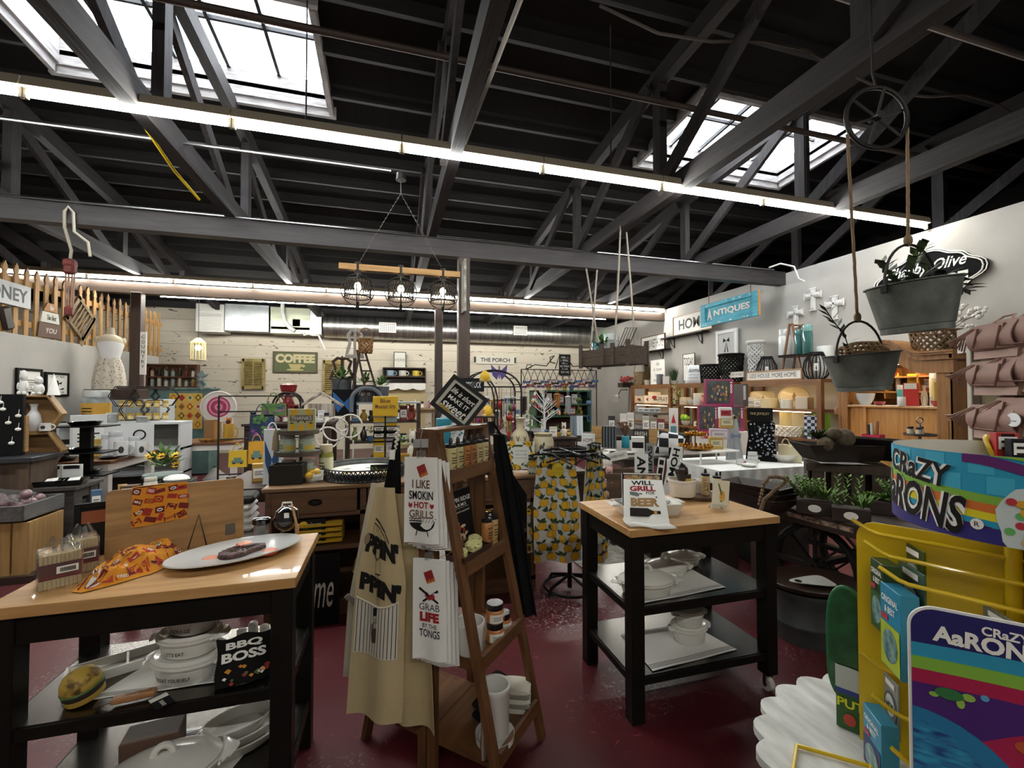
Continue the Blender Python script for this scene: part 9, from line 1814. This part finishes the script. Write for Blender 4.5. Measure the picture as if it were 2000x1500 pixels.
for k,(dx,dz,lb)in enumerate(((.06,.57,'yellow beehive gnome on top shelf of black rack'),(.03,.99,'yellow beehive ornament perched on top of black rack'))):t2=thing('beehive_figurine',lb,'figurine',q+Vector((dx,-.02,zt_*dz+.008)));MB(mat('c9a21c',.6)).lathe([(.05,.0),(.06,.03),(.055,.06),(.045,.09),(.02,.115),(0,.12)],16).obj('hive',t2);mb=MB(mat('b09a70',.8));[mb.ball((s*.04,-.03,.01),(.03,.03,.022),8,5)for s in(-1,1)];mb.obj('feet',t2)
g_frame('oval_sign','black oval topped sign with white capitals behind beehives','sign',ay(918,765,5.43),0,.36,.17,frame=None,panel='15171a',lines=('WOODSTOCK',),tcol='c9cdd0',d=.02,bold=.01)
flo=lambda m_,f_,w,h:(m_.use(mat('5a7a80',.7)),[m_.flat(oval(w*.12*math.sin(k*2.2),h*(.2+.07*k),w*.13,h*.035,8),f_)for k in range(9)],m_.flat(rect(-w*.01,h*.1,w*.01,h*.75),f_))
for u,v,w,h,tl,lb in((872,800,.20,.34,24,'larger tilted white framed flower print behind A-frame'),(893,838,.12,.33,22,'narrow tilted white framed flower print near A-frame top')):p=ay(u,v,4.35);p.z=1.18 if h>.33 else 1.06;t=g_frame('flower_print',lb,'picture',p,-.1,w,h,frame='b9b9b6',panel='dcdedd',fw=.012,extra=flo,tilt=4);t.rotation_euler=(0,R(tl),-.1)
for s in('',):MB(DARKW).box((0,0,.14),(.5,.3,.28)).obj('riser_box',None,'dark riser box behind A-frame carrying tilted flower prints','box',None,None,(.62,4.4,GZ));
p=ay(866,830,4.2);p.z=GZ;t=thing('blue_lantern','teal blue metal lantern with black arched handle','lantern',p+Vector((0,0,.3)));MB(mat('1f7f95',.5)).box((0,0,.12),(.13,.13,.24),.006).obj('lantern_body',t);MB(IRON).tube([(.07*math.cos(q),0,.24+.12*math.sin(q))for q in[pi*i/10 for i in range(11)]],.008,6).obj('handle',t);MB(DARKW).box((0,0,.149),(.2,.2,.298)).obj('riser_block',None,'small dark block under the teal blue lantern','block',None,None,p)
p=ay(752,900,4.25);t=thing('card_rack','yellow headed wire card spinner left of A-frame','card rack',(p.x,4.25,0));zh=ay(752,774,4.25).z;w=mpx(46,ay(752,780,4.25));mb=MB(mat('d0a818',.5));mb.box((0,-.05,zh-.09),(w,.1,.18),.003);mb.use(mat('6a3a2a',.6));mb.text('Mountain Arts',FR(-.101),0,zh-.09,w*.8,.04,.02);mb.text('Blue',FR(-.101),0,zh-.04,w*.4,.035,.02);mb.obj('header',t);mb=MB(IRON);mb.cyl((0,0,GZ),(0,0,zh),.01);mb.lathe([(.15,GZ),(.15,GZ+.02),(.02,GZ+.04)],20)
for z in(.95,1.12,zh-.42,zh-.24):mb.tube([(-w/2,-.1,z),(w/2,-.1,z),(w/2,.0,z),(-w/2,0,z)],.004,4,True)
mb.obj('wire_pockets',t);k=0
for z in(.95,1.12,zh-.42,zh-.24):
 for x in(-.25,.25):
  c,cn=(('d0a818','yellow'),('b9a9b0','lilac'),('d8d8d4','white'),('9aa8a0','sage'))[k%4]if k%3 else('d0a818','yellow');k+=1;g_box('greeting_card','%s greeting card in %s pocket of the %s row of card spinner'%(cn,'left' if x<0 else 'right',ORD[(k-1)//2]),'card',(p.x+x*w,4.21,z),0,w*.44,.15,.02,c,lab='dcd8d0',band=(.3,.7))
t=thing('wire_ornament','white wire looped garden ornament behind the lattice tray','ornament',ay(660,870,4.3));t.location.z=GZ;mb=MB(WHITE);q0=t.location;
for u,v,r in((655,838,22),(640,855,20),(684,832,22),(668,832,10)):c=ay(u,v,4.3)-q0;r_=r*4.1/F;mb.tube([(c.x+r_*math.cos(a),0,c.z+r_*math.sin(a))for a in[2*pi*i/24 for i in range(24)]],.008,5,True)
for u in(640,690,672):c=ay(u,860,4.3)-q0;mb.tube([(c.x,0,0),(c.x,0,c.z)],.007,5)
mb.obj('wire_loops',t)
t=thing('tall_display','tall dark display shelf carrying galvanised buckets of greenery','shelf',(-.06,8.1,0));[MB(DARKW).box((s*.6,0,.68),(.04,.5,1.36)).obj('side_panel',t)for s in(-1,1)];[MB(DARKW).box((0,0,z),(1.16,.48,.03)).obj('shelf',t)for z in(.3,.7,1.04)];MB(mat('8a929a',.6)).box((0,0,1.372),(1.26,.56,.024)).obj('top_board',t);ZB=1.385;YB=8.05
for i,(u,vt,w,lb)in enumerate(((666,742,38,'large galvanised bucket of greenery at left on tall display'),(711,752,40,'galvanised bucket with white script in middle of tall display'),(744,755,30,'smaller galvanised bucket at right on tall display'))):
 p=ay(u,900,YB);p.z=ZB;r=w*dep(p)/F/2;h=ay(u,vt,YB).z-ZB;t=thing('metal_bucket',lb,'bucket',p);MB(mat('5f6468',.5,.5,c2='4c5054',nscale=7)).lathe([(r*.8,0),(r,h),(r*.94,h),(r*.75,.02),(0,.02)],24).obj('bucket_body',t);mb=MB(GREEN);random.seed(i);foliage(mb,(0,0,h),r*.8,50,.12,.05);mb.obj('greenery',t)
 if i==1:MB(PAPER).text('Farm',lambda x,z:Vector((r*math.sin(x/r),-r*math.cos(x/r)*.98-.004,z)),0,h*.5,r*1.1,h*.25,0,.3).obj('script',t)
def harp(lb,u0,u1,vt,vb,Y,c):
 a,b=ay(u0,vt,Y),ay(u1,vb,Y);w,h=b.x-a.x,a.z-b.z;t=thing('harp_frame',lb,'ornament',((a.x+b.x)/2,Y,b.z));mb=MB(mat(c,.7));[mb.tube([(s*w*.5,0,0),(s*w*.45,0,h*.2),(s*w*.3,0,h*.5),(s*w*.4,0,h*.8),(s*w*.2,0,h*.95),(0,0,h*.92)],.03,6)for s in(-1,1)];mb.tube([(0,0,0),(0,0,h*.95)],.025,6);mb.box((0,0,.03),(w,.08,.06));mb.tube([(0,0,h*.95),(.0,0,h*1.05)],.015,5);mb.obj('frame',t)
harp('white harp shaped wooden frame high on tall display',677,709,642,700,8.2,'b5b2ac');harp('dark harp shaped wooden frame in left bucket',646,690,697,742,8.2,'4a3628');MB(DARKW).cyl((0,0,0),(0,0,ay(693,700,8.2).z-ZB),.03).obj('support_post',None,'dark post under the white harp frame on tall display','post',None,None,(ay(693,700,8.2).x,8.2,ZB))
clutter(8,-.6,.48,7.95,8.15,1.056,'on upper shelf of tall display',51,(.14,.28));clutter(8,-.6,.48,7.95,8.15,.716,'on lower shelf of tall display',53,(.14,.28));p0=ay(711,752,7.75);t=thing('step_ladder','small dark wooden A ladder standing on tall display','ladder',(p0 .x,7.9,ZB));hl=ay(700,684,7.9).z-ZB;mb=MB(wood('4a3628','33251b',.7,'z'))
for x0,x1,y in((-.24,-.08,.08),(.26,.0,-.06),(.06,-.12,-.06)):mb.bar((x0,y,0),(x1,y,hl),.035,.02,(0,1,0))
[mb.bar((.26-.26*z,-.06,hl*z),(.06-.18*z,-.06,hl*z),.02,.025)for z in(.2,.4,.6,.8)];mb.obj('ladder_frame',t);t=g_basket('hanging_basket','small tan basket hung over top of step ladder','basket',ay(714,690,7.85),.3,.24,.24,'8a6236',handle=True)
t=thing('arched_ornament','grey arched window frame leaning against tall display','frame',ay(716,805,7.75));mb=MB(mat('6f757a',.6));hh=.42;mb.tube([(-.24,0,0),(-.24,0,hh*.5)]+[(-.24*math.cos(a),0,hh*.5+.2*math.sin(a))for a in[pi*i/12 for i in range(13)]]+[(.24,0,0)],.035,6);mb.obj('frame_body',t)
YW=12.55;a,b=ay(748,718,YW),ay(831,750,YW);t=thing('wall_cubby','dark wooden wall cubby holding mugs on back wall','shelf',((a.x+b.x)/2,YW+.15,0));w=b.x-a.x;mb=MB(wood('3f2618','2c1a10',.5));[mb.box((0,0,z),(w,.3,.03))for z in(a.z,(a.z*.45+b.z*.55),b.z)];[mb.box((s*w/2,0,(a.z+b.z)/2),(.03,.3,a.z-b.z))for s in(-1,1)];mb.box((0,.14,(a.z+b.z)/2),(w,.02,a.z-b.z));mb.obj('cubby_body',t);MB(mat('b9a67c',.8)).box((0,.05,b.z/2-.02),(w,.2,b.z-.05)).obj('lower_cabinet',t);zc2=a.z*.45+b.z*.55+.016
for k,(u,c,lb)in enumerate(((762,'8aa0b0','blue printed mug in the dark wall cubby'),(786,'d0ccc0','white square planter in the dark wall cubby'),(812,'c9b040','yellow flower pot in the dark wall cubby'))):p=ay(u,800,YW+.1);p.z=zc2;g_mug('mug',lb,'mug',p,0,.2,.16,c)
MB(PAPER).surf(lambda i,j:Vector((-w/2+w*i,-.18-.01*math.sin(i*30),b.z+.02-.14*j*(1+.4*abs(math.sin(i*9))))),40,3,.005).obj('lace_valance',None,'white lace cloth draped under dark wall cubby','cloth',None,None,((a.x+b.x)/2,YW+.15,0))
table('back_table','narrow tan table of mugs standing under dark wall cubby',a.x+.1,b.x+.2,11.4,11.9,1.15,wood('a08a60','7d6a46',.7),leg=.06);clutter(6,a.x+.2,b.x+.1,11.55,11.75,1.151,'on the tan mug table',21,(.16,.26),(2,4))
table('gift_counter','dark counter before back wall carrying red coffee mill',-1.9,-.75,6.7,7.6,1.12,DARKW,leg=.1);
p=ay(562,900,7.2);p.z=1.121;hh=ay(562,748,7.2).z-1.121;t=thing('coffee_mill','red cast iron coffee mill with big spoked wheel','coffee mill',p);RM=mat('7a1418',.4,coat=.4);r=hh*.33
mb=MB(mat('2a1614',.5));[mb.tube([(r*math.cos(a),y,hh*.42+r*math.sin(a))for a in[2*pi*i/30 for i in range(30)]],.016,6,True)for y in(-.1,.1)];mb.obj('wheel_rim',t);mb=MB(RM);[mb.bar((0,-.1,hh*.42),(r*math.cos(a),-.1,hh*.42+r*math.sin(a)),.02,.012,(0,1,0))for a in[2*pi*i/6 for i in range(6)]];mb.obj('spoke',t);MB(RM).lathe([(.12,0),(.11,.03),(.06,.1),(.09,hh*.4),(.04,hh*.72),(.1,hh*.78),(.12,hh*.95),(.02,hh)],20).obj('mill_body',t)
clutter(8,-1.85,-1.2,6.9,7.4,1.121,'on the coffee mill counter',23,(.16,.34),(1,1,2,3));clutter(6,-1.25,-.8,6.75,6.85,1.121,'in front of the coffee mill',27,(.1,.2),(1,2))
t=thing('dream_catcher','round pink and white crocheted dream catcher with fringe','wall hanging',ay(427,795,8.6));r=.26;mb=MB(mat('d2cdc8',.8));mb.tube([(r*math.cos(a),0,r*math.sin(a))for a in[2*pi*i/32 for i in range(32)]],.02,6,True);mb.at(rot('X',90)).lathe([(r*.68,0),(r,0)],32,caps=False);[mb.use(mat(('a83a5c','c98aa0','9a2a50')[k%3],.8)).lathe([(r*.68*(1-k/6),.002),(r*.68*(1-(k+1)/6),.002)],32,caps=False)for k in range(6)];mb.obj('crochet_ring',t);mb=MB(WHITE);[mb.tube([(.2*r*k,.01,-r*math.cos(.2*k)),(.2*r*k+.01,.01,-r-.16)],.008,4)for k in range(-4,5)];mb.obj('fringe',t);MB(IRON).cyl((0,.03,.76-t.location.z),(0,.03,.1),.012).obj('stand',t)
def truck(m_,f_,w,h):m_.use(mat('5f7a72',.8));m_.flat(rect(-w*.32,h*.25,w*.32,h*.42),f_);m_.flat(rect(-w*.2,h*.42,w*.2,h*.58),f_);m_.use(INK);[m_.flat(oval(s*w*.2,h*.24,w*.08,h*.05,10),f_)for s in(-1,1)]
def blooms(m_,f_,w,h):
 rnd=random.Random(2)
 for k in range(26):m_.use(mat(rnd.choice(('6a3a7a','2a3a6a','9a5a9a','3f6a3a','5a7a40')),.8));m_.flat(oval(rnd.uniform(-.42,.42)*w,rnd.uniform(.06,.94)*h,w*.09,h*.07,8),lambda x,z,k=k:f_(x,z)+Vector((0,-.0003*k,0)))
for u,vt,vb,Y,w,c,mo,lb in((512,810,860,6.365,44,'22304a',blooms,'navy floral tote bag hanging over the gift stand'),(502,862,905,6.365,30,'c9952a',truck,'golden yellow tote with old truck print near navy tote'),(465,880,912,6.365,32,'c9a82a',truck,'small yellow truck bag beside white table leg'),(535,788,812,6.365,44,'55703a',blooms,'green floral bag above the navy floral tote')):p=ay(u,vb,Y);g_bag('tote_bag',lb,'bag',p,0,w*dep(p)/F,ay(u,vt,Y).z-p.z,c,motif=mo)
t=thing('tote_stand','black wire stand holding the floral and truck totes','stand',(ay(508,860,6.3).x,6.35,0));mb=MB(IRON);[mb.cyl((x,.05,0),(x,.05,1.5),.012,n=6)for x in(-.5,.45)];[mb.cyl((-.5,.05,z),(.45,.05,z),.01,n=6)for z in(.5,.95,1.3,1.5)];mb.obj('frame',t)
table('linen_bench','low grey bench stacked with white towels beside dresser',-1.7,-.9,3.5,4.0,.52,GD,leg=.07,apron=0)
for k in range(4):MB(CLOTH).box((0,0,.024),(.3-.01*k,.26,.046),.02).obj('folded_towel',None,'%s folded white towel from bottom of stack left of dresser'%ORD[k],'towel','stacked white towels',None,(-1.1,3.75,.521+.049*k),.05)
MB(mat('2a2826',.8)).box((0,0,.03),(.3,.24,.06),.02).obj('folded_towel',None,'dark folded towel on top of the white towel stack','towel',None,None,(-1.1,3.75,.719),.1)
clutter(9,-1.3,-.55,4.2,4.9,GZ,'on the left end of gift table',33,(.08,.2),(1,2,4,1));clutter(8,-.15,.8,4.6,4.95,GZ,'at the back of gift table',35,(.2,.4),(0,1,3));clutter(5,1.05,1.9,4.15,4.3,GZ,'at right end of gift table',37,(.08,.16),(2,4,0))
g_bag('butterfly_bag','black bag with big blue butterfly wings below left bucket','bag',ay(672,812,7.82),0,.4,.44,'14141a',motif=lambda m_,f_,w,h:[m_.flat([(0,h*.5),(s*w*.44,h*.92),(s*w*.4,h*.45),(s*w*.25,h*.12),(0,h*.4)],f_)for s in(-1,1)],mcol='2a5f96')
t=thing('bird_house','striped gabled bird house roof display left of butterfly bag','bird house',ay(628,820,7.0));mb=MB(mat('6a5248',.7,c2='b9b0a4',nscale=20,stretch=(1,1,.1)));[mb.bar((0,0,.4),(s*.3,0,.2),.12,.03)for s in(-1,1)];mb.box((0,0,.12),(.36,.1,.24));mb.obj('house_body',t)
clutter(5,-2.68,-2.4,5.1,5.6,.401,'on the low white shelf',61,(.12,.24),(1,1,2))
